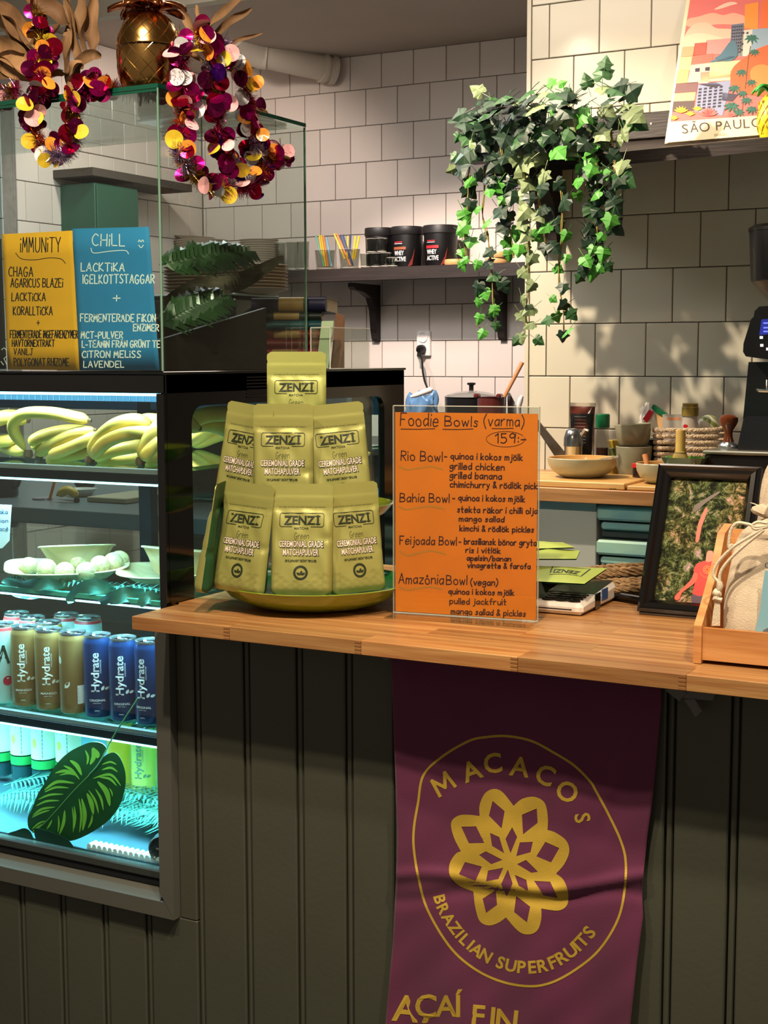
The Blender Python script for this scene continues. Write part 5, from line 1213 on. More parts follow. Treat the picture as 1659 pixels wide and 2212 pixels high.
# ---- bananas
ban = M('banana_skin', '#e4c860', .42, noise=(9, .22), col2='#b59c4a', bump=(30, .2), sub=.0); stemm = M('banana_stem', '#4a3a24', .7)
def bunch(label, stem, bananas, rad_=.0165):
    t = thing('banana_bunch', label, 'bananas', tuple(stem))
    for pts, r_ in bananas:
        P = cr([tuple(p) for p in pts], 6); n_ = len(P); m = MB()
        rs = [r_*min(1, .30+(i/(n_-1))*5.5)*min(1, .35+(1-i/(n_-1))*5) for i in range(n_)]
        m.tube(P, rs, 6); o = m.build('banana', ban, t, smooth='all'); sb = o.modifiers.new('round', 'SUBSURF'); sb.levels = 1; sb.render_levels = 1
        m = MB(); e = Vector(P[-1]); d = (e-Vector(P[-2])).normalized(); m.tube([e-d*.001, e+d*.004], [r_*.36, r_*.25], 6); m.build('tip', stemm, o)
    m = MB(); s_ = Vector(stem); m.tube([s_+Vector((0, 0, .012)), s_+Vector((0, 0, .004)), s_+Vector((0, -.003, -.001))], [.006, .0085, .006], 7); m.build('stalk', stemm, t, smooth=True)
zb = 1.2990
def bp(x, y, dpt): return RY(x, y, dpt)
bunch('banana bunch in mid top shelf, one banana curving over the rest', bp(62, 988, 1.765),
      [([bp(55, 972, 1.765), bp(28, 925, 1.755), bp(48, 895, 1.755), bp(110, 892, 1.760), bp(165, 902, 1.770), bp(192, 908, 1.775)], .0120), ([bp(62, 960, 1.785), bp(90, 942, 1.80), bp(140, 930, 1.81), (bp(200, 930, 1.83))], .0120), ([bp(68, 965, 1.80), bp(100, 960, 1.83), bp(150, 955, 1.85)], .011), ([bp(50, 975, 1.79), bp(20, 970, 1.81), bp(-20, 950, 1.83)], .012)])
bunch('banana bunch left of centre lying low with tips pointing right', bp(85, 990, 1.80),
      [([bp(80, 982, 1.782), bp(118, 958, 1.772), bp(160, 938, 1.772), bp(205, 930, 1.780)], .0125), ([bp(106, 985, 1.765), bp(140, 972, 1.760), bp(180, 955, 1.762), bp(215, 938, 1.775)], .0118), ([bp(100, 992, 1.80), bp(150, 985, 1.80), bp(205, 975, 1.81)], .0115)])
bunch('banana bunch right of centre on the top shelf, arched high', bp(194, 1000, 1.752),
      [([bp(196, 988, 1.752), bp(212, 950, 1.748), bp(250, 918, 1.752), bp(295, 908, 1.768), bp(328, 925, 1.79)], .0135), ([bp(200, 990, 1.748), bp(225, 958, 1.738), bp(270, 938, 1.740), bp(318, 935, 1.760), (bp(335, 940, 1.78))], .0130), ([bp(204, 992, 1.775), bp(240, 975, 1.775), bp(290, 965, 1.785), bp(330, 955, 1.80)], .0125), ([bp(210, 996, 1.79), bp(250, 992, 1.80), bp(310, 985, 1.82)], .012)])
bunch('banana bunch at the right end of the top shelf by the frame', bp(304, 1004, 1.750),
      [([bp(304, 992, 1.752), bp(318, 955, 1.752), bp(345, 920, 1.765), bp(385, 905, 1.800), bp(430, 925, 1.85)], .0135), ([bp(308, 994, 1.748), bp(325, 970, 1.750), bp(352, 950, 1.765), bp(400, 945, 1.80)], .0130), ([bp(310, 998, 1.775), bp(340, 990, 1.79), bp(390, 975, 1.83)], .0125)])
bunch('banana bunch at the left picture edge on the top shelf', bp(-40, 985, 1.77), [([bp(-50, 960, 1.77), bp(-20, 915, 1.775), bp(20, 900, 1.785), bp(60, 908, 1.80)], .0150), ([bp(-45, 970, 1.78), bp(-10, 955, 1.79), bp(35, 950, 1.80)], .0135)])
bunch('banana bunch deep in the fridge behind the side glass', Vector((-1.352, 2.06, 1.302)),
      [([Vector((-1.352, 2.06, 1.306)), Vector((-1.335, 2.03, 1.335)), Vector((-1.345, 1.985, 1.368)), Vector((-1.37, 1.92, 1.372)), Vector((-1.39, 1.87, 1.35))], .0165), ([Vector((-1.357, 2.055, 1.306)), Vector((-1.385, 2.03, 1.335)), Vector((-1.40, 1.97, 1.355)), Vector((-1.41, 1.91, 1.35))], .0165), ([Vector((-1.347, 2.065, 1.306)), Vector((-1.32, 2.09, 1.33)), Vector((-1.32, 2.14, 1.35)), Vector((-1.34, 2.20, 1.345))], .016)])
bunch('banana bunch at the back of the top shelf', Vector((-1.55, 2.12, 1.302)), [([Vector((-1.55, 2.12, 1.306)), Vector((-1.50, 2.13, 1.345)), Vector((-1.44, 2.14, 1.362)), Vector((-1.38, 2.16, 1.35))], .0165), ([Vector((-1.55, 2.125, 1.306)), Vector((-1.50, 2.17, 1.33)), Vector((-1.43, 2.19, 1.34))], .0165), ([Vector((-1.555, 2.12, 1.306)), Vector((-1.61, 2.13, 1.345)), Vector((-1.68, 2.14, 1.35))], .016)])

# ---- palm-leaf plates, bowls and coconut balls on the middle shelf
palm = M('palm_leaf_ware', '#c9b78c', .65, noise=(6, .25), stretch=(1, 14, 1), bump=(20, .3)); z2 = 1.1045
def dish(name, label, cat, c, rx_, ry_, h, wav=0, rz=0, tilt=(0, 0), th=.003, sd=0):
    m = MB(); n_ = 56; pr = [(0, 0, .0), (.55, 0, 0), (.68, .10, 0), (.84, .62, .4), (.98, .97, 1), (1.06, 1.0, 1), (1.04, 1.06, 1), (.97, 1.04, 1), (.82, .70, .4), (.66, .20, 0), (.54, .12, 0), (0, .12, 0)]
    vs = []
    for f, z, wv in pr:
        for i in range(n_):
            a = 2*pi*i/n_; e = 4.0 if wav else 2.0; ca, sa = cos(a), sin(a); q = (abs(ca)**e+abs(sa)**e)**(-1/e) if wav else 1
            vs.append((ca*q*rx_*f, sa*q*ry_*f, z*h+wv*wav*(cos(2*a+.5)+.3*cos(3*a+sd))*.5))
    m.add(vs, [(j*n_+i, j*n_+(i+1) % n_, (j+1)*n_+(i+1) % n_, (j+1)*n_+i) for j in range(len(pr)-1) for i in range(n_)])
    o = m.build(name, palm, org=(0, 0, 0), smooth='all'); o.location = c; o.rotation_euler = (tilt[0], tilt[1], rz); return tag(o, label, cat)
pA = RZ(140, 1236, z2+.012); dish('palm_leaf_plate', 'square palm-leaf plate with coconut balls at the left of the middle shelf', 'plate', (pA.x-.012, pA.y+.02, z2), .096, .085, .020, wav=.007, rz=R(42))
pB = RZ(330, 1245, z2+.012); dish('palm_leaf_plate', 'palm-leaf plate at the right end of the middle shelf', 'plate', (pB.x+.002, pB.y+.045, z2), .080, .078, .018, wav=.005, rz=R(30), sd=2)
dish('palm_leaf_bowl', 'deep palm-leaf bowl standing on the left plate behind the coconut balls', 'bowl', (pA.x-.020, pA.y+.055, z2+.006), .062, .055, .040, rz=R(20), tilt=(R(-8), R(-3)))
dish('palm_leaf_bowl', 'palm-leaf bowl on the right plate, cut by the fridge frame', 'bowl', (pB.x+.015, pB.y+.055, z2+.006), .066, .058, .042, rz=R(20), tilt=(R(-8), R(4)))
coco = M('coconut_ball', '#c9b988', .85, noise=(160, .35), bump=(220, 1.0))
bs = bmesh.new(); bmesh.ops.create_icosphere(bs, subdivisions=3, radius=.0168); bme = bpy.data.meshes.new('coconut_ball'); bs.to_mesh(bs and bme); bs.free(); bme.materials.append(coco); bme.polygons.foreach_set('use_smooth', [True]*len(bme.polygons))
bl_ = ['first coconut ball from the left at the front of the plate', 'second coconut ball from the left, just below the bowl rim', 'third coconut ball from the left, lowest in the row', 'fourth coconut ball from the left, near the plate corner', 'coconut ball right of the row of four, set back', 'coconut ball farther right, beside the right plate rim', 'rightmost coconut ball, touching the right bowl', 'coconut ball peeking out behind the fourth one', 'small coconut ball right behind the bowl rim']
for i, (x, y, D_) in enumerate([(62, 1224, 1.772), (101, 1229, 1.766), (140, 1236, 1.758), (186, 1235, 1.762), (216, 1222, 1.790), (245, 1215, 1.815), (258, 1210, 1.845), (168, 1212, 1.815), (182, 1202, 1.840)]):
    o = bpy.data.objects.new('coconut_ball', bme); COL.objects.link(o); o.location = RY(x, y, D_); o.rotation_euler = (i, i*2, i*3); o.scale = (1, 1, .94); tag(o, bl_[i], 'sweet', 'coconut balls on the palm-leaf plate')
# price tag
t = thing('price_tag', 'white price card with blue handwriting at the left edge of the middle shelf', 'price tag', tuple(RY(0, 1185, 1.735)))
m = MB(); m.slab([RY(x, y, 1.735) for x, y in [(-45, 1088), (25, 1091), (20, 1168), (5, 1184), (-45, 1190)]], (0, .0005, 0)); m.build('tag_card', M('tag_white', '#dfe8e8', .6), t, fixn=True)
m = MB(); pt = lambda x, y: RY(x, y, 1.7344)
for s, x, y, x1 in (('aka', -2, 1110, 16), ('pion', -6, 1129, 17), ('lacé', -4, 1147, 17)): hand(m, s, x, y, 9, pt, w=1.3, fit=x1-x)
m.build('handwriting', M('blue_ink', '#1e4f80', .6), t)

# ---- behind the case: espresso machine, books, brochure stand
t = thing('espresso_machine', 'black espresso machine behind the glass case with a glowing round button', 'espresso machine', (-2.35, 3.0, 1.13))
em = M('machine_black', '#101214', .22, coat=.4)
zA, zB = RY(400, 640, 3.0).z, 1.135; xa, xb_ = RY(300, 700, 3.0).x, RY(606, 700, 3.22).x
m = MB(); m.rbox(xa, xb_, 3.0, 3.22, 1.30, zA, .012); m.build('housing', em, t)
m = MB(); m.rbox(xa+.02, xb_-.02, 3.04, 3.22, 1.0905, 1.30, .01); m.build('lower_body', em, t)
m = MB(); m.slab([RY(x, y, 2.985) for x, y in [(425, 745), (560, 652), (570, 652), (570, 700), (470, 760)]], (0, .012, 0)); m.build('side_panel', M('panel_black', '#1c1a18', .35), t, fixn=True)
m = MB(); c_ = RY(550, 694, 2.98); m.tube([c_+Vector((.0085*cos(i*pi/10), 0, .0085*sin(i*pi/10))) for i in range(21)], .0018, 6); m.build('power_ring', M('ring_light', '#9fc6ff', .3, emit=('#8fb8ff', 2.5)), t, smooth=True)
m = MB(); m.rbox(xa, xb_, 3.005, 3.215, zA, zA+.006, .002); m.build('cup_tray', alu, t)
plt = M('stoneware_plate', '#cfc3b4', .4); plt2 = M('beige_plate', '#a48f7a', .45)
def stack(label_f, cat, name, c, r_, n_, dz, mat, group, z0, prof=None):
    src = None
    od = ['lowest', 'second', 'third', 'fourth', 'fifth', 'sixth', 'seventh', 'eighth', 'ninth', 'tenth', 'eleventh', 'twelfth', 'thirteenth', 'fourteenth', 'fifteenth']
    for i in range(n_):
        lb = 'topmost '+label_f if i == n_-1 else 'lowest '+label_f if i == 0 else label_f+', '+od[i]+' from below'
        if src is None:
            m = MB(); m.lathe(prof or [(0, 0), (r_*.55, 0), (r_*.62, dz*.25), (r_*.97, dz*1.25), (r_, dz*1.5), (r_*.98, dz*1.6), (r_*.6, dz*.6), (0, dz*.5)], n=40)
            src = m.build(name, mat, org=(0, 0, 0), smooth=True); tag(src, lb, cat, group); src.location = (c[0], c[1], z0)
        else: copy_tree(src, loc=(c[0]+rnd.uniform(-.002, .002), c[1], z0+i*dz), label=lb)
for k_, x in enumerate((430, 545)):
    p = RY(x, 620, 3.11); stack(('beige plate in the left stack on the espresso machine', 'beige plate in the right stack on the espresso machine')[k_], 'plate', 'beige_plate', (p.x, 3.11), .094, 8, .0085, plt2, ('left stack of beige plates', 'right stack of beige plates')[k_], zA+.007)
# books
bkc = ['#23264a', '#1c2a28', '#16525c', '#8a3322', '#7c1f22', '#a31c3a']
names = ['navy book with a gold band on top of the pile', 'dark green book with a gold band, second from the top', 'teal book in the pile behind the case', 'rust red book with a gold band in the pile', 'dark red book without a band in the pile', 'crimson book with a gold band at the bottom of the visible pile']
yb0, yb1 = 2.19, 2.40; zs = 1.4460; m = MB()
tray_ = M('slate', '#17181a', .5); xr = RY(699, 700, yb0).x; xl = RY(560, 700, yb0).x
m.rbox(-.15, .004, 0, .17, 0, .020, .003); bo = m.build('black_box', tray_, org=(0, 0, 0)); bo.location = (xr, yb0, zs); bo.rotation_euler = (0, 0, R(28)); tag(bo, 'flat black box carrying the pile of books', 'box')
zc = zs+.0205
for i in range(5, -1, -1):
    th = (.0270, .0150, .0165, .0165, .0160, .0155)[i]; dx_ = (.006, -.004, -.004, -.004, -.006, -.008)[i]
    t = thing('book', names[i], 'book', (xr+dx_, yb0, zc), (0, 0, R((22, 29, 28, 27, 29, 28)[i])), 'pile of hardback books behind the case')
    Lb = .135; m = MB(); m.rbox(-Lb, 0, 0, .16, 0, .0022, .0009); m.rbox(-Lb, 0, 0, .16, th-.0026, th-.0004, .0009); m.tube([(-Lb+.001, .004, th/2-.0002), (-.001, .004, th/2-.0002)], th/2-.0006, 12); m.build('cover', M('cover_'+str(i), bkc[i], .5), t, world=False, smooth=35)
    m = MB(); m.box(-Lb+.003, -.003, .006, .157, .0022, th-.0026); m.build('pages', M('pages', '#d9cdb0', .8), t, world=False)
    if i != 4 and i != 2: m = MB(); m.tube([(-.085, .004, th/2-.0002), (-.040, .004, th/2-.0002)], th/2-.0001, 12); m.box(-.085, -.040, .004, .16, th-.0005, th); m.build('gold_band', M('gold_band', '#b48a4e', .45), t, world=False, smooth=35)
    zc += th
# acrylic brochure stand
t = thing('brochure_stand', 'clear acrylic brochure holder with green and brown leaflets right of the books', 'brochure holder', tuple(RY(700, 790, 2.35)))
xa, xb_ = xr+.028, xr+.066
m = MB(); za = 1.4462
for a_, b_, c_2, d_ in ((xa, xa+.002, 2.10, 2.24), (xb_-.002, xb_, 2.10, 2.24), (xa+.002, xb_-.002, 2.10, 2.102), (xa+.002, xb_-.002, 2.238, 2.24)): m.box(a_, b_, c_2, d_, za, za+.070)
m.build('acrylic_box', acr, t)
m = MB(); m.tube([(xb_, 2.10, za), (xb_, 2.10, za+.070), (xb_, 2.24, za+.070)], .0012, 6); m.tube([(xa, 2.10, za), (xa, 2.10, za+.070)], .0012, 6); m.tube([(xa, 2.10, za+.07), (xb_, 2.10, za+.07)], .0012, 6); m.build('acrylic_edge', M('acrylic_edge', '#dcdcd2'), t)
m = MB(); m.slab([(xa+.004, 2.11, za+.001), (xa+.028, 2.11, za+.001), (xa+.028, 2.13, za+.082), (xa+.004, 2.13, za+.082)], (0, .001, 0)); m.build('leaflet', M('leaflet_green', '#9fb898', .6), t, fixn=True, label='pale green leaflet')
m = MB(); m.slab([(xa+.003, 2.16, za+.001), (xa+.031, 2.16, za+.001), (xa+.020, 2.18, za+.092), (xa+.003, 2.18, za+.098)], (0, .001, 0)); m.build('leaflet', M('leaflet_brown', '#6a4a34', .6), t, fixn=True, label='brown leaflet')

# ---- artificial palm fronds and dry leaf in the case
pg = M('palm_green', '#2c4a2a', .28, coat=.4, var=.2); 
frond('palm_frond', 'glossy dark palm frond lying high inside the glass case', RX(345, 572, -1.36), RX(548, 545, -1.33), .010, .050, 20, pg, sd=31, up=Vector((.4, -.80, .45)).normalized(), sag=.012, wd=.012)
frond('palm_frond', 'second glossy palm frond lower in the glass case, curling at its tip', RX(345, 705, -1.36), RX(492, 640, -1.33), .014, .050, 18, pg, sd=32, up=Vector((.4, -.80, .45)).normalized(), sag=.012, wd=.012)
frond('palm_frond', 'dark palm frond lying on the fridge top inside the case', Vector((-1.40, 1.70, 1.452)), Vector((-1.36, 1.98, 1.455)), .020, .055, 20, pg, sd=33, sag=.002, wd=.007)
tag(blade([(350, 660, 0), (420, 625, 0), (510, 612, 0), (610, 555, 0)], .018, 2.02, tw=.1, sd=3, par=None, name='dry_leaf', mat=M('grey_dry_leaf', '#6e6555', .6, noise=(40, .4), stretch=(1, 1, 12)), cup=.2), 'long greyish dry leaf stretched across the inside of the case', 'dried leaves')
t = thing('wooden_crate_board', 'dark wooden boards of a low crate inside the case holding the palm leaves', 'crate', (-1.36, 1.90, 1.4462))
for a_, b_ in (((-1.34, 1.72), (-1.34, 2.06)), ((-1.50, 1.72), (-1.50, 2.06))):
    m = MB(); m.slab([(a_[0], a_[1], 1.4462), (b_[0], b_[1], 1.4462), (b_[0], b_[1], 1.550), (a_[0], a_[1], 1.485)], (-.008, 0, 0)); m.build('board', M('dark_board', '#2b211a', .6, noise=(10, .3)), t, fixn=True)
m = MB(); m.box(-1.498, -1.350, 2.05, 2.058, 1.4462, 1.52); m.build('board', M('dark_board', '#2b211a'), t)
# ================================================================== KITCHEN
ZW = 1.135
ktop = woodmat('kitchen_oak', '#b98550', '#93602f', along=(1.2, 20, 20), var=.05)
t = thing('kitchen_worktop', 'oak kitchen worktop along the right tiled wall', 'worktop', (-1.2, 3.6, 1.1))
m = MB(); m.rbox(XC+.0, -.20, 3.375, 3.926, ZW-.036, ZW, .002); m.build('top', ktop, t)
t = thing('kitchen_unit', 'pale grey-blue kitchen cabinet under the right worktop', 'cabinet', (-1.6, 3.6, 0))
m = MB(); m.rbox(-1.62, RY(1288, 1150, 3.42).x, 3.42, 3.90, 0, ZW-.037, .002); m.build('body', M('cabinet_blue', '#adb0ac', .5, noise=(4, .05)), t)
m = MB(); m.rbox(-.615, -.21, 3.42, 3.90, 0, ZW-.037, .002); m.build('body', M('cabinet_blue', '#adb0ac'), t)
t = thing('metal_drawer_unit', 'teal patinated metal drawer unit under the right worktop, behind the picture frame', 'drawers', (-1.1, 3.6, 0))
x0 = RY(1290, 1150, 3.42).x; teal = M('teal_patina', '#9cc4b4', .35, metal=.0, coat=.4, noise=(7, .5), col2='#7ba9b4', stretch=(1, 1, 3), bump=(30, .2))
m = MB(); m.box(x0, -.62, 3.44, 3.90, 0, ZW-.037); m.build('carcass', M('drawer_dark', '#22282a', .5), t)
z = ZW-.042
for i in range(5):
    m = MB(); m.rbox(x0+.002, -.63, 3.405, 3.4395, z-.038, z, .006); d = m.build('drawer', teal, t)
    m = MB(); m.rbox(x0+.012, -.64, 3.413, 3.4395, z-.062, z-.044, .004); m.build('handle_lip', teal, d)
    m = MB(); m.rbox(x0+.008, -.635, 3.430, 3.4395, z-.083, z-.063, .002); m.build('recess', M('recess_dark', '#3a4142', .4), d)
    z -= .088
# left counter + island
m = MB(); m.rbox(-3.735, -2.10, 4.66, 5.235, 1.10, 1.138, .002); m.box(-3.72, -2.12, 4.70, 5.235, 0, 1.0995); tag(m.build('stove_counter', M('counter_dark', '#2c2b29', .35), org=(-2.9, 4.95, 0)), 'dark rear counter along the far tiled wall carrying pots', 'counter')
m = MB(); m.rbox(-3.6, -1.75, 2.72, 3.60, 1.05, 1.0895, .002); m.box(-3.55, -1.80, 2.76, 3.56, 0, 1.0495); tag(m.build('island', M('steel_grey', '#7c8a92', .35, metal=.5), org=(-2.7, 3.1, 0)), 'grey steel counter behind the fridge carrying the espresso machine', 'counter')

# ---- wall shelf (far wall)
dkw = M('dark_wood', '#2a201c', .55, noise=(6, .4), stretch=(1, 12, 12), bump=(20, .3))
zS = 1.819
t = thing('wall_shelf', 'dark wooden shelf on two curved brackets on the far tiled wall', 'shelf', (-2.8, 5.1, 1.77))
m = MB(); m.rbox(-3.70, -2.08, 4.975, 5.240, zS-.036, zS, .003); m.build('board', dkw, t)
m = MB(); m.rbox(-3.70, -2.08, 4.972, 4.990, zS-.052, zS-.030, .003); m.build('front_lip', dkw, t)
for px in (815, 1088):
    xx = RY(px, 700, 5.24).x; pr = [(5.243, zS-.055), (5.02, zS-.055), (5.02, zS-.070), (5.035, zS-.082), (5.11, zS-.090), (5.165, zS-.11), (5.195, zS-.16), (5.205, zS-.24), (5.215, zS-.275), (5.225, zS-.285), (5.243, zS-.285)]
    m = MB(); m.slab([(xx-.014, y, z) for y, z in pr], (.028, 0, 0)); m.build('bracket', dkw, t, fixn=True)
pbl = M('tub_black', '#0d0c0d', .4); redp = M('print_red', '#b81f2a', .5)
for i, (px, r_, lab) in enumerate([(820, .0475, 'black protein tub at the left, partly behind stacked glasses'), (880, .052, 'black protein tub with a copper stripe, middle of the three'), (952, .0555, 'black protein tub with a red stripe, right and largest of the three')]):
    D_ = 5.10; p = RY(px, 540, D_); c = Vector((p.x, D_, zS+.0005)); H_ = RY(px, (491, 488, 485)[i], D_-r_).z-zS
    r_ *= 1.22; t = thing('protein_tub', lab, 'tub', tuple(c), group=None)
    m = MB(); m.lathe([(r_*.86, 0), (r_*.90, .004), (r_*.97, H_*.5), (r_*.99, H_*.80), (0, H_*.80)], c, 36); m.build('tub_body', pbl, t, smooth=True)
    m = MB(); m.lathe([(r_*1.02, H_*.80), (r_*1.04, H_*.81), (r_*1.04, H_*.97), (r_*1.01, H_), (0, H_)], c, 36); m.build('lid', M('lid_black', '#191717', .5), t, smooth=True)
    a0 = -pi/2+R(27)-R(52)
    pmt = lambda a, z: (c.x+(r_*1.012)*cos(a0+a/r_), c.y+(r_*1.012)*sin(a0+a/r_), c.z+z)
    if i:
        m = MB(); ptext(m, 'WHEY', 0, .048, .0180, pmt, fit=.044, bold=.02, up=1); ptext(m, 'ACTIVE', 0, .024, .0180, pmt, fit=.052, bold=.02, up=1); m.build('lettering', M('print_white2', '#e8e4e0', .5), t, kind='stuff')
        m = MB(); m.ribbon([(0+.048*j/6, .075) for j in range(7)], .011, pmt); m.build('stripe', [M('copper_stripe', '#8a4a2c', .5), redp][i-1], t)
        m = MB(); ptext(m, 'STAR', 0, .096, .007, pmt, fit=.034, bold=.03, up=1) if False else m.ribbon([(.002+.034*j/5, .099) for j in range(6)], .004, pmt); m.build('stripe', redp, t)
        m = MB(); m.ribbon([(0+.036*j/5, .093) for j in range(6)], .0022, pmt); m.build('stripe', M('print_white2', '#e8e4e0', .5), t)
        m = MB(); m.add([pmt(.075, .035), pmt(.088, .075), pmt(.083, .040), pmt(.078, .010), pmt(.058, .002)], [(0, 1, 2), (0, 2, 3, 4)]); m.build('flame', M('dull_red', '#6a1a1a', .5), t)
tumb = glassmat('tumbler_glass', '#e4e6e2', .03)
def tumbler(name, label, c, r_, h, straws=(), grp=None):
    t = thing(name, label, 'glass', tuple(c), group=grp); m = MB(); c = Vector(c)
    m.lathe([(0, .001), (r_*.78, .001), (r_*.85, .006), (r_, h), (r_*.93, h), (r_*.78, .014), (0, .012)], c, 24); m.build('glass_body', tumb, t, smooth=True)
    m = MB(); m.tube([c+Vector((r_*.97*cos(i*pi/12), r_*.97*sin(i*pi/12), h)) for i in range(25)], .0012, 5); m.build('rim', M('glass_rim', '#b8b0a6', .15, alpha=.7), t); m = MB(); m.tube([c+Vector((r_*.8*cos(i*pi/12), r_*.8*sin(i*pi/12), .006)) for i in range(25)], .0025, 5); m.build('foot_ring', M('glass_rim', '#b8b0a6', .15, alpha=.7), t)
    return t
ST = {'y': '#e8c22e', 'o': '#e8862a', 'b': '#7ab0c8', 'n': '#23306a', 't': '#6fae9a'}
for gi, (px, sts, lab) in enumerate([(703, [(682, 508, 700, 580, 't'), (690, 508, 699, 582, 'y'), (694, 508, 704, 582, 'y'), (699, 510, 708, 582, 'o'), (705, 512, 716, 580, 'b')], 'straight glass of mostly yellow straws at the left end of the shelf'),
                                     (755, [(722, 505, 745, 560, 'y'), (728, 505, 757, 582, 'o'), (734, 508, 752, 560, 'n'), (740, 508, 762, 575, 'n'), (752, 510, 750, 555, 'y'), (757, 508, 756, 540, 'n'), (768, 510, 762, 560, 'y'), (776, 510, 766, 560, 'y')], 'glass of orange and dark blue straws beside the yellow ones')]):
    p = RY(px, 560, 5.06); c = (p.x, 5.06, zS+.0005); g_ = tumbler('tumbler', lab, c, .044, .080)
    for k_, (xa_, ya_, xb2, yb2, col) in enumerate(sts):
        a_, b_ = RY(xb2, yb2, 5.045+.006*(k_ % 3)), RY(xa_, ya_, 5.05+.006*(k_ % 3)); a_.z = max(a_.z, zS+.016)
        m = MB(); m.tube([a_, b_], .0042, 8); tag(m.build('straw', M('straw_'+col, ST[col], .4), org=a_, smooth=True), ('first', 'second', 'third', 'fourth', 'fifth', 'sixth', 'seventh', 'eighth')[k_]+' straw from the left in '+('the left' if gi == 0 else 'the second')+' straw glass, '+{'y': 'yellow', 'o': 'orange', 'b': 'light blue', 'n': 'navy', 't': 'teal'}[col], 'straw', 'straws in the '+('left' if gi == 0 else 'second')+' glass')
gl = [(790, 0), (812, 0), (833, 0), (800, 1), (822, 1), (848, 0)]
for i, (px, lv) in enumerate(gl):
    D_ = 5.03; p = RY(px, 560, D_); tumbler('small_glass', ['small glass at the left foot of the glass pile', 'small glass in the lower middle of the glass pile', 'small glass at the right foot of the glass pile', 'small glass on the upper level of the pile, left', 'small glass on the upper level of the pile, right', 'single low glass right of the pile'][i], (p.x, D_+(.01 if lv else 0), zS+.0005+lv*.0585), .0235 if lv == 0 else .022, .058 if i < 5 else .038, grp='glasses piled on the wall shelf')
wdl = M('bamboo', '#d3a468', .5, noise=(12, .2))
for px, y_, h_, r_, lab in ((985, 5.06, .024, .045, 'round bamboo lid lying beside the right tub'), (1075, 5.10, .026, .048, 'round bamboo lid behind the ivy strands on the shelf'), (1080, 5.09, .022, .040, 'smaller bamboo bowl stacked on the lid behind the ivy')):
    p = RY(px, 560, y_); z_ = zS+.0005+(.0265 if 'smaller' in lab else 0); m = MB(); m.lathe([(0, 0), (r_*.92, 0), (r_, h_*.25), (r_, h_*.8), (r_*.93, h_), (r_*.86, h_*.8), (0, h_*.7)], n=32); o = m.build('bamboo_board', wdl, org=(0, 0, 0), smooth=True); o.location = (p.x, y_, z_); tag(o, lab, 'lid')
# plates at the left end of the shelf (seen through the case)
plg = 'stoneware plates stacked on the wall shelf'
for k_, (px, n_, r_) in enumerate([(436, 15, .118), (560, 14, .085)]):
    p = RY(px, 560, 5.09); stack(['stoneware plate, wider stack at the left shelf end', 'stoneware plate, narrower stack beside the tall glasses'][k_], 'plate', 'stoneware_plate', (p.x, 5.09), r_, n_, .0095, plt, ('left stack of stoneware plates', 'right stack of stoneware plates')[k_], zS+.001)
p = RY(420, 480, 5.09); m = MB(); m.lathe([(0, 0), (.05, 0), (.085, .018), (.088, .018), (.05, .004), (0, .004)], n=40); o = m.build('shallow_bowl', plt, org=(0, 0, 0), smooth=True); o.location = (p.x, 5.09, zS+.149); o.rotation_euler = (0, R(4), 0); tag(o, 'shallow bowl on top of the left plate stack', 'bowl')
for i, px in enumerate((605, 632, 655)):
    p = RY(px, 560, 5.02); tumbler('tall_glass', ['tall glass nearest the plate stacks', 'tall glass between two others behind the case edge', 'tall glass right at the case edge'][i], (p.x, 5.02, zS+.0005), .026, .115, grp=None)
# dark grey slab shelf and green cabinet on the left wall
t = thing('green_cabinet', 'dark green wall cabinet seen through the glass case', 'cabinet', (XS+.09, 4.45, 1.7))
ct = RX(128, 388, XS).z; m = MB(); m.rbox(XS+.002, -3.571, 4.31, 4.572, 1.60, ct-.02, .003); m.build('body', M('cabinet_green', '#2f5a48', .4, noise=(4, .15)), t)
m = MB(); m.rbox(-3.5705, -3.565, 4.316, 4.566, 1.61, ct-.03, .002); m.build('door', M('cabinet_green', '#2f5a48'), t)
m = MB(); m.slab([(XS+.008, 4.27, ct+.0), (XS+.20, 4.27, ct), (XS+.20, 4.90, ct), (XS+.008, 4.90, ct)], (0, 0, .030)); tag(m.build('wall_ledge', M('ledge_dark', '#4a423c', .6), org=(XS, 4.27, ct), fixn=True), 'dark grey ledge on the left wall above the green cabinet', 'shelf')

# ---- socket, plug and cable
sc = RY(919, 742, YL-.001); wpl = M('socket_white', '#e9e2dc', .35)
t = thing('wall_socket', 'white double wall socket with one black plug', 'socket', tuple(sc))
m = MB(); m.rbox(sc.x-.031, sc.x+.031, YL-.024, YL-.0005, sc.z-.052, sc.z+.052, .004); m.build('plate', wpl, t)
m = MB(); m.lathe([(.022, 0), (.022, .003), (.017, .003), (.016, -.004), (0, -.004)], (0, 0, 0), 28)
m.v = [(sc.x+a, YL-.0245-c_, sc.z+.026+b) for a, b, c_ in m.v]; m.build('outlet', wpl, t, smooth=True)
pl = sc+Vector((-.003, -.048, -.024))
t = thing('plug_cable', 'black plug and cable hanging down the tiled wall', 'cable', tuple(pl))
m = MB(); m.tube([(pl.x, YL-.0255, pl.z), (pl.x, YL-.045, pl.z), (pl.x, YL-.060, pl.z-.004)], [.019, .018, .010], 16); m.tube([(pl.x, YL-.050, pl.z), (pl.x-.002, YL-.052, pl.z-.03)], .008, 8); m.build('plug', M('plug_black', '#101010', .4), t, smooth=True)
cb = [(pl.x-.002, YL-.052, pl.z-.02)]+[tuple(RY(x, y, d)) for x, y, d in [(911, 775, 5.19), (913, 800, 5.18), (918, 825, 5.17), (927, 845, 5.12)]]
m = MB(); m.tube(cr(cb, 6), .0042, 8); m.build('cable', M('plug_black', '#101010'), t, smooth=True)

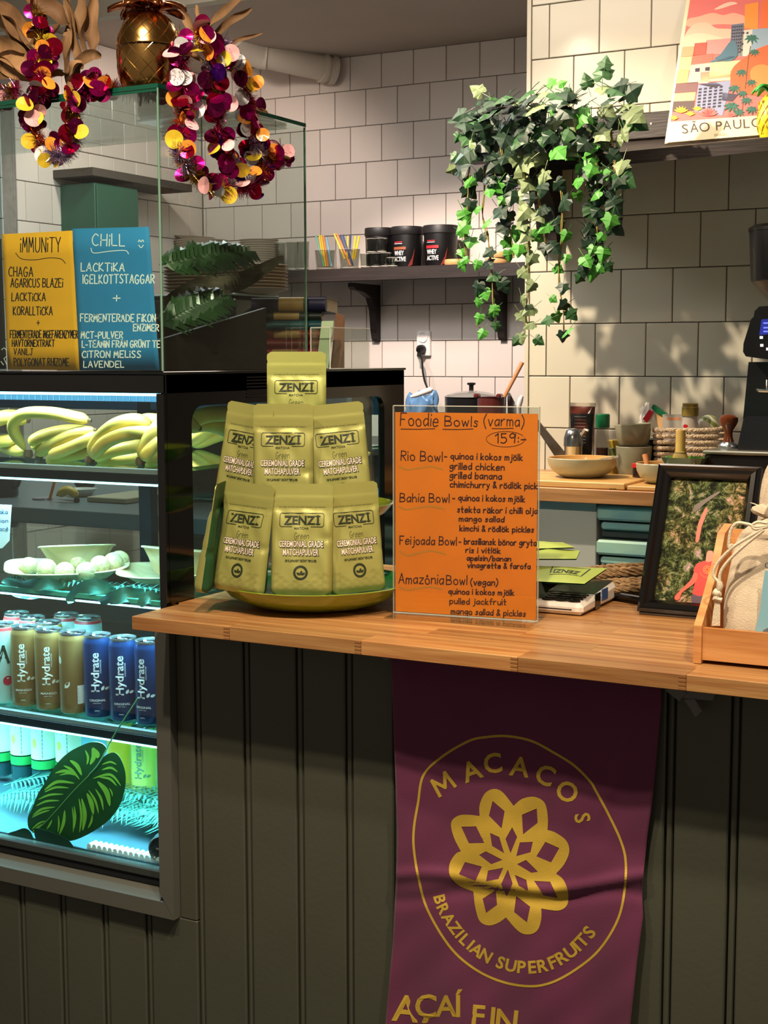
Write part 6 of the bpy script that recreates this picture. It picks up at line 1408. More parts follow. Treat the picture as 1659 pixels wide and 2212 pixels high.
# ---- things on the rear counter
def Y5(x, y, d=5.0): return RY(x, y, d)
c = Y5(1018, 870, 4.98); c = Vector((c.x, 4.98, 1.1385)); zt = Y5(1018, 858, 4.98).z; hh_ = zt-c.z
t = thing('black_pot', 'black pot with a glass lid and round black knob on the rear counter', 'pot', tuple(c)); pbk = M('pot_black', '#131212', .35)
m = MB(); m.lathe([(.085, 0), (.098, .008), (.102, hh_), (.106, hh_+.002), (.099, hh_), (.095, .012), (0, .01)], c, 40); m.build('pot_body', pbk, t, smooth=True)
m = MB(); m.lathe([(.103, hh_+.002), (.098, hh_+.008), (.06, hh_+.020), (0, hh_+.027)], c, 40); m.build('glass_lid', M('smoked_glass', '#8d8b84', .08, coat=.6, alpha=.8), t, smooth=True)
m = MB(); m.lathe([(.009, hh_+.025), (.009, hh_+.045), (.016, hh_+.048), (.017, hh_+.055), (.0, hh_+.057)], c, 20); m.build('knob', pbk, t, smooth=True)
c = Y5(1062, 872, 4.80); c = Vector((c.x, 4.80, 1.1385)); h_ = Y5(1060, 858, 4.80).z-c.z
t = thing('red_brown_pan', 'red-brown glazed pan beside the black pot', 'pan', tuple(c)); rb_ = M('redbrown', '#5a2420', .2, coat=.5)
m = MB(); m.lathe([(.042, 0), (.050, .006), (.054, h_), (.057, h_+.002), (.050, h_), (.046, .01), (0, .008)], c, 36); m.build('pan_body', rb_, t, smooth=True)
for q in (-1, 1): m = MB(); m.rbox(c.x+q*.045-.010, c.x+q*.045+.010, c.y-.045, c.y-.015, c.z+h_-.004, c.z+h_+.014, .005); m.build('lug', rb_, t)
m = MB(); a_, b_ = RY(1084, 868, 4.80), RY(1128, 783, 4.86); m.tube([a_-Vector((.01, 0, .05)), a_, b_], [.006, .0065, .0085], 10); tag(m.build('wooden_spoon', M('spoon_wood', '#c98550', .5, noise=(20, .2)), org=a_, smooth=True), 'wooden spoon handle sticking up out of the red-brown pan', 'spoon')
t = thing('blue_bag', 'crumpled blue plastic bag on the rear counter beside the fridge', 'bag', tuple(Y5(915, 872, 4.85)))
m = MB(); c = Y5(912, 905, 4.9); c.z = 1.1385; zt = Y5(912, 856, 4.9).z-c.z
def bag_(u, v):
    a = u*2*pi; r_ = .075*(1-.30*v**2)*(1+.14*sin(a*5+v*6)+.10*sin(a*9-v*9)); return (c.x+r_*cos(a)*1.0, c.y+r_*.6*sin(a), c.z+zt*(v*1.0)*(1+.10*sin(a*4+1)+.05*sin(a*7)))
m.grid(bag_, 48, 14); n0 = len(m.v); m.add([(c.x, c.y, c.z+zt*.9)], []); m.f += [(14*49+i, 14*49+i+1, n0) for i in range(48)]; m.mi += [0]*48
m.build('bag_body', M('blue_plastic', '#5f86ad', .25, coat=.4), t, smooth='all')
m = MB(); a_, b_ = RY(898, 854, 4.80), RY(930, 842, 4.84); m.tube([a_-Vector((.02, 0, .006)), a_, b_, b_+Vector((.006, 0, -.004))], [.005, .009, .012, .008], 12); tag(m.build('white_gadget', M('gadget_white', '#e8ded6', .4), org=a_, smooth=True), 'white rounded plastic plug end lying on the blue bag', 'gadget')
m = MB(); a_ = RY(1122, 872, 4.86); m.tube([Vector((RY(1120, 905, 4.86).x, 4.86, 1.139)), RY(1119, 880, 4.86), RY(1124, 864, 4.86), RY(1128, 855, 4.86)], [.008, .012, .011, .006], 12); tag(m.build('white_ladle', M('gadget_white', '#e8ded6'), org=a_, smooth=True), 'white ladle end beside the corner of the right wall', 'ladle')
m = MB(); m.slab([RY(x, y, 4.84) for x, y in [(1098, 976), (1096, 850), (1101, 848), (1112, 870), (1114, 976)]], (0, .004, 0)); tag(m.build('steel_spatula', steel, org=RY(1100, 870, 4.84), fixn=True), 'thin steel spatula tip between wooden spoon and white ladle', 'spatula')

# ---- right worktop
def W(px, py, y, z=ZW): p = RY(px, py, y); return Vector((p.x, y, z))
board = woodmat('board_maple', '#dcae6c', '#c0904e', along=(1, 14, 14), var=.1)
bA, bB = RZ(1400, 1052, ZW+.017), None
x1 = RY(1350, 1052, 3.39).x
m = MB(); m.rbox(-1.60, x1, 3.388, 3.66, ZW+.0005, ZW+.0165, .002); tag(m.build('cutting_board', board, org=(-1.4, 3.5, ZW)), 'pale maple cutting board under the big stoneware bowl', 'cutting board')
m = MB(); m.rbox(x1+.004, x1+.26, 3.392, 3.62, ZW+.0005, ZW+.0115, .002); tag(m.build('cutting_board', board, org=(x1+.1, 3.5, ZW)), 'second cutting board under the smaller bowl, right of the first', 'cutting board')
m = MB(); mk = lambda x, y: RY(x, y, 3.3875)
for i in range(4): m.ribbon([(1317+i*4, 1055), (1319+i*4, 1057.5)], 1.5, mk)
m.build('burnt_mark', blackp, bpy.data.objects['cutting_board'])
stn = M('stoneware_sand', '#b3a888', .38, noise=(9, .18), col2='#9c9a80', coat=.2); stni = M('stoneware_inside', '#c79a5c', .35, coat=.3)
def bowl(name, label, c, r_, h, mats=(stn, stni)):
    t = thing(name, label, 'bowl', tuple(c)); m = MB()
    m.lathe([(0, .001), (r_*.55, .001), (r_*.62, .003), (r_*.85, h*.30), (r_*.97, h*.62), (r_, h*.97), (r_*.985, h)], c, 48, cap=False); m.build('bowl_outside', mats[0], t, smooth=True)
    m = MB(); m.lathe([(r_*.985, h), (r_*.955, h*.97), (r_*.92, h*.60), (r_*.78, h*.30), (r_*.5, .010), (0, .008)], c, 48, cap=False); m.build('bowl_inside', mats[1], t, smooth=True)
    return t
zb_ = ZW+.017; c = W(1257, 1020, 3.53, zb_)
bowl('stoneware_bowl', 'wide sand-coloured stoneware bowl on the maple board, beside the orange menu', c, RY(1330, 1000, 3.53).x-c.x-.002, .052)
m = MB(); m.tube([c+Vector((.02, .0, .035)), c+Vector((.055, -.01, .048)), c+Vector((.105, -.015, .058))], [.002, .0022, .003], 8); tag(m.build('teaspoon', steel, org=c+Vector((.05, 0, .04)), smooth=True), 'steel spoon resting in the wide stoneware bowl', 'spoon')
c = W(1437, 1020, 3.50, ZW+.012); bowl('stoneware_bowl', 'smaller stoneware bowl half hidden by the black picture frame', c, .074, .052)
m = MB(); m.tube([c+Vector((-.045, 0, .030)), c+Vector((-.058, .012, .070))], [.006, .0075], 10); tag(m.build('wooden_spoon', M('spoon_wood', '#c98550'), org=c+Vector((-.05, 0, .05)), smooth=True), 'short wooden spoon standing in the smaller bowl', 'spoon')
cupm = M('cup_olive', '#86836a', .4, noise=(22, .22), coat=.25); cupr = M('cup_rim', '#a7a48a', .35)
def cup(label, c, r_, h, rot=(0, 0, 0)):
    t = thing('stoneware_cup', label, 'cup', tuple(c), rot, 'stacked olive cups'); m = MB()
    m.lathe([(0, .0005), (r_*.72, .0005), (r_*.80, .006), (r_*.93, h*.4), (r_, h*.97), (r_*.985, h), (r_*.94, h*.98), (r_*.86, h*.35), (0, .008)], n=40); m.build('cup_body', cupm, t, smooth=True, world=False)
    m = MB(); m.tube([(r_*.975*cos(i*pi/20), r_*.975*sin(i*pi/20), h) for i in range(41)], .0013, 6); m.build('rim', cupr, t, world=False); return t
c = W(1369, 1000, 3.70, ZW+.0005); cup('lower olive stoneware cup of the pair', c, .0485, .089); cup('upper olive stoneware cup, tilted inside the lower one', c+Vector((-.001, 0, .0895)), .0485, .060, (0, R(-3), 0))
def lathe_thing(name, label, cat, c, parts):
    t = thing(name, label, cat, tuple(c))
    for nm, pr, mt in parts: m = MB(); m.lathe(pr, c, 32); m.build(nm, mt, t, smooth=True)
    return t
# sauce tube: flat crimped top, black label, standing on its cap
c = W(1257, 980, 3.80, ZW+.0005); t = thing('sauce_tube', 'brown sauce squeeze tube with a black label standing against the tiles', 'sauce bottle', tuple(c)); ztp = RY(1257, 870, 3.80).z-c.z
m = MB(); vs = []; n_ = 32; lv = [(.020, .020, 0), (.026, .020, .03), (.031, .021, ztp*.35), (.0345, .018, ztp*.6), (.0365, .012, ztp*.85), (.038, .003, ztp*.95)]
for a_, b_, z_ in lv:
    for i in range(n_): an = 2*pi*i/n_; vs.append((c.x+a_*cos(an), c.y+b_*sin(an), c.z+z_))
m.add(vs, [(j*n_+i, j*n_+(i+1) % n_, (j+1)*n_+(i+1) % n_, (j+1)*n_+i) for j in range(5) for i in range(n_)]); m.build('tube_body', M('tube_brown', '#5a2a20', .15, coat=.6), t, smooth=True)
m = MB(); m.box(c.x-.040, c.x+.040, c.y-.0015, c.y+.0015, c.z+ztp*.945, c.z+ztp); m.build('crimp', M('clear_crimp', '#c8b8a4', .2, alpha=.6), t)
m = MB()
for j in range(5):
    f0, f1 = .30+.11*j, .41+.11*j; g_ = lambda f: (.030+.0075*min(1, f/.8), .0215-.012*max(0, f-.35)/.6)
    (a0_, b0_), (a1_, b1_) = g_(f0), g_(f1); q = [(c.x+a*1.01*cos(an), c.y+b*1.06*sin(an), c.z+ztp*f) for a, b, f in ((a0_, b0_, f0), (a1_, b1_, f1)) for an in [R(205+13*i) for i in range(11)]]
    m.add(q, [(i, i+1, 12+i, 11+i) for i in range(10)])
m.build('label', M('label_black', '#14110f', .5), t, smooth='all')
m = MB()
for j in range(9): m.ribbon([(c.x-.016, c.z+ztp*(.45+.045*j)), (c.x+.018, c.z+ztp*(.45+.045*j))], .0012+.001*(j == 8), lambda x, z: (x, c.y-.0225+.008*((z-c.z)/ztp-.4)-.001, z))
m.build('label_text', M('grey_text', '#8a8680', .5), t)
c = W(1238, 985, 3.72, ZW+.0005); hz = RY(1238, 925, 3.72).z-c.z
t = lathe_thing('steel_shaker', 'polished steel shaker with a blue-grey lid in front of the sauce tube', 'shaker', c, [('body', [(0, 0), (.024, 0), (.025, .003), (.025, hz*.62), (.026, hz*.63)], steel), ('lid', [(.0265, hz*.63), (.0265, hz*.80), (.020, hz*.95), (.010, hz), (0, hz)], M('lid_steel', '#8a8d90', .25, metal=.85))])
m = MB(); m.tube([c+Vector((.018, 0, hz*.80)), c+Vector((.034, 0, hz*.98)), c+Vector((.044, 0, hz*.96))], [.006, .005, .004], 8); m.build('spout', steel, t, smooth=True)
c = W(1301, 985, 3.76, ZW+.0005); hz = RY(1301, 894, 3.76).z-c.z
t = lathe_thing('spice_bottle', 'clear spice bottle with a green cap and dark brown filling', 'bottle', c, [('cap', [(.0195, hz*.78), (.0195, hz*.985), (.017, hz), (0, hz)], M('cap_green', '#12633c', .3)), ('filling', [(0, .003), (.0165, .003), (.0165, hz*.46), (0, hz*.46)], M('soy_brown', '#341410', .15))])
m = MB(); m.lathe([(0, 0), (.0185, 0), (.0185, hz*.55), (.0165, hz*.70), (.0165, hz*.78)], c, 28); m.build('glass_body', tumb, t, smooth=True)
for i, (z_, cl_2) in enumerate([(0, '#a8822c'), (.028, '#c2a02e'), (.050, '#6a7a4a'), (.072, '#c9b04a')]):
    c = W(1330, 985, 3.84, ZW+.0005+z_); m = MB(); m.lathe([(0, 0), (.020, 0), (.026, .024), (.024, .026), (0, .020)], n=28); o = m.build('small_cup', M('glaze_'+cl_2.strip('#'), cl_2, .3, coat=.4), org=(0, 0, 0), smooth=True); o.location = c; tag(o, ['brown glazed small cup at the bottom of the stack behind the olive cups', 'mustard small cup, second from the bottom behind the olive cups', 'green small cup in the stack behind the olive cups', 'yellow small cup on top of the stack behind the olive cups'][i], 'cup', 'stacked small glazed cups')
c = W(1418, 985, 3.80, ZW+.0005); hz = RY(1418, 944, 3.80).z-c.z
lathe_thing('black_tin', 'black round tin with a pale lid between the cups and the rope basket', 'tin', c, [('body', [(0, 0), (.032, 0), (.034, .003), (.034, hz*.95), (0, hz*.95)], blk2), ('lid', [(.036, hz*.95), (.036, hz), (0, hz)], M('lid_pale', '#c9cdb8', .4))])
# metal strip (knife blade) leaning
m = MB(); q = [RY(x, y, 3.70) for x, y in [(1160, 905), (1170, 918), (1228, 988), (1205, 996), (1158, 925)]]; m.slab(q, (0, .006, 0)); tag(m.build('metal_scoop', M('dark_steel', '#6a5f58', .3, metal=.7), org=q[0], fixn=True), 'brownish metal scoop handle leaning down into the area behind the big bowl', 'scoop')
# basket of coiled rope
t = thing('rope_basket', 'coiled rope basket holding bags and bottles on the right worktop', 'basket', tuple(W(1490, 985, 3.74)))
rope_m = M('rope_cream', '#cdb596', .8, bump=(300, .9), noise=(140, .3)); bc = W(1492, 985, 3.76); ztop = RY(1492, 928, 3.70).z
nr = 9; bw = (RY(1565, 960, 3.72).x-RY(1412, 960, 3.72).x)/2
for i in range(nr):
    z_ = ZW+.006+i*(ztop-ZW-.008)/(nr-1); m = MB(); P = []
    for k_ in range(65):
        a = 2*pi*k_/64; e = .55; P.append((bc.x+math.copysign(abs(cos(a))**e, cos(a))*bw*(.90+.10*i/nr), bc.y+math.copysign(abs(sin(a))**e, sin(a))*.062*(.92+.08*i/nr), z_+.004*cos(a*1.0)*(i/nr)))
    for st in range(2):
        pts = [Vector(p)+Vector((0, .0022*sin(j*1.3+st*pi), .0022*cos(j*1.3+st*pi))) for j, p in enumerate(cr(P, 4))]; m.tube(pts, .0046, 6)
    m.build('coil', rope_m, t, smooth=True)
def inb(px, py, y): return RY(px, py, y)
t = thing('clipped_bag', 'crumpled white plastic bag closed with a red clip behind the cups', 'bag', tuple(inb(1400, 930, 3.83)))
m = MB(); c = inb(1405, 925, 3.83); 
def cb_(u, v):
    a = u*2*pi; r_ = (.030 if v < .6 else .030-.055*(v-.6))*(1+.18*sin(a*5+v*9)+.12*sin(a*8-v*13)); return (c.x+r_*cos(a)+(v-.5)*-.01, c.y+r_*.6*sin(a), ZW+.08+v*.125)
m.grid(cb_, 40, 16); m.build('bag_body', M('clear_bag', '#e6e2d8', .2, coat=.5, alpha=.75), t, smooth='all')
m = MB(); m.tube([(c.x+cos(a_)*.006, c.y+.0, ZW+.203) for a_ in (0,)]+[inb(1392, 880, 3.82), inb(1386, 868, 3.82)], [.006, .010, .016], 8) if False else m.slab([inb(x, y, 3.81) for x, y in [(1388, 905), (1402, 885), (1411, 890), (1397, 913)]], (0, .008, 0)); m.build('clip', M('clip_red', '#c2202e', .3), t, fixn=True)
m = MB(); m.slab([inb(x, y, 3.83) for x, y in [(1382, 884), (1388, 876), (1393, 882), (1396, 872), (1401, 880), (1400, 892), (1394, 900)]], (0, .006, 0)); m.build('bag_tuft', M('clear_bag', '#e6e2d8'), t, fixn=True)
t = thing('green_tea_packet', 'tan paper packet with a dark green folded top in the rope basket', 'packet', tuple(inb(1425, 900, 3.80)))
m = MB(); m.slab([inb(x, y, 3.79) for x, y in [(1415, 880), (1432, 893), (1436, 950), (1426, 950)]], (0, .012, 0)); m.build('packet_body', M('packet_tan', '#d3a670', .6), t, fixn=True)
m = MB(); m.slab([inb(x, y, 3.785) for x, y in [(1407, 880), (1411, 874), (1440, 894), (1432, 900), (1412, 888)]], (0, .016, 0)); m.build('folded_top', M('cap_green', '#12633c'), t, fixn=True)
t = thing('zip_bag', 'frosted zip bag with orange contents standing in the rope basket', 'bag', tuple(inb(1455, 930, 3.77)))
m = MB(); m.slab([inb(x, y, 3.76) for x, y in [(1431, 895), (1476, 896), (1472, 955), (1430, 955)]], (0, .022, 0)); m.build('bag_body', M('frosted', '#c9c0b4', .25, alpha=.72, coat=.4), t, fixn=True)
m = MB(); m.slab([inb(x, y, 3.765) for x, y in [(1438, 934), (1458, 930), (1462, 955), (1436, 955)]], (0, .010, 0)); m.build('contents', M('contents_orange', '#d98a5a', .6), t, fixn=True)
m = MB(); m.slab([inb(x, y, 3.7595) for x, y in [(1440, 902), (1470, 902), (1470, 907), (1440, 907)]], (0, .001, 0)); m.build('print_line', M('contents_orange', '#d98a5a'), t, fixn=True)
c = inb(1490, 935, 3.77); c.z = ZW+.05; hz = inb(1490, 871, 3.77).z-c.z
t = lathe_thing('honey_bottle', 'clear squeeze bottle with an olive-gold cap in the rope basket', 'bottle', c, [('cap', [(.0225, hz*.78), (.0225, hz*.93), (.021, hz*.94), (.021, hz*.99), (.019, hz), (0, hz)], M('cap_olive', '#7d6a2c', .35)), ('body', [(0, 0), (.029, .0), (.031, hz*.3), (.026, hz*.55), (.020, hz*.72), (.020, hz*.78)], M('squeeze_clear', '#cfc2b4', .12, alpha=.7, coat=.5))])
m = MB(); pq = lambda x, z: (c.x+.0305*sin(x/.0305)-.003, c.y-.0300*cos(x/.0305)-.001, z); q0 = c.z+hz*.42
m.add([pq(-.010+.004*i, q0+.022*k_) for k_ in (0, 1) for i in range(6)], [(i, i+1, 7+i, 6+i) for i in range(5)]); m.build('label', M('label_yellowish', '#d8d09a', .5), t)
m = MB(); m.ribbon([(-.002, q0+.011), (.006, q0+.011)], .004, lambda x, z: (pq(x, z)[0], pq(x, z)[1]-.0004, z)); m.build('label_text', blackp, t)
m = MB(); q = [(-.0+.007*cos(i*.63), q0+.030+.005*sin(i*.63)) for i in range(10)]; m.add([pq(x, z) for x, z in q], [tuple(range(10))]); m.build('logo_spot', M('clip_red', '#c2202e'), t)
# striped round pot
c = inb(1530, 920, 3.82); m = MB(); rr_ = .030
t = thing('striped_teapot', 'round white teapot with green stripes behind the tamper', 'teapot', tuple(c))
for nm, l0, l1, mt in (('band', -90, 5, 'w'), ('band', 5, 25, 'g'), ('band', 25, 45, 'w'), ('band', 45, 65, 'g'), ('band', 65, 90, 'w')):
    m = MB(); pr = [(rr_*cos(R(l0+(l1-l0)*i/6)), rr_*sin(R(l0+(l1-l0)*i/6))) for i in range(7)]; Mx = Euler((R(-20), R(30), 0)).to_matrix()
    n0 = MB(); n0.lathe([(max(a, .0), b) for a, b in pr], (0, 0, 0), 32); n0.f = [f for f in n0.f if len(f) == 4]; n0.mi = [0]*len(n0.f); n0.v = [tuple(Mx @ Vector(v)+c) for v in n0.v]
    n0.build(nm, M('stripe_white', '#e4dfc8', .35, coat=.3) if mt == 'w' else M('stripe_green', '#8a9c4a', .35, coat=.3), t, smooth=True)
# whisk on a green dish
c = W(1478, 1010, 3.56, ZW+.0005); t = thing('green_glazed_dish', 'square green glazed dish holding the bamboo whisk', 'dish', tuple(c)); gz = M('green_glaze', '#2f5c48', .12, coat=.8, noise=(9, .4), col2='#3d5f6a')
zr = RY(1478, 985, 3.60).z-c.z
def dishq(pr, m):
    n_ = 40; vs = []
    for r_, z_ in pr:
        for i in range(n_): a = 2*pi*i/n_; e = .5; vs.append((c.x+math.copysign(abs(cos(a))**e, cos(a))*r_*1.12, c.y+math.copysign(abs(sin(a))**e, sin(a))*r_*.8, c.z+z_))
    m.add(vs, [(j*n_+i, j*n_+(i+1) % n_, (j+1)*n_+(i+1) % n_, (j+1)*n_+i) for j in range(len(pr)-1) for i in range(n_)])
m = MB(); dishq([(0, 0), (.034, 0), (.036, zr*.5), (.044, zr*.8), (.051, zr)], m); m.build('outside', gz, t, smooth='all')
m = MB(); dishq([(.051, zr), (.048, zr), (.040, zr*.82), (.0, zr*.75)], m); m.build('inside', M('green_glaze2', '#4d7a2c', .12, coat=.8), t, smooth='all')
cw = c+Vector((-.012, .004, zr*.76)); hw = RY(1464, 929, 3.56).z-cw.z; bam = M('bamboo_whisk', '#c9a85a', .5, noise=(30, .2))
t = thing('bamboo_whisk', 'bamboo matcha whisk standing upright on the green dish', 'whisk', tuple(cw))
m = MB(); m.lathe([(.0135, hw*.36), (.0125, hw*.5), (.0125, hw*.97), (.0120, hw), (0, hw)], cw, 24); m.build('handle', bam, t, smooth=True)
m = MB()
for i in range(36):
    a = 2*pi*i/36; m.tube([cw+Vector((.013*cos(a), .013*sin(a), hw*.38)), cw+Vector((.019*cos(a), .019*sin(a), hw*.18)), cw+Vector((.021*cos(a), .021*sin(a), hw*.04)), cw+Vector((.017*cos(a), .017*sin(a), 0))], .0009, 4)
m.build('tines', bam, t, kind='stuff')
m = MB(); m.tube([cw+Vector((.0150*cos(i*pi/12), .0150*sin(i*pi/12), hw*.33)) for i in range(25)], .0011, 5); m.build('thread', blackp, t)
# knock box + tamper
t = thing('knock_box', 'dark steel knock box behind the linen bag', 'knock box', tuple(W(1575, 1010, 3.66)))
zk = RY(1560, 974, 3.58).z; xk = RY(1517, 975, 3.58).x
m = MB(); m.rbox(xk+.004, xk+.20, 3.585, 3.80, ZW+.0005, zk-.010, .003); m.build('box_body', M('box_dark', '#1d1b1b', .3, metal=.3), t)
m = MB(); m.rbox(xk, xk+.21, 3.578, 3.81, zk-.0095, zk, .003); m.build('rim', M('rim_grey', '#8c8b80', .3, metal=.7), t)
c = W(1573, 970, 3.68, zk+.0005); ht = RY(1573, 895, 3.68).z-c.z; wal = M('walnut', '#6a3216', .22, coat=.6, noise=(14, .35), stretch=(1, 1, .3))
lathe_thing('tamper', 'polished walnut and steel espresso tamper on the knock box', 'tamper', c, [('base', [(0, 0), (.026, 0), (.0265, .004), (.025, .010), (.014, .018), (.010, .022)], steel),
    ('handle', [(.0155, .016), (.0115, .028), (.0105, ht*.42), (.0125, ht*.55), (.0200, ht*.68), (.0245, ht*.80), (.0235, ht*.91), (.0150, ht*.985), (0, ht)], wal)])
# red lidded jar
c = W(1393, 1020, 3.60, ZW+.0005); hz = RY(1393, 1001, 3.60).z-c.z
lathe_thing('red_lid_jar', 'low dark jar with a red lid between the cups and the smaller bowl', 'jar', c, [('body', [(0, 0), (.030, 0), (.032, .004), (.032, hz*.8), (0, hz*.8)], M('jar_dark', '#2a1c1a', .2)), ('lid', [(.034, hz*.8), (.034, hz*.98), (.032, hz), (0, hz)], M('lid_red', '#b82424', .35))])
# ---- coffee grinder
t = thing('coffee_grinder', 'tall black coffee grinder with a hopper and small screen at the right edge', 'grinder', tuple(W(1650, 970, 3.62, zk)))
gp = lambda pts, y, th, nm, mt, **kw: (lambda m: (m.slab([RY(a, b, y) for a, b in pts], (0, th, 0)), m.build(nm, mt, t, fixn=True, **kw)))(MB())
gm = M('grinder_black', '#0e0e10', .32, coat=.25)
gp([(1611, 770), (1605, 760), (1606, 742), (1622, 690), (1628, 684), (1630, 672), (1640, 662), (1770, 655), (1790, 780), (1700, 782)], 3.62, .11, 'control_head', gm)
gp([(1617, 782), (1700, 782), (1760, 905), (1605, 905)], 3.66, .08, 'column', gm)
gp([(1606, 905), (1612, 900), (1780, 900), (1790, 975), (1593, 975), (1594, 960)], 3.64, .14, 'base', M('grinder_base', '#1c1b20', .3, coat=.3))
hc = RY(1700, 560, 3.72); hr = hc.x-RY(1619, 560, 3.72).x
m = MB(); zt_, zm, zl_ = RY(1620, 496, 3.72).z, RY(1626, 610, 3.72).z, RY(1660, 655, 3.72).z
m.lathe([(hr*.42, zl_), (hr*.90, zm)], (hc.x, 3.72, 0), 40); m.f = [f for f in m.f if len(f) == 4]; m.mi = [0]*len(m.f); m.build('hopper_cone', M('hopper_smoke', '#6a5a4a', .15, alpha=.6, coat=.5), t, smooth=True)
m = MB(); m.lathe([(hr*.90, zm), (hr*.93, zm+.005), (hr, zt_-.008)], (hc.x, 3.72, 0), 40); m.lathe([(hr*1.02, zt_-.008), (hr*1.02, zt_), (hr*.9, zt_+.008), (0, zt_+.012)], (hc.x, 3.72, 0), 40); m.build('hopper', gm, t, smooth=True)
gp([(1645, 690), (1700, 686), (1700, 718), (1640, 724)], 3.6185, .001, 'screen', M('screen_blue', '#1a1c3a', .2, emit=('#3a46c8', .5)))
for (x, y) in ((1644, 729), (1645, 746), (1658, 754)): gp([(x-3, y-3), (x+4, y-3), (x+4, y+3), (x-3, y+3)], 3.6185, .001, 'button', M('button_white', '#d8d8e0', .3, emit=('#d8dcf0', .6)))
m = MB()
for i, y in enumerate((698, 708, 716)): m.ribbon([(1650, y), (1668, y-.5)], 3, lambda a, b: RY(a, b, 3.618))
m.build('screen_text', M('screen_glow', '#5a66f0', .3, emit=('#6a78ff', 1.2)), t)
m = MB(); a_ = RY(1640, 845, 3.615); m.tube([RY(1636, 842, 3.63), RY(1640, 844, 3.60), RY(1700, 846, 3.60)], .004, 8); m.tube([RY(1657, 822, 3.64), RY(1657, 842, 3.60)], .003, 8); m.build('portafilter_fork', steel, t, smooth=True)

# ================================================================== RIGHT WALL SHELF, IVY, POSTER
t = thing('picture_shelf', 'dark stained wooden shelf with a back board, sloping forward, on the right tiled wall', 'shelf', (-1.2, 3.8, 2.03))
zbk, yf = 2.069, 3.58; zf0 = RY(1343, 328, yf).z; zf1 = RY(1343, 356, yf).z; xl_ = -1.60; x_r = -.55
sk = (RY(1659, 297, yf).z-zf0)/(RY(1659, 297, yf).x-RY(1343, 328, yf).x)
xz = RY(1343, 328, yf).x; f0 = lambda x: zf0+(x-xz)*sk
m = MB(); m.add([(xl_, yf, f0(xl_)), (x_r, yf, f0(x_r)), (x_r, 3.9225, zbk), (xl_, 3.9225, zbk), (xl_, yf, f0(xl_)-zf0+zf1), (x_r, yf, f0(x_r)-zf0+zf1), (x_r, 3.9225, zbk-.034), (xl_, 3.9225, zbk-.034)], [(0, 1, 2, 3), (7, 6, 5, 4), (4, 5, 1, 0), (5, 6, 2, 1), (6, 7, 3, 2), (7, 4, 0, 3)]); m.build('board', M('shelf_stain', '#2f2521', .5, noise=(5, .5), stretch=(1, 14, 14), bump=(12, .4)), t)
m = MB(); m.rbox(xl_, x_r, 3.906, 3.9225, zbk+.001, 2.141, .002); bb_ = m.build('back_board', M('shelf_stain', '#2f2521'), t)
m = MB(); q = RY(1406, 267, 3.905); m.tube([(q.x, 3.9062, q.z), (q.x, 3.9050, q.z)], .003, 10); m.build('screw', steel, bb_)
xb3 = RY(1186, 500, 3.90).x
m = MB(); zl2 = RY(1186, 540, 3.9).z; m.slab([(xb3-.030, y, z) for y, z in [(3.9225, 2.03), (3.66, 1.955), (3.66, 1.935), (3.80, 1.95), (3.86, 1.90), (3.885, 1.80), (3.885, zl2), (3.9225, zl2)]], (.060, 0, 0)); m.build('bracket', dkw, t, fixn=True)
# poster
pB = RY(1436, 311, 3.68); tp = RX(1487, 10, pB.x); 
if tp.y > 3.90: tp = RY(1487, 10, 3.895)
upP = (tp-pB).normalized(); rxP = Vector((1, 0, -.035)).normalized(); nP = rxP.cross(upP).normalized(); nP = -nP if nP.y > 0 else nP
t = thing('city_poster', 'coral-coloured city travel poster board leaning on the wall shelf', 'poster', tuple(pB))
PL = lambda x, y, e=0: RP(x, y, pB+nP*e, nP)
k5 = 1/4.607; Q = lambda x, y: (1300+x*k5, y*k5)
def quad(pts, col, e, nm, sm=0):
    m = MB(); q = [Q(*p) for p in pts]; q = cr(q, sm, True) if sm else q; m.poly([PL(a, b, e) for a, b in q]); return m.build(nm, M('poster_'+col.strip('#'), col, .6), pan)
m = MB(); bd = [(625, 1428), (830, 60), (980, -900), (3500, -1400), (3200, 1190)]; q = [PL(*Q(*p)) for p in [(625, 1430), (835, 55), (905, -420), (2450, -640), (2250, 1290)]]
m.slab(q, -nP*.008); pan = m.build('board', M('poster_cream', '#ecd6b0', .55), t, fixn=True)
quad([(683, 1213), (868, 62), (935, -380), (2400, -600), (2240, 1100)], '#d9706a', .0006, 'sky')
quad([(858, 190), (960, 165), (1100, 128), (1210, 150), (1330, 130), (1500, 200), (1500, 260), (1200, 240), (1000, 260), (850, 260)], '#e8a58c', .0009, 'cloud', 4)
quad([(838, 330), (920, 240), (1050, 225), (1140, 280), (1290, 290), (1440, 340), (1440, 400), (1100, 380), (830, 420)], '#efb39a', .0010, 'cloud', 4)
quad([(1115, 95), (1220, 35), (1300, 18), (1350, 35), (1280, 55), (1190, 85)], '#f0c0a8', .0009, 'cloud', 3)
quad([(822, 370), (1000, 330), (1250, 400), (1250, 480), (806, 480)], '#f2c2a4', .0011, 'haze', 3)
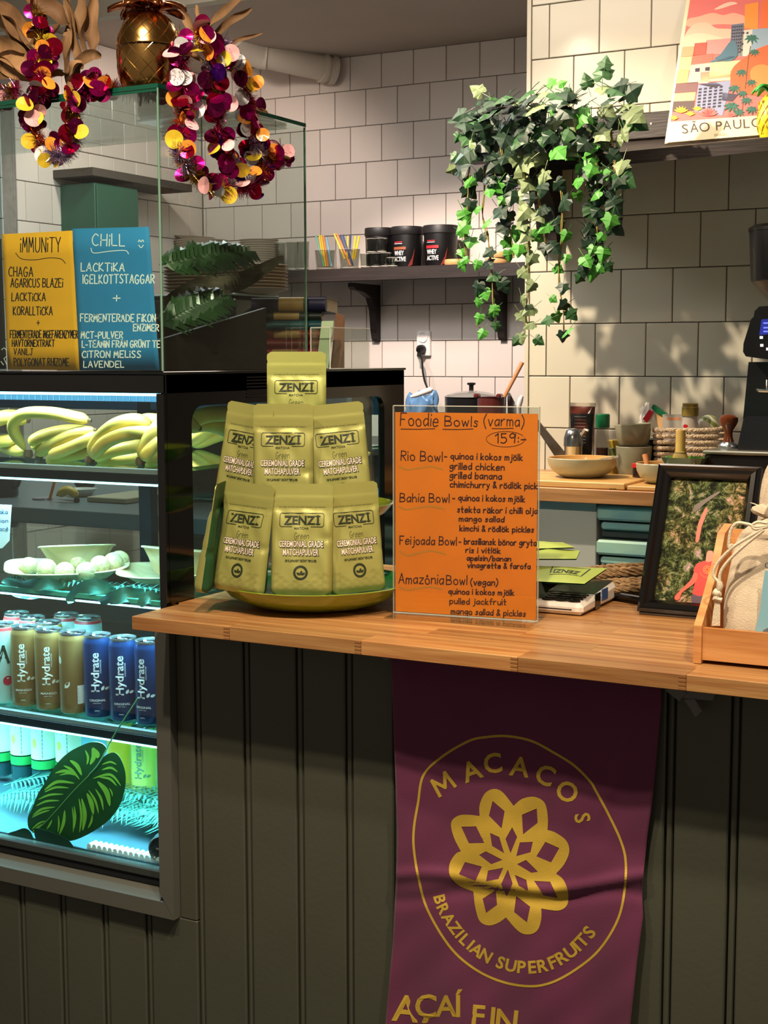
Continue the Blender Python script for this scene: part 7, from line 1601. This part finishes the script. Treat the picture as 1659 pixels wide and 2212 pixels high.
for pts, c_ in [([(1425, 45), (1560, 20), (1555, 290), (1420, 285)], '#f0903c'), ([(1595, 10), (2200, -80), (2200, 280), (1580, 280)], '#e8703c'), ([(1290, 245), (1415, 230), (1400, 560), (1275, 550)], '#6a6e80'), ([(1385, 305), (1500, 290), (1480, 560), (1360, 560)], '#c9c7ba'), ([(1500, 290), (2100, 240), (2000, 560), (1480, 560)], '#8fa4b4'),
    ([(806, 465), (930, 460), (920, 560), (790, 570)], '#b99a72'), ([(925, 430), (1050, 420), (1040, 540), (905, 560)], '#e2584a'), ([(1040, 400), (1280, 380), (1270, 540), (1030, 540)], '#d98a84'), ([(780, 565), (905, 555), (880, 700), (765, 700)], '#e0bb88'), ([(900, 545), (1110, 535), (1100, 620), (885, 650)], '#ee6a5a'), ([(890, 640), (1080, 625), (1060, 830), (850, 830)], '#e9b0a8'),
    ([(1080, 620), (1380, 600), (1340, 760), (1060, 790)], '#e6c696'), ([(985, 720), (1290, 700), (1280, 800), (980, 815)], '#efd6a4'), ([(760, 700), (870, 690), (850, 830), (735, 830)], '#dcae74'), ([(740, 830), (960, 815), (940, 930), (722, 930)], '#7a5a5a'), ([(960, 840), (1290, 800), (1200, 1150), (925, 1110)], '#8d93b0'), ([(725, 930), (935, 915), (920, 1000), (712, 1010)], '#e9c084'),
    ([(712, 1010), (925, 1000), (910, 1100), (700, 1110)], '#5a4a48'), ([(960, 840), (1130, 815), (1200, 850), (1110, 870)], '#4a3a40'), ([(1200, 920), (1360, 940), (1300, 1010), (1195, 1000)], '#4a4050')]: quad(pts, c_, .0012+.00002*len(c_), 'building')
for i, (pts, c_) in enumerate([([(1440, 560), (1560, 480), (1900, 400), (2200, 600), (2150, 900), (1700, 960), (1330, 900), (1290, 700)], '#f0653a'), ([(1480, 700), (1600, 640), (1760, 720), (1700, 850), (1520, 850)], '#f58a4a')]): quad(pts, c_, .0016+.0002*i, 'red_tree', 4)
for pts, c_ in [([(1180, 540), (1290, 400), (1340, 440), (1350, 540), (1300, 600), (1200, 610), (1120, 580)], '#4f7080'), ([(1100, 620), (1100, 600), (1300, 560), (1300, 580)], '#4f7080')]: quad(pts, c_, .0020, 'tree', 3)
gt = '#2f6a5a'
m = MB(); 
for (cx_, cy_2, r_) in ((1490, 380, 75), (1520, 520, 60), (1390, 720, 65), (1490, 820, 60), (1320, 880, 70), (1400, 930, 60), (1440, 1000, 65), (1290, 1060, 90), (1360, 1120, 70), (1490, 1090, 70)):
    for a_ in range(20, 380, 45):
        an = R(a_+cx_ % 30); ex_, ey_ = cx_+r_*cos(an), cy_2+r_*.7*sin(an)+.18*r_; mx_, my_ = (cx_+ex_)/2, (cy_2+ey_)/2-r_*.16; nx, ny = -sin(an)*r_*.15, cos(an)*r_*.15
        m.poly([PL(*Q(*p), .0026) for p in ((cx_, cy_2), (mx_+nx, my_+ny), (ex_, ey_), (mx_-nx, my_-ny))])
m.build('palm_foliage', M('poster_green', gt, .6), pan, kind='stuff')
m = MB(); m.ribbon([Q(*p) for p in [(1480, 460), (1455, 600), (1425, 880)]], 1.6, lambda a, b: PL(a, b, .0024)); m.ribbon([Q(*p) for p in [(1410, 950), (1400, 1050), (1390, 1140)]], 1.4, lambda a, b: PL(a, b, .0024)); m.build('palm_trunk', M('poster_trunk', '#6a5a40', .6), pan)
m = MB()
for r_ in range(7):
    for c_2 in range(5): x, y = 965+c_2*52+r_*-3, 880+r_*32+c_2*-6; m.poly([PL(*Q(*p), .0019) for p in ((x, y), (x+30, y-4), (x+28, y+14), (x-2, y+18))])
for r_ in range(9):
    for c_2 in range(5): x, y = 1298+c_2*22-r_*2, 262+r_*32-c_2*2; m.poly([PL(*Q(*p), .0019) for p in ((x, y), (x+13, y-2), (x+12, y+14), (x-1, y+16))])
for (x, y) in ((930, 680), (1030, 670), (1400, 320), (1440, 320), (1390, 430), (1385, 490)): m.poly([PL(*Q(*p), .0019) for p in ((x, y), (x+45 if y > 600 else x+18, y-4), (x+42 if y > 600 else x+17, y+32 if y > 600 else y+16), (x-2, y+34 if y > 600 else y+18))])
m.build('windows', M('poster_dark', '#3a3440', .6), pan, kind='stuff')
for cx_, cy_2, n_, c_2, r_ in ((790, 1110, 6, '#f0b03a', 85), (720, 1180, 5, '#f0b03a', 55), (880, 1140, 5, '#f0b03a', 60), (950, 1090, 5, '#f0b03a', 60), (1060, 1140, 9, '#e8706a', 110), (1290, 1150, 7, '#e8706a', 60)):
    m = MB()
    for i in range(n_):
        an = -pi/2+(i-(n_-1)/2)*(2.6/n_); ex_, ey_ = cx_+r_*cos(an), cy_2+r_*.9*sin(an)+r_*.2; nx, ny = -sin(an)*r_*.16, cos(an)*r_*.16; mx_, my_ = (cx_+ex_)/2, (cy_2+ey_)/2
        m.poly([PL(*Q(*p), .0030) for p in ((cx_, cy_2+15), (mx_+nx, my_+ny), (ex_, ey_), (mx_-nx, my_-ny))])
    m.build('flower', M('poster_'+c_2.strip('#'), c_2, .6), pan)
quad([(640, 1420), (683, 1213), (2240, 1100), (2220, 1290)], '#ecd6b0', .0032, 'caption_band')
m = MB(); pq = lambda x, y: PL(x, y, .0037)
for ch, x, y in (('S', 800, 1330), ('Ã', 882, 1318), ('O', 972, 1312), ('P', 1138, 1298), ('A', 1208, 1292), ('U', 1310, 1283), ('L', 1412, 1276), ('O', 1490, 1268)):
    a, b = Q(x, y); ptext(m, ch, a, b, 96*k5, pq, fit=(105 if ch == 'O' else 82 if ch in 'AUÃ' else 62)*k5, rot=-4, bold=0)
m.build('lettering', M('poster_ink', '#4a4038', .6), pan, kind='stuff')
m = MB(); a, b = Q(1120, 1356); ptext(m, 'BRAZIL', a, b, 26*k5, pq, fit=130*k5, rot=-3); m.build('lettering', M('poster_ink2', '#a08868', .6), pan, kind='stuff')
# yellow pineapple
pc2 = RY(1668, 300, 3.66); t = thing('yellow_pineapple', 'yellow plastic pineapple with bright green leaves at the right end of the shelf', 'ornament', tuple(pc2))
zc0 = pc2.z-.001; hP = RY(1668, 205, 3.66).z-zc0; rP = pc2.x-RY(1640, 260, 3.66).x+.004; yel = M('yellow_plastic', '#e8c818', .35, coat=.3)
m = MB(); m.lathe([(0, 0), (rP*.75, 0), (rP*.97, hP*.25), (rP, hP*.5), (rP*.85, hP*.85), (rP*.5, hP), (0, hP)], (pc2.x, 3.66, zc0), 28); m.build('fruit', yel, t, smooth=True)
m = MB()
for s_ in (-1, 1):
    for k_ in range(10): m.tube([(pc2.x+rr2*cos(an), 3.66+rr2*sin(an), zc0+hP*f) for f, an, rr2 in [(f, 2*pi*k_/10+s_*f*2, rP*(1.0 if .2 < f < .7 else .93)*(.99 if f > .1 else .9)) for f in (.1, .25, .4, .55, .7, .85)]], .0018, 4)
m.build('lattice', M('yellow_dark', '#c9a010', .4), t)
for a_ in (150, 190, 230, 280, 330, 20, 90):
    an = R(a_); m = MB(); vs = []
    for i in range(7):
        f = i/6; r_ = .006+.045*f; z_ = hP+.004+.030*sin(f*2.4)-.018*f; w_ = .0115*sin(pi*(f*.85+.12))
        for u in (-1, 0, 1): vs.append((pc2.x+r_*cos(an)-u*w_*sin(an), 3.66+r_*sin(an)+u*w_*cos(an), zc0+z_-.004*abs(u)))
    m.add(vs, [(i*3+j, i*3+j+1, (i+1)*3+j+1, (i+1)*3+j) for i in range(6) for j in range(2)]); o = m.build('leaf', M('plastic_green', '#2fae4a', .35, coat=.3), t, smooth='all'); s_ = o.modifiers.new('t', 'SOLIDIFY'); s_.thickness = .003

# ---- hanging ivy
ivd = [M('ivy_dark', '#1e3a26', .48, coat=.08, var=.3, noise=(60, .3)), M('ivy_mid', '#2f5c2e', .5, coat=.05, var=.25, noise=(60, .2)), M('ivy_bright', '#4a9432', .5, coat=.05, var=.2), M('ivy_pale', '#7d8f62', .5, var=.15, noise=(60, .2))]
half = [(0, -.02), (.20, -.17), (.40, -.15), (.50, .03), (.46, .17), (.60, .34), (.42, .46), (.32, .62), (.15, .84), (0, 1.02)]
LM = []
for v_ in range(2):
    for mt in ivd:
        m = MB(); rr = random.Random(v_*9+3); pts = [(x*(1+rr.uniform(-.1, .1)), y*(1+rr.uniform(-.06, .06))) for x, y in half]
        full = pts+[(-x*(1+rr.uniform(-.08, .08)), y) for x, y in reversed(pts[1:-1])]
        zz = lambda x, y: -.22*abs(x)**1.3-.16*max(0, y-.35)**1.5-.10*max(0, -y+.2)+.04*sin(x*9+v_)
        ctr = [(0, .05), (0, .35), (0, .65)]; n_ = len(full)
        vs = [(x, y, zz(x, y)) for x, y in full]+[(x, y, zz(x, y)+.05) for x, y in ctr]
        ci = lambda y: n_ if y < .2 else n_+1 if y < .5 else n_+2
        fs = []
        for i in range(n_):
            j = (i+1) % n_; ym = (full[i][1]+full[j][1])/2; c0, c1 = ci(full[i][1]), ci(full[j][1]); fs.append((i, j, c1)); 
            if c0 != c1: fs.append((i, c1, c0))
        m.add(vs, fs); m.tube([(0, -.75, .12), (0, -.4, .10), (0, 0, .02)], .022, 4, caps=False)
        o = m.build('leaf', mt); LM.append(o.data); bpy.data.objects.remove(o)
t = thing('hanging_ivy', 'lush artificial ivy cascading from a dark planter on the shelf end', 'ivy plant', tuple(RY(1180, 300, 3.54)))
pz = RY(1100, 318, 3.60)
m = MB(); m.rbox(RY(1004, 320, 3.52).x, RY(1290, 320, 3.52).x, 3.50, 3.575, RY(1100, 345, 3.52).z, RY(1100, 305, 3.52).z, .006); m.build('planter', M('planter_dark', '#241d1b', .5), t)
V = lambda x, y, d=0: RY(960+x/3.511, 130+y/3.511, 3.475+d)
ir = random.Random(11); stm = M('ivy_stem', '#8a7a3a', .6)
ivs = {'n': 0}
def leaf(p, s_, mt, down=.0, face=None, spin=None):
    vi = ir.randrange(2)*4+mt; o = inst(LM[vi], 'leaf', p, (0, 0, 0), (s_, s_, s_), t)
    n_ = Vector((ir.gauss(.20, .38), -1, ir.gauss(.25, .40))).normalized() if face is None else face
    q = n_.to_track_quat('Z', 'Y'); sp2 = Matrix.Rotation(spin if spin is not None else ir.uniform(-1.2, 1.2)+pi+down, 3, 'Z'); o.rotation_euler = (q.to_matrix() @ sp2).to_euler(); ivs['n'] += 1
S_ = [([(300, 800), (300, 1000), (290, 1180), (330, 1350), (345, 1500), (360, 1650), (370, 1850), (372, 1950)], 11, (.030, .021), (0, 1)),
      ([(600, 500), (590, 700), (605, 850), (620, 1000), (625, 1200), (640, 1400), (635, 1600), (625, 1800), (615, 1950), (600, 2080)], 19, (.038, .024), (3, 3)),
      ([(950, 450), (955, 600), (975, 750)], 5, (.030, .024), (0, 2)), ([(880, 900), (890, 1150), (885, 1350), (870, 1550), (875, 1750), (900, 1900), (910, 2060)], 12, (.034, .022), (0, 0)),
      ([(1155, 780), (1165, 950), (1145, 1150), (1125, 1350), (1105, 1500), (1080, 1600)], 13, (.038, .024), (0, 1)), ([(1160, 850), (1150, 1150), (1160, 1300), (1175, 1500), (1220, 1560)], 11, (.034, .022), (0, 1)),
      ([(250, 600), (190, 800), (180, 1000), (170, 1200), (150, 1350), (170, 1500), (240, 1540)], 14, (.036, .022), (0, 2)), ([(420, 600), (440, 800), (450, 1000), (480, 1200), (510, 1350), (520, 1500)], 13, (.038, .026), (0, 1)),
      ([(720, 600), (740, 800), (710, 1000), (740, 1200), (770, 1400)], 12, (.034, .024), (0, 3)), ([(1250, 500), (1280, 700), (1290, 850), (1270, 1050), (1230, 1250)], 10, (.038, .030), (0, 3)),
      ([(330, 500), (350, 700), (390, 900), (400, 1050)], 10, (.036, .028), (0, 1)), ([(1050, 550), (1080, 700), (1090, 850), (1060, 1000)], 9, (.032, .026), (2, 0)), ([(230, 2000), (300, 2050)], 0, (.02, .02), (2, 2))]
for pts, n_, (s0, s1), (ma, mb_) in S_:
    P3 = [V(x, y, ir.uniform(-.01, .01)+.0) for x, y in pts]; cl2 = cr([tuple(p) for p in P3], 6); m = MB(); m.tube(cl2, .0013, 5)
    if len(pts) > 4: m.tube([Vector(p)+Vector((.003*sin(i*.5), .002, .0)) for i, p in enumerate(cl2)], .0011, 5); m.tube([Vector(p)+Vector((-.003*cos(i*.4), 0, .0)) for i, p in enumerate(cl2[:int(len(cl2)*.75)])], .0010, 5)
    m.build('stem', stm, t, smooth=True)
    for i in range(n_):
        f = (i+.5)/n_; p = Vector(cl2[min(len(cl2)-1, int(f*(len(cl2)-1)))]); sd = 1 if i % 2 else -1
        off = Vector((sd*ir.uniform(.008, .026), ir.uniform(-.02, .006), ir.uniform(-.010, .006))); s_ = (s0+(s1-s0)*f)*ir.uniform(.9, 1.12)
        mt = ma if ir.random() < .65 else mb_
        if f > .72 and ir.random() < .7: mt = 2 if ma != 3 else 3
        if ir.random() < .13: mt = 2; s_ *= .72
        leaf(p+off, s_*1.28, mt, spin=pi+sd*ir.uniform(.1, 1.0)*-1)
# crown on top of the planter
crown = [(150, 420), (1420, 330)]
for i in range(118):
    x = ir.uniform(130, 1400); f = (x-130)/1270
    ytop = 300-60*sin(f*pi)-(90 if f > .78 else 0)+(90 if f < .08 else 0)
    y = ytop+ir.random()**1.2*430+ir.uniform(-20, 40); d = ir.uniform(-.055, .07)
    up_ = y < ytop+130
    n_ = Vector((ir.gauss(0, .35), -1 if not up_ else -.55, ir.gauss(.35, .3) if not up_ else 1.0)).normalized()
    leaf(V(x, y, d), ir.uniform(.038, .054), 0 if ir.random() < .55 else 1 if ir.random() < .5 else 3 if ir.random() < .6 else 2, face=n_, spin=ir.uniform(2.2, 4.1))
for x, y, s_, mt, sp3 in [(1200, 130, .045, 1, .1), (1215, 60, .030, 1, -.1), (1380, 185, .034, 0, 1.7), (1380, 270, .045, 0, -1.1), (1400, 430, .052, 1, -2.2), (1090, 200, .032, 1, .3), (820, 190, .024, 2, .6), (870, 185, .020, 2, -1.2), (910, 245, .030, 1, -1.9), (160, 400, .036, 0, 2.0), (110, 560, .024, 1, 2.6), (95, 710, .024, 1, 2.5), (80, 820, .024, 3, 2.0),
                          (285, 250, .034, 3, 1.0), (1300, 860, .056, 1, -2.2), (1270, 1060, .042, 0, -2.6), (1250, 1230, .044, 0, -2.3), (1210, 1430, .034, 2, 3.0), (430, 1680, .036, 0, -2.6), (260, 1690, .036, 0, 2.9), (260, 1810, .022, 2, 3.0), (270, 1930, .026, 2, 2.9), (380, 1870, .026, 2, 3.1), (300, 2050, .026, 2, 2.7), (390, 1990, .022, 1, 3.2), (570, 2110, .024, 1, 2.4), (690, 2110, .026, 1, -2.2), (810, 1960, .028, 1, 2.0), (940, 1900, .030, 1, -2.4), (900, 2060, .026, 0, 3.1),
                          (1190, 1560, .024, 2, 2.6), (1230, 1540, .024, 1, -2.6), (1120, 1610, .024, 2, 3.0), (1040, 1630, .024, 1, 2.6)]:
    leaf(V(x, y, -.012), s_*1.12, mt, face=Vector((ir.gauss(.2, .2), -1, ir.gauss(.1, .2))).normalized(), spin=sp3)
# ---- things seen through the fridge, on the steel counter behind it
zi = 1.0900
def I(px, py, y): p = RY(px, py, y); return Vector((p.x, y, zi+.0005))
c = I(93, 1120, 2.90); hz = RY(93, 1086, 2.90).z-c.z
t = thing('plastic_cup', 'clear plastic cup with an orange straw seen through the fridge', 'cup', tuple(c)); m = MB(); m.lathe([(0, 0), (.026, 0), (.036, hz), (.034, hz), (.025, .003), (0, .003)], c, 28); m.build('cup_body', tumb, t, smooth=True)
m = MB(); m.lathe([(0, .004), (.0255, .004), (.027, hz*.25), (0, hz*.25)], c, 24); m.build('drink', M('milky', '#a9a4b4', .3, alpha=.7), t, smooth=True)
a_, b_ = RY(88, 1150, 2.90), RY(118, 1040, 2.90); m = MB(); m.tube([a_, b_], .0038, 8); tag(m.build('straw', M('straw_o', ST['o'], .4), org=a_, smooth=True), 'orange straw in the plastic cup behind the fridge', 'straw')
c = I(8, 1120, 2.92); t = thing('dark_mug', 'dark blue mug with a handle behind the fridge at the left edge', 'mug', tuple(c)); m = MB(); m.lathe([(0, 0), (.040, 0), (.042, .004), (.042, .10), (.039, .10), (.038, .006), (0, .006)], c, 28); m.build('mug_body', M('mug_blue', '#1d3040', .3), t, smooth=True)
m = MB(); m.tube([c+Vector((.040+.022*sin(i*pi/8), 0, .052+.030*cos(i*pi/8))) for i in range(9)], .005, 8); m.build('handle', M('mug_blue', '#1d3040'), t, smooth=True)
m = MB(); m.rbox(RY(60, 1160, 2.86).x, RY(185, 1160, 2.86).x, 2.82, 3.02-.05, zi+.0005, zi+.018, .003); 
c = I(178, 1130, 3.02); m2 = MB(); m2.lathe([(0, 0), (.025, 0), (.042, .020), (.040, .020), (.024, .003), (0, .003)], n=28); o = m2.build('white_dish', M('dish_white', '#d8d8d4', .3), org=(0, 0, 0), smooth=True); o.location = c; tag(o, 'small white dish seen through the fridge glass', 'dish')
c = I(185, 1110, 3.15); m2 = MB(); m2.lathe([(0, 0), (.02, .0), (.03, .02), (.026, .05), (.018, .058), (0, .06)], n=20); o = m2.build('avocado', M('avocado_skin', '#22301f', .5, bump=(120, .8)), org=(0, 0, 0), smooth=True); o.location = c; tag(o, 'dark green avocado behind the white dish', 'avocado')
m2 = MB(); a_, b_ = RY(215, 1130, 2.95), RY(300, 1140, 2.95); m2.rbox(a_.x, b_.x, 2.90, 3.10, zi+.0005, zi+.014, .002); tag(m2.build('cutting_board', M('pale_board', '#b8ae92', .5), org=(a_.x, 2.9, zi)), 'pale cutting board behind the fridge mullion', 'cutting board')
bunch('half-hidden banana bunch on the steel counter behind the fridge', I(168, 1150, 2.88), [([I(168, 1150, 2.88)+Vector((0, 0, .016)), I(150, 1150, 2.87)+Vector((0, 0, .030)), I(128, 1150, 2.87)+Vector((0, 0, .018))], .014), ([I(168, 1150, 2.90)+Vector((0, 0, .016)), I(150, 1150, 2.93)+Vector((0, 0, .026)), I(130, 1150, 2.93)+Vector((0, 0, .015))], .013)])
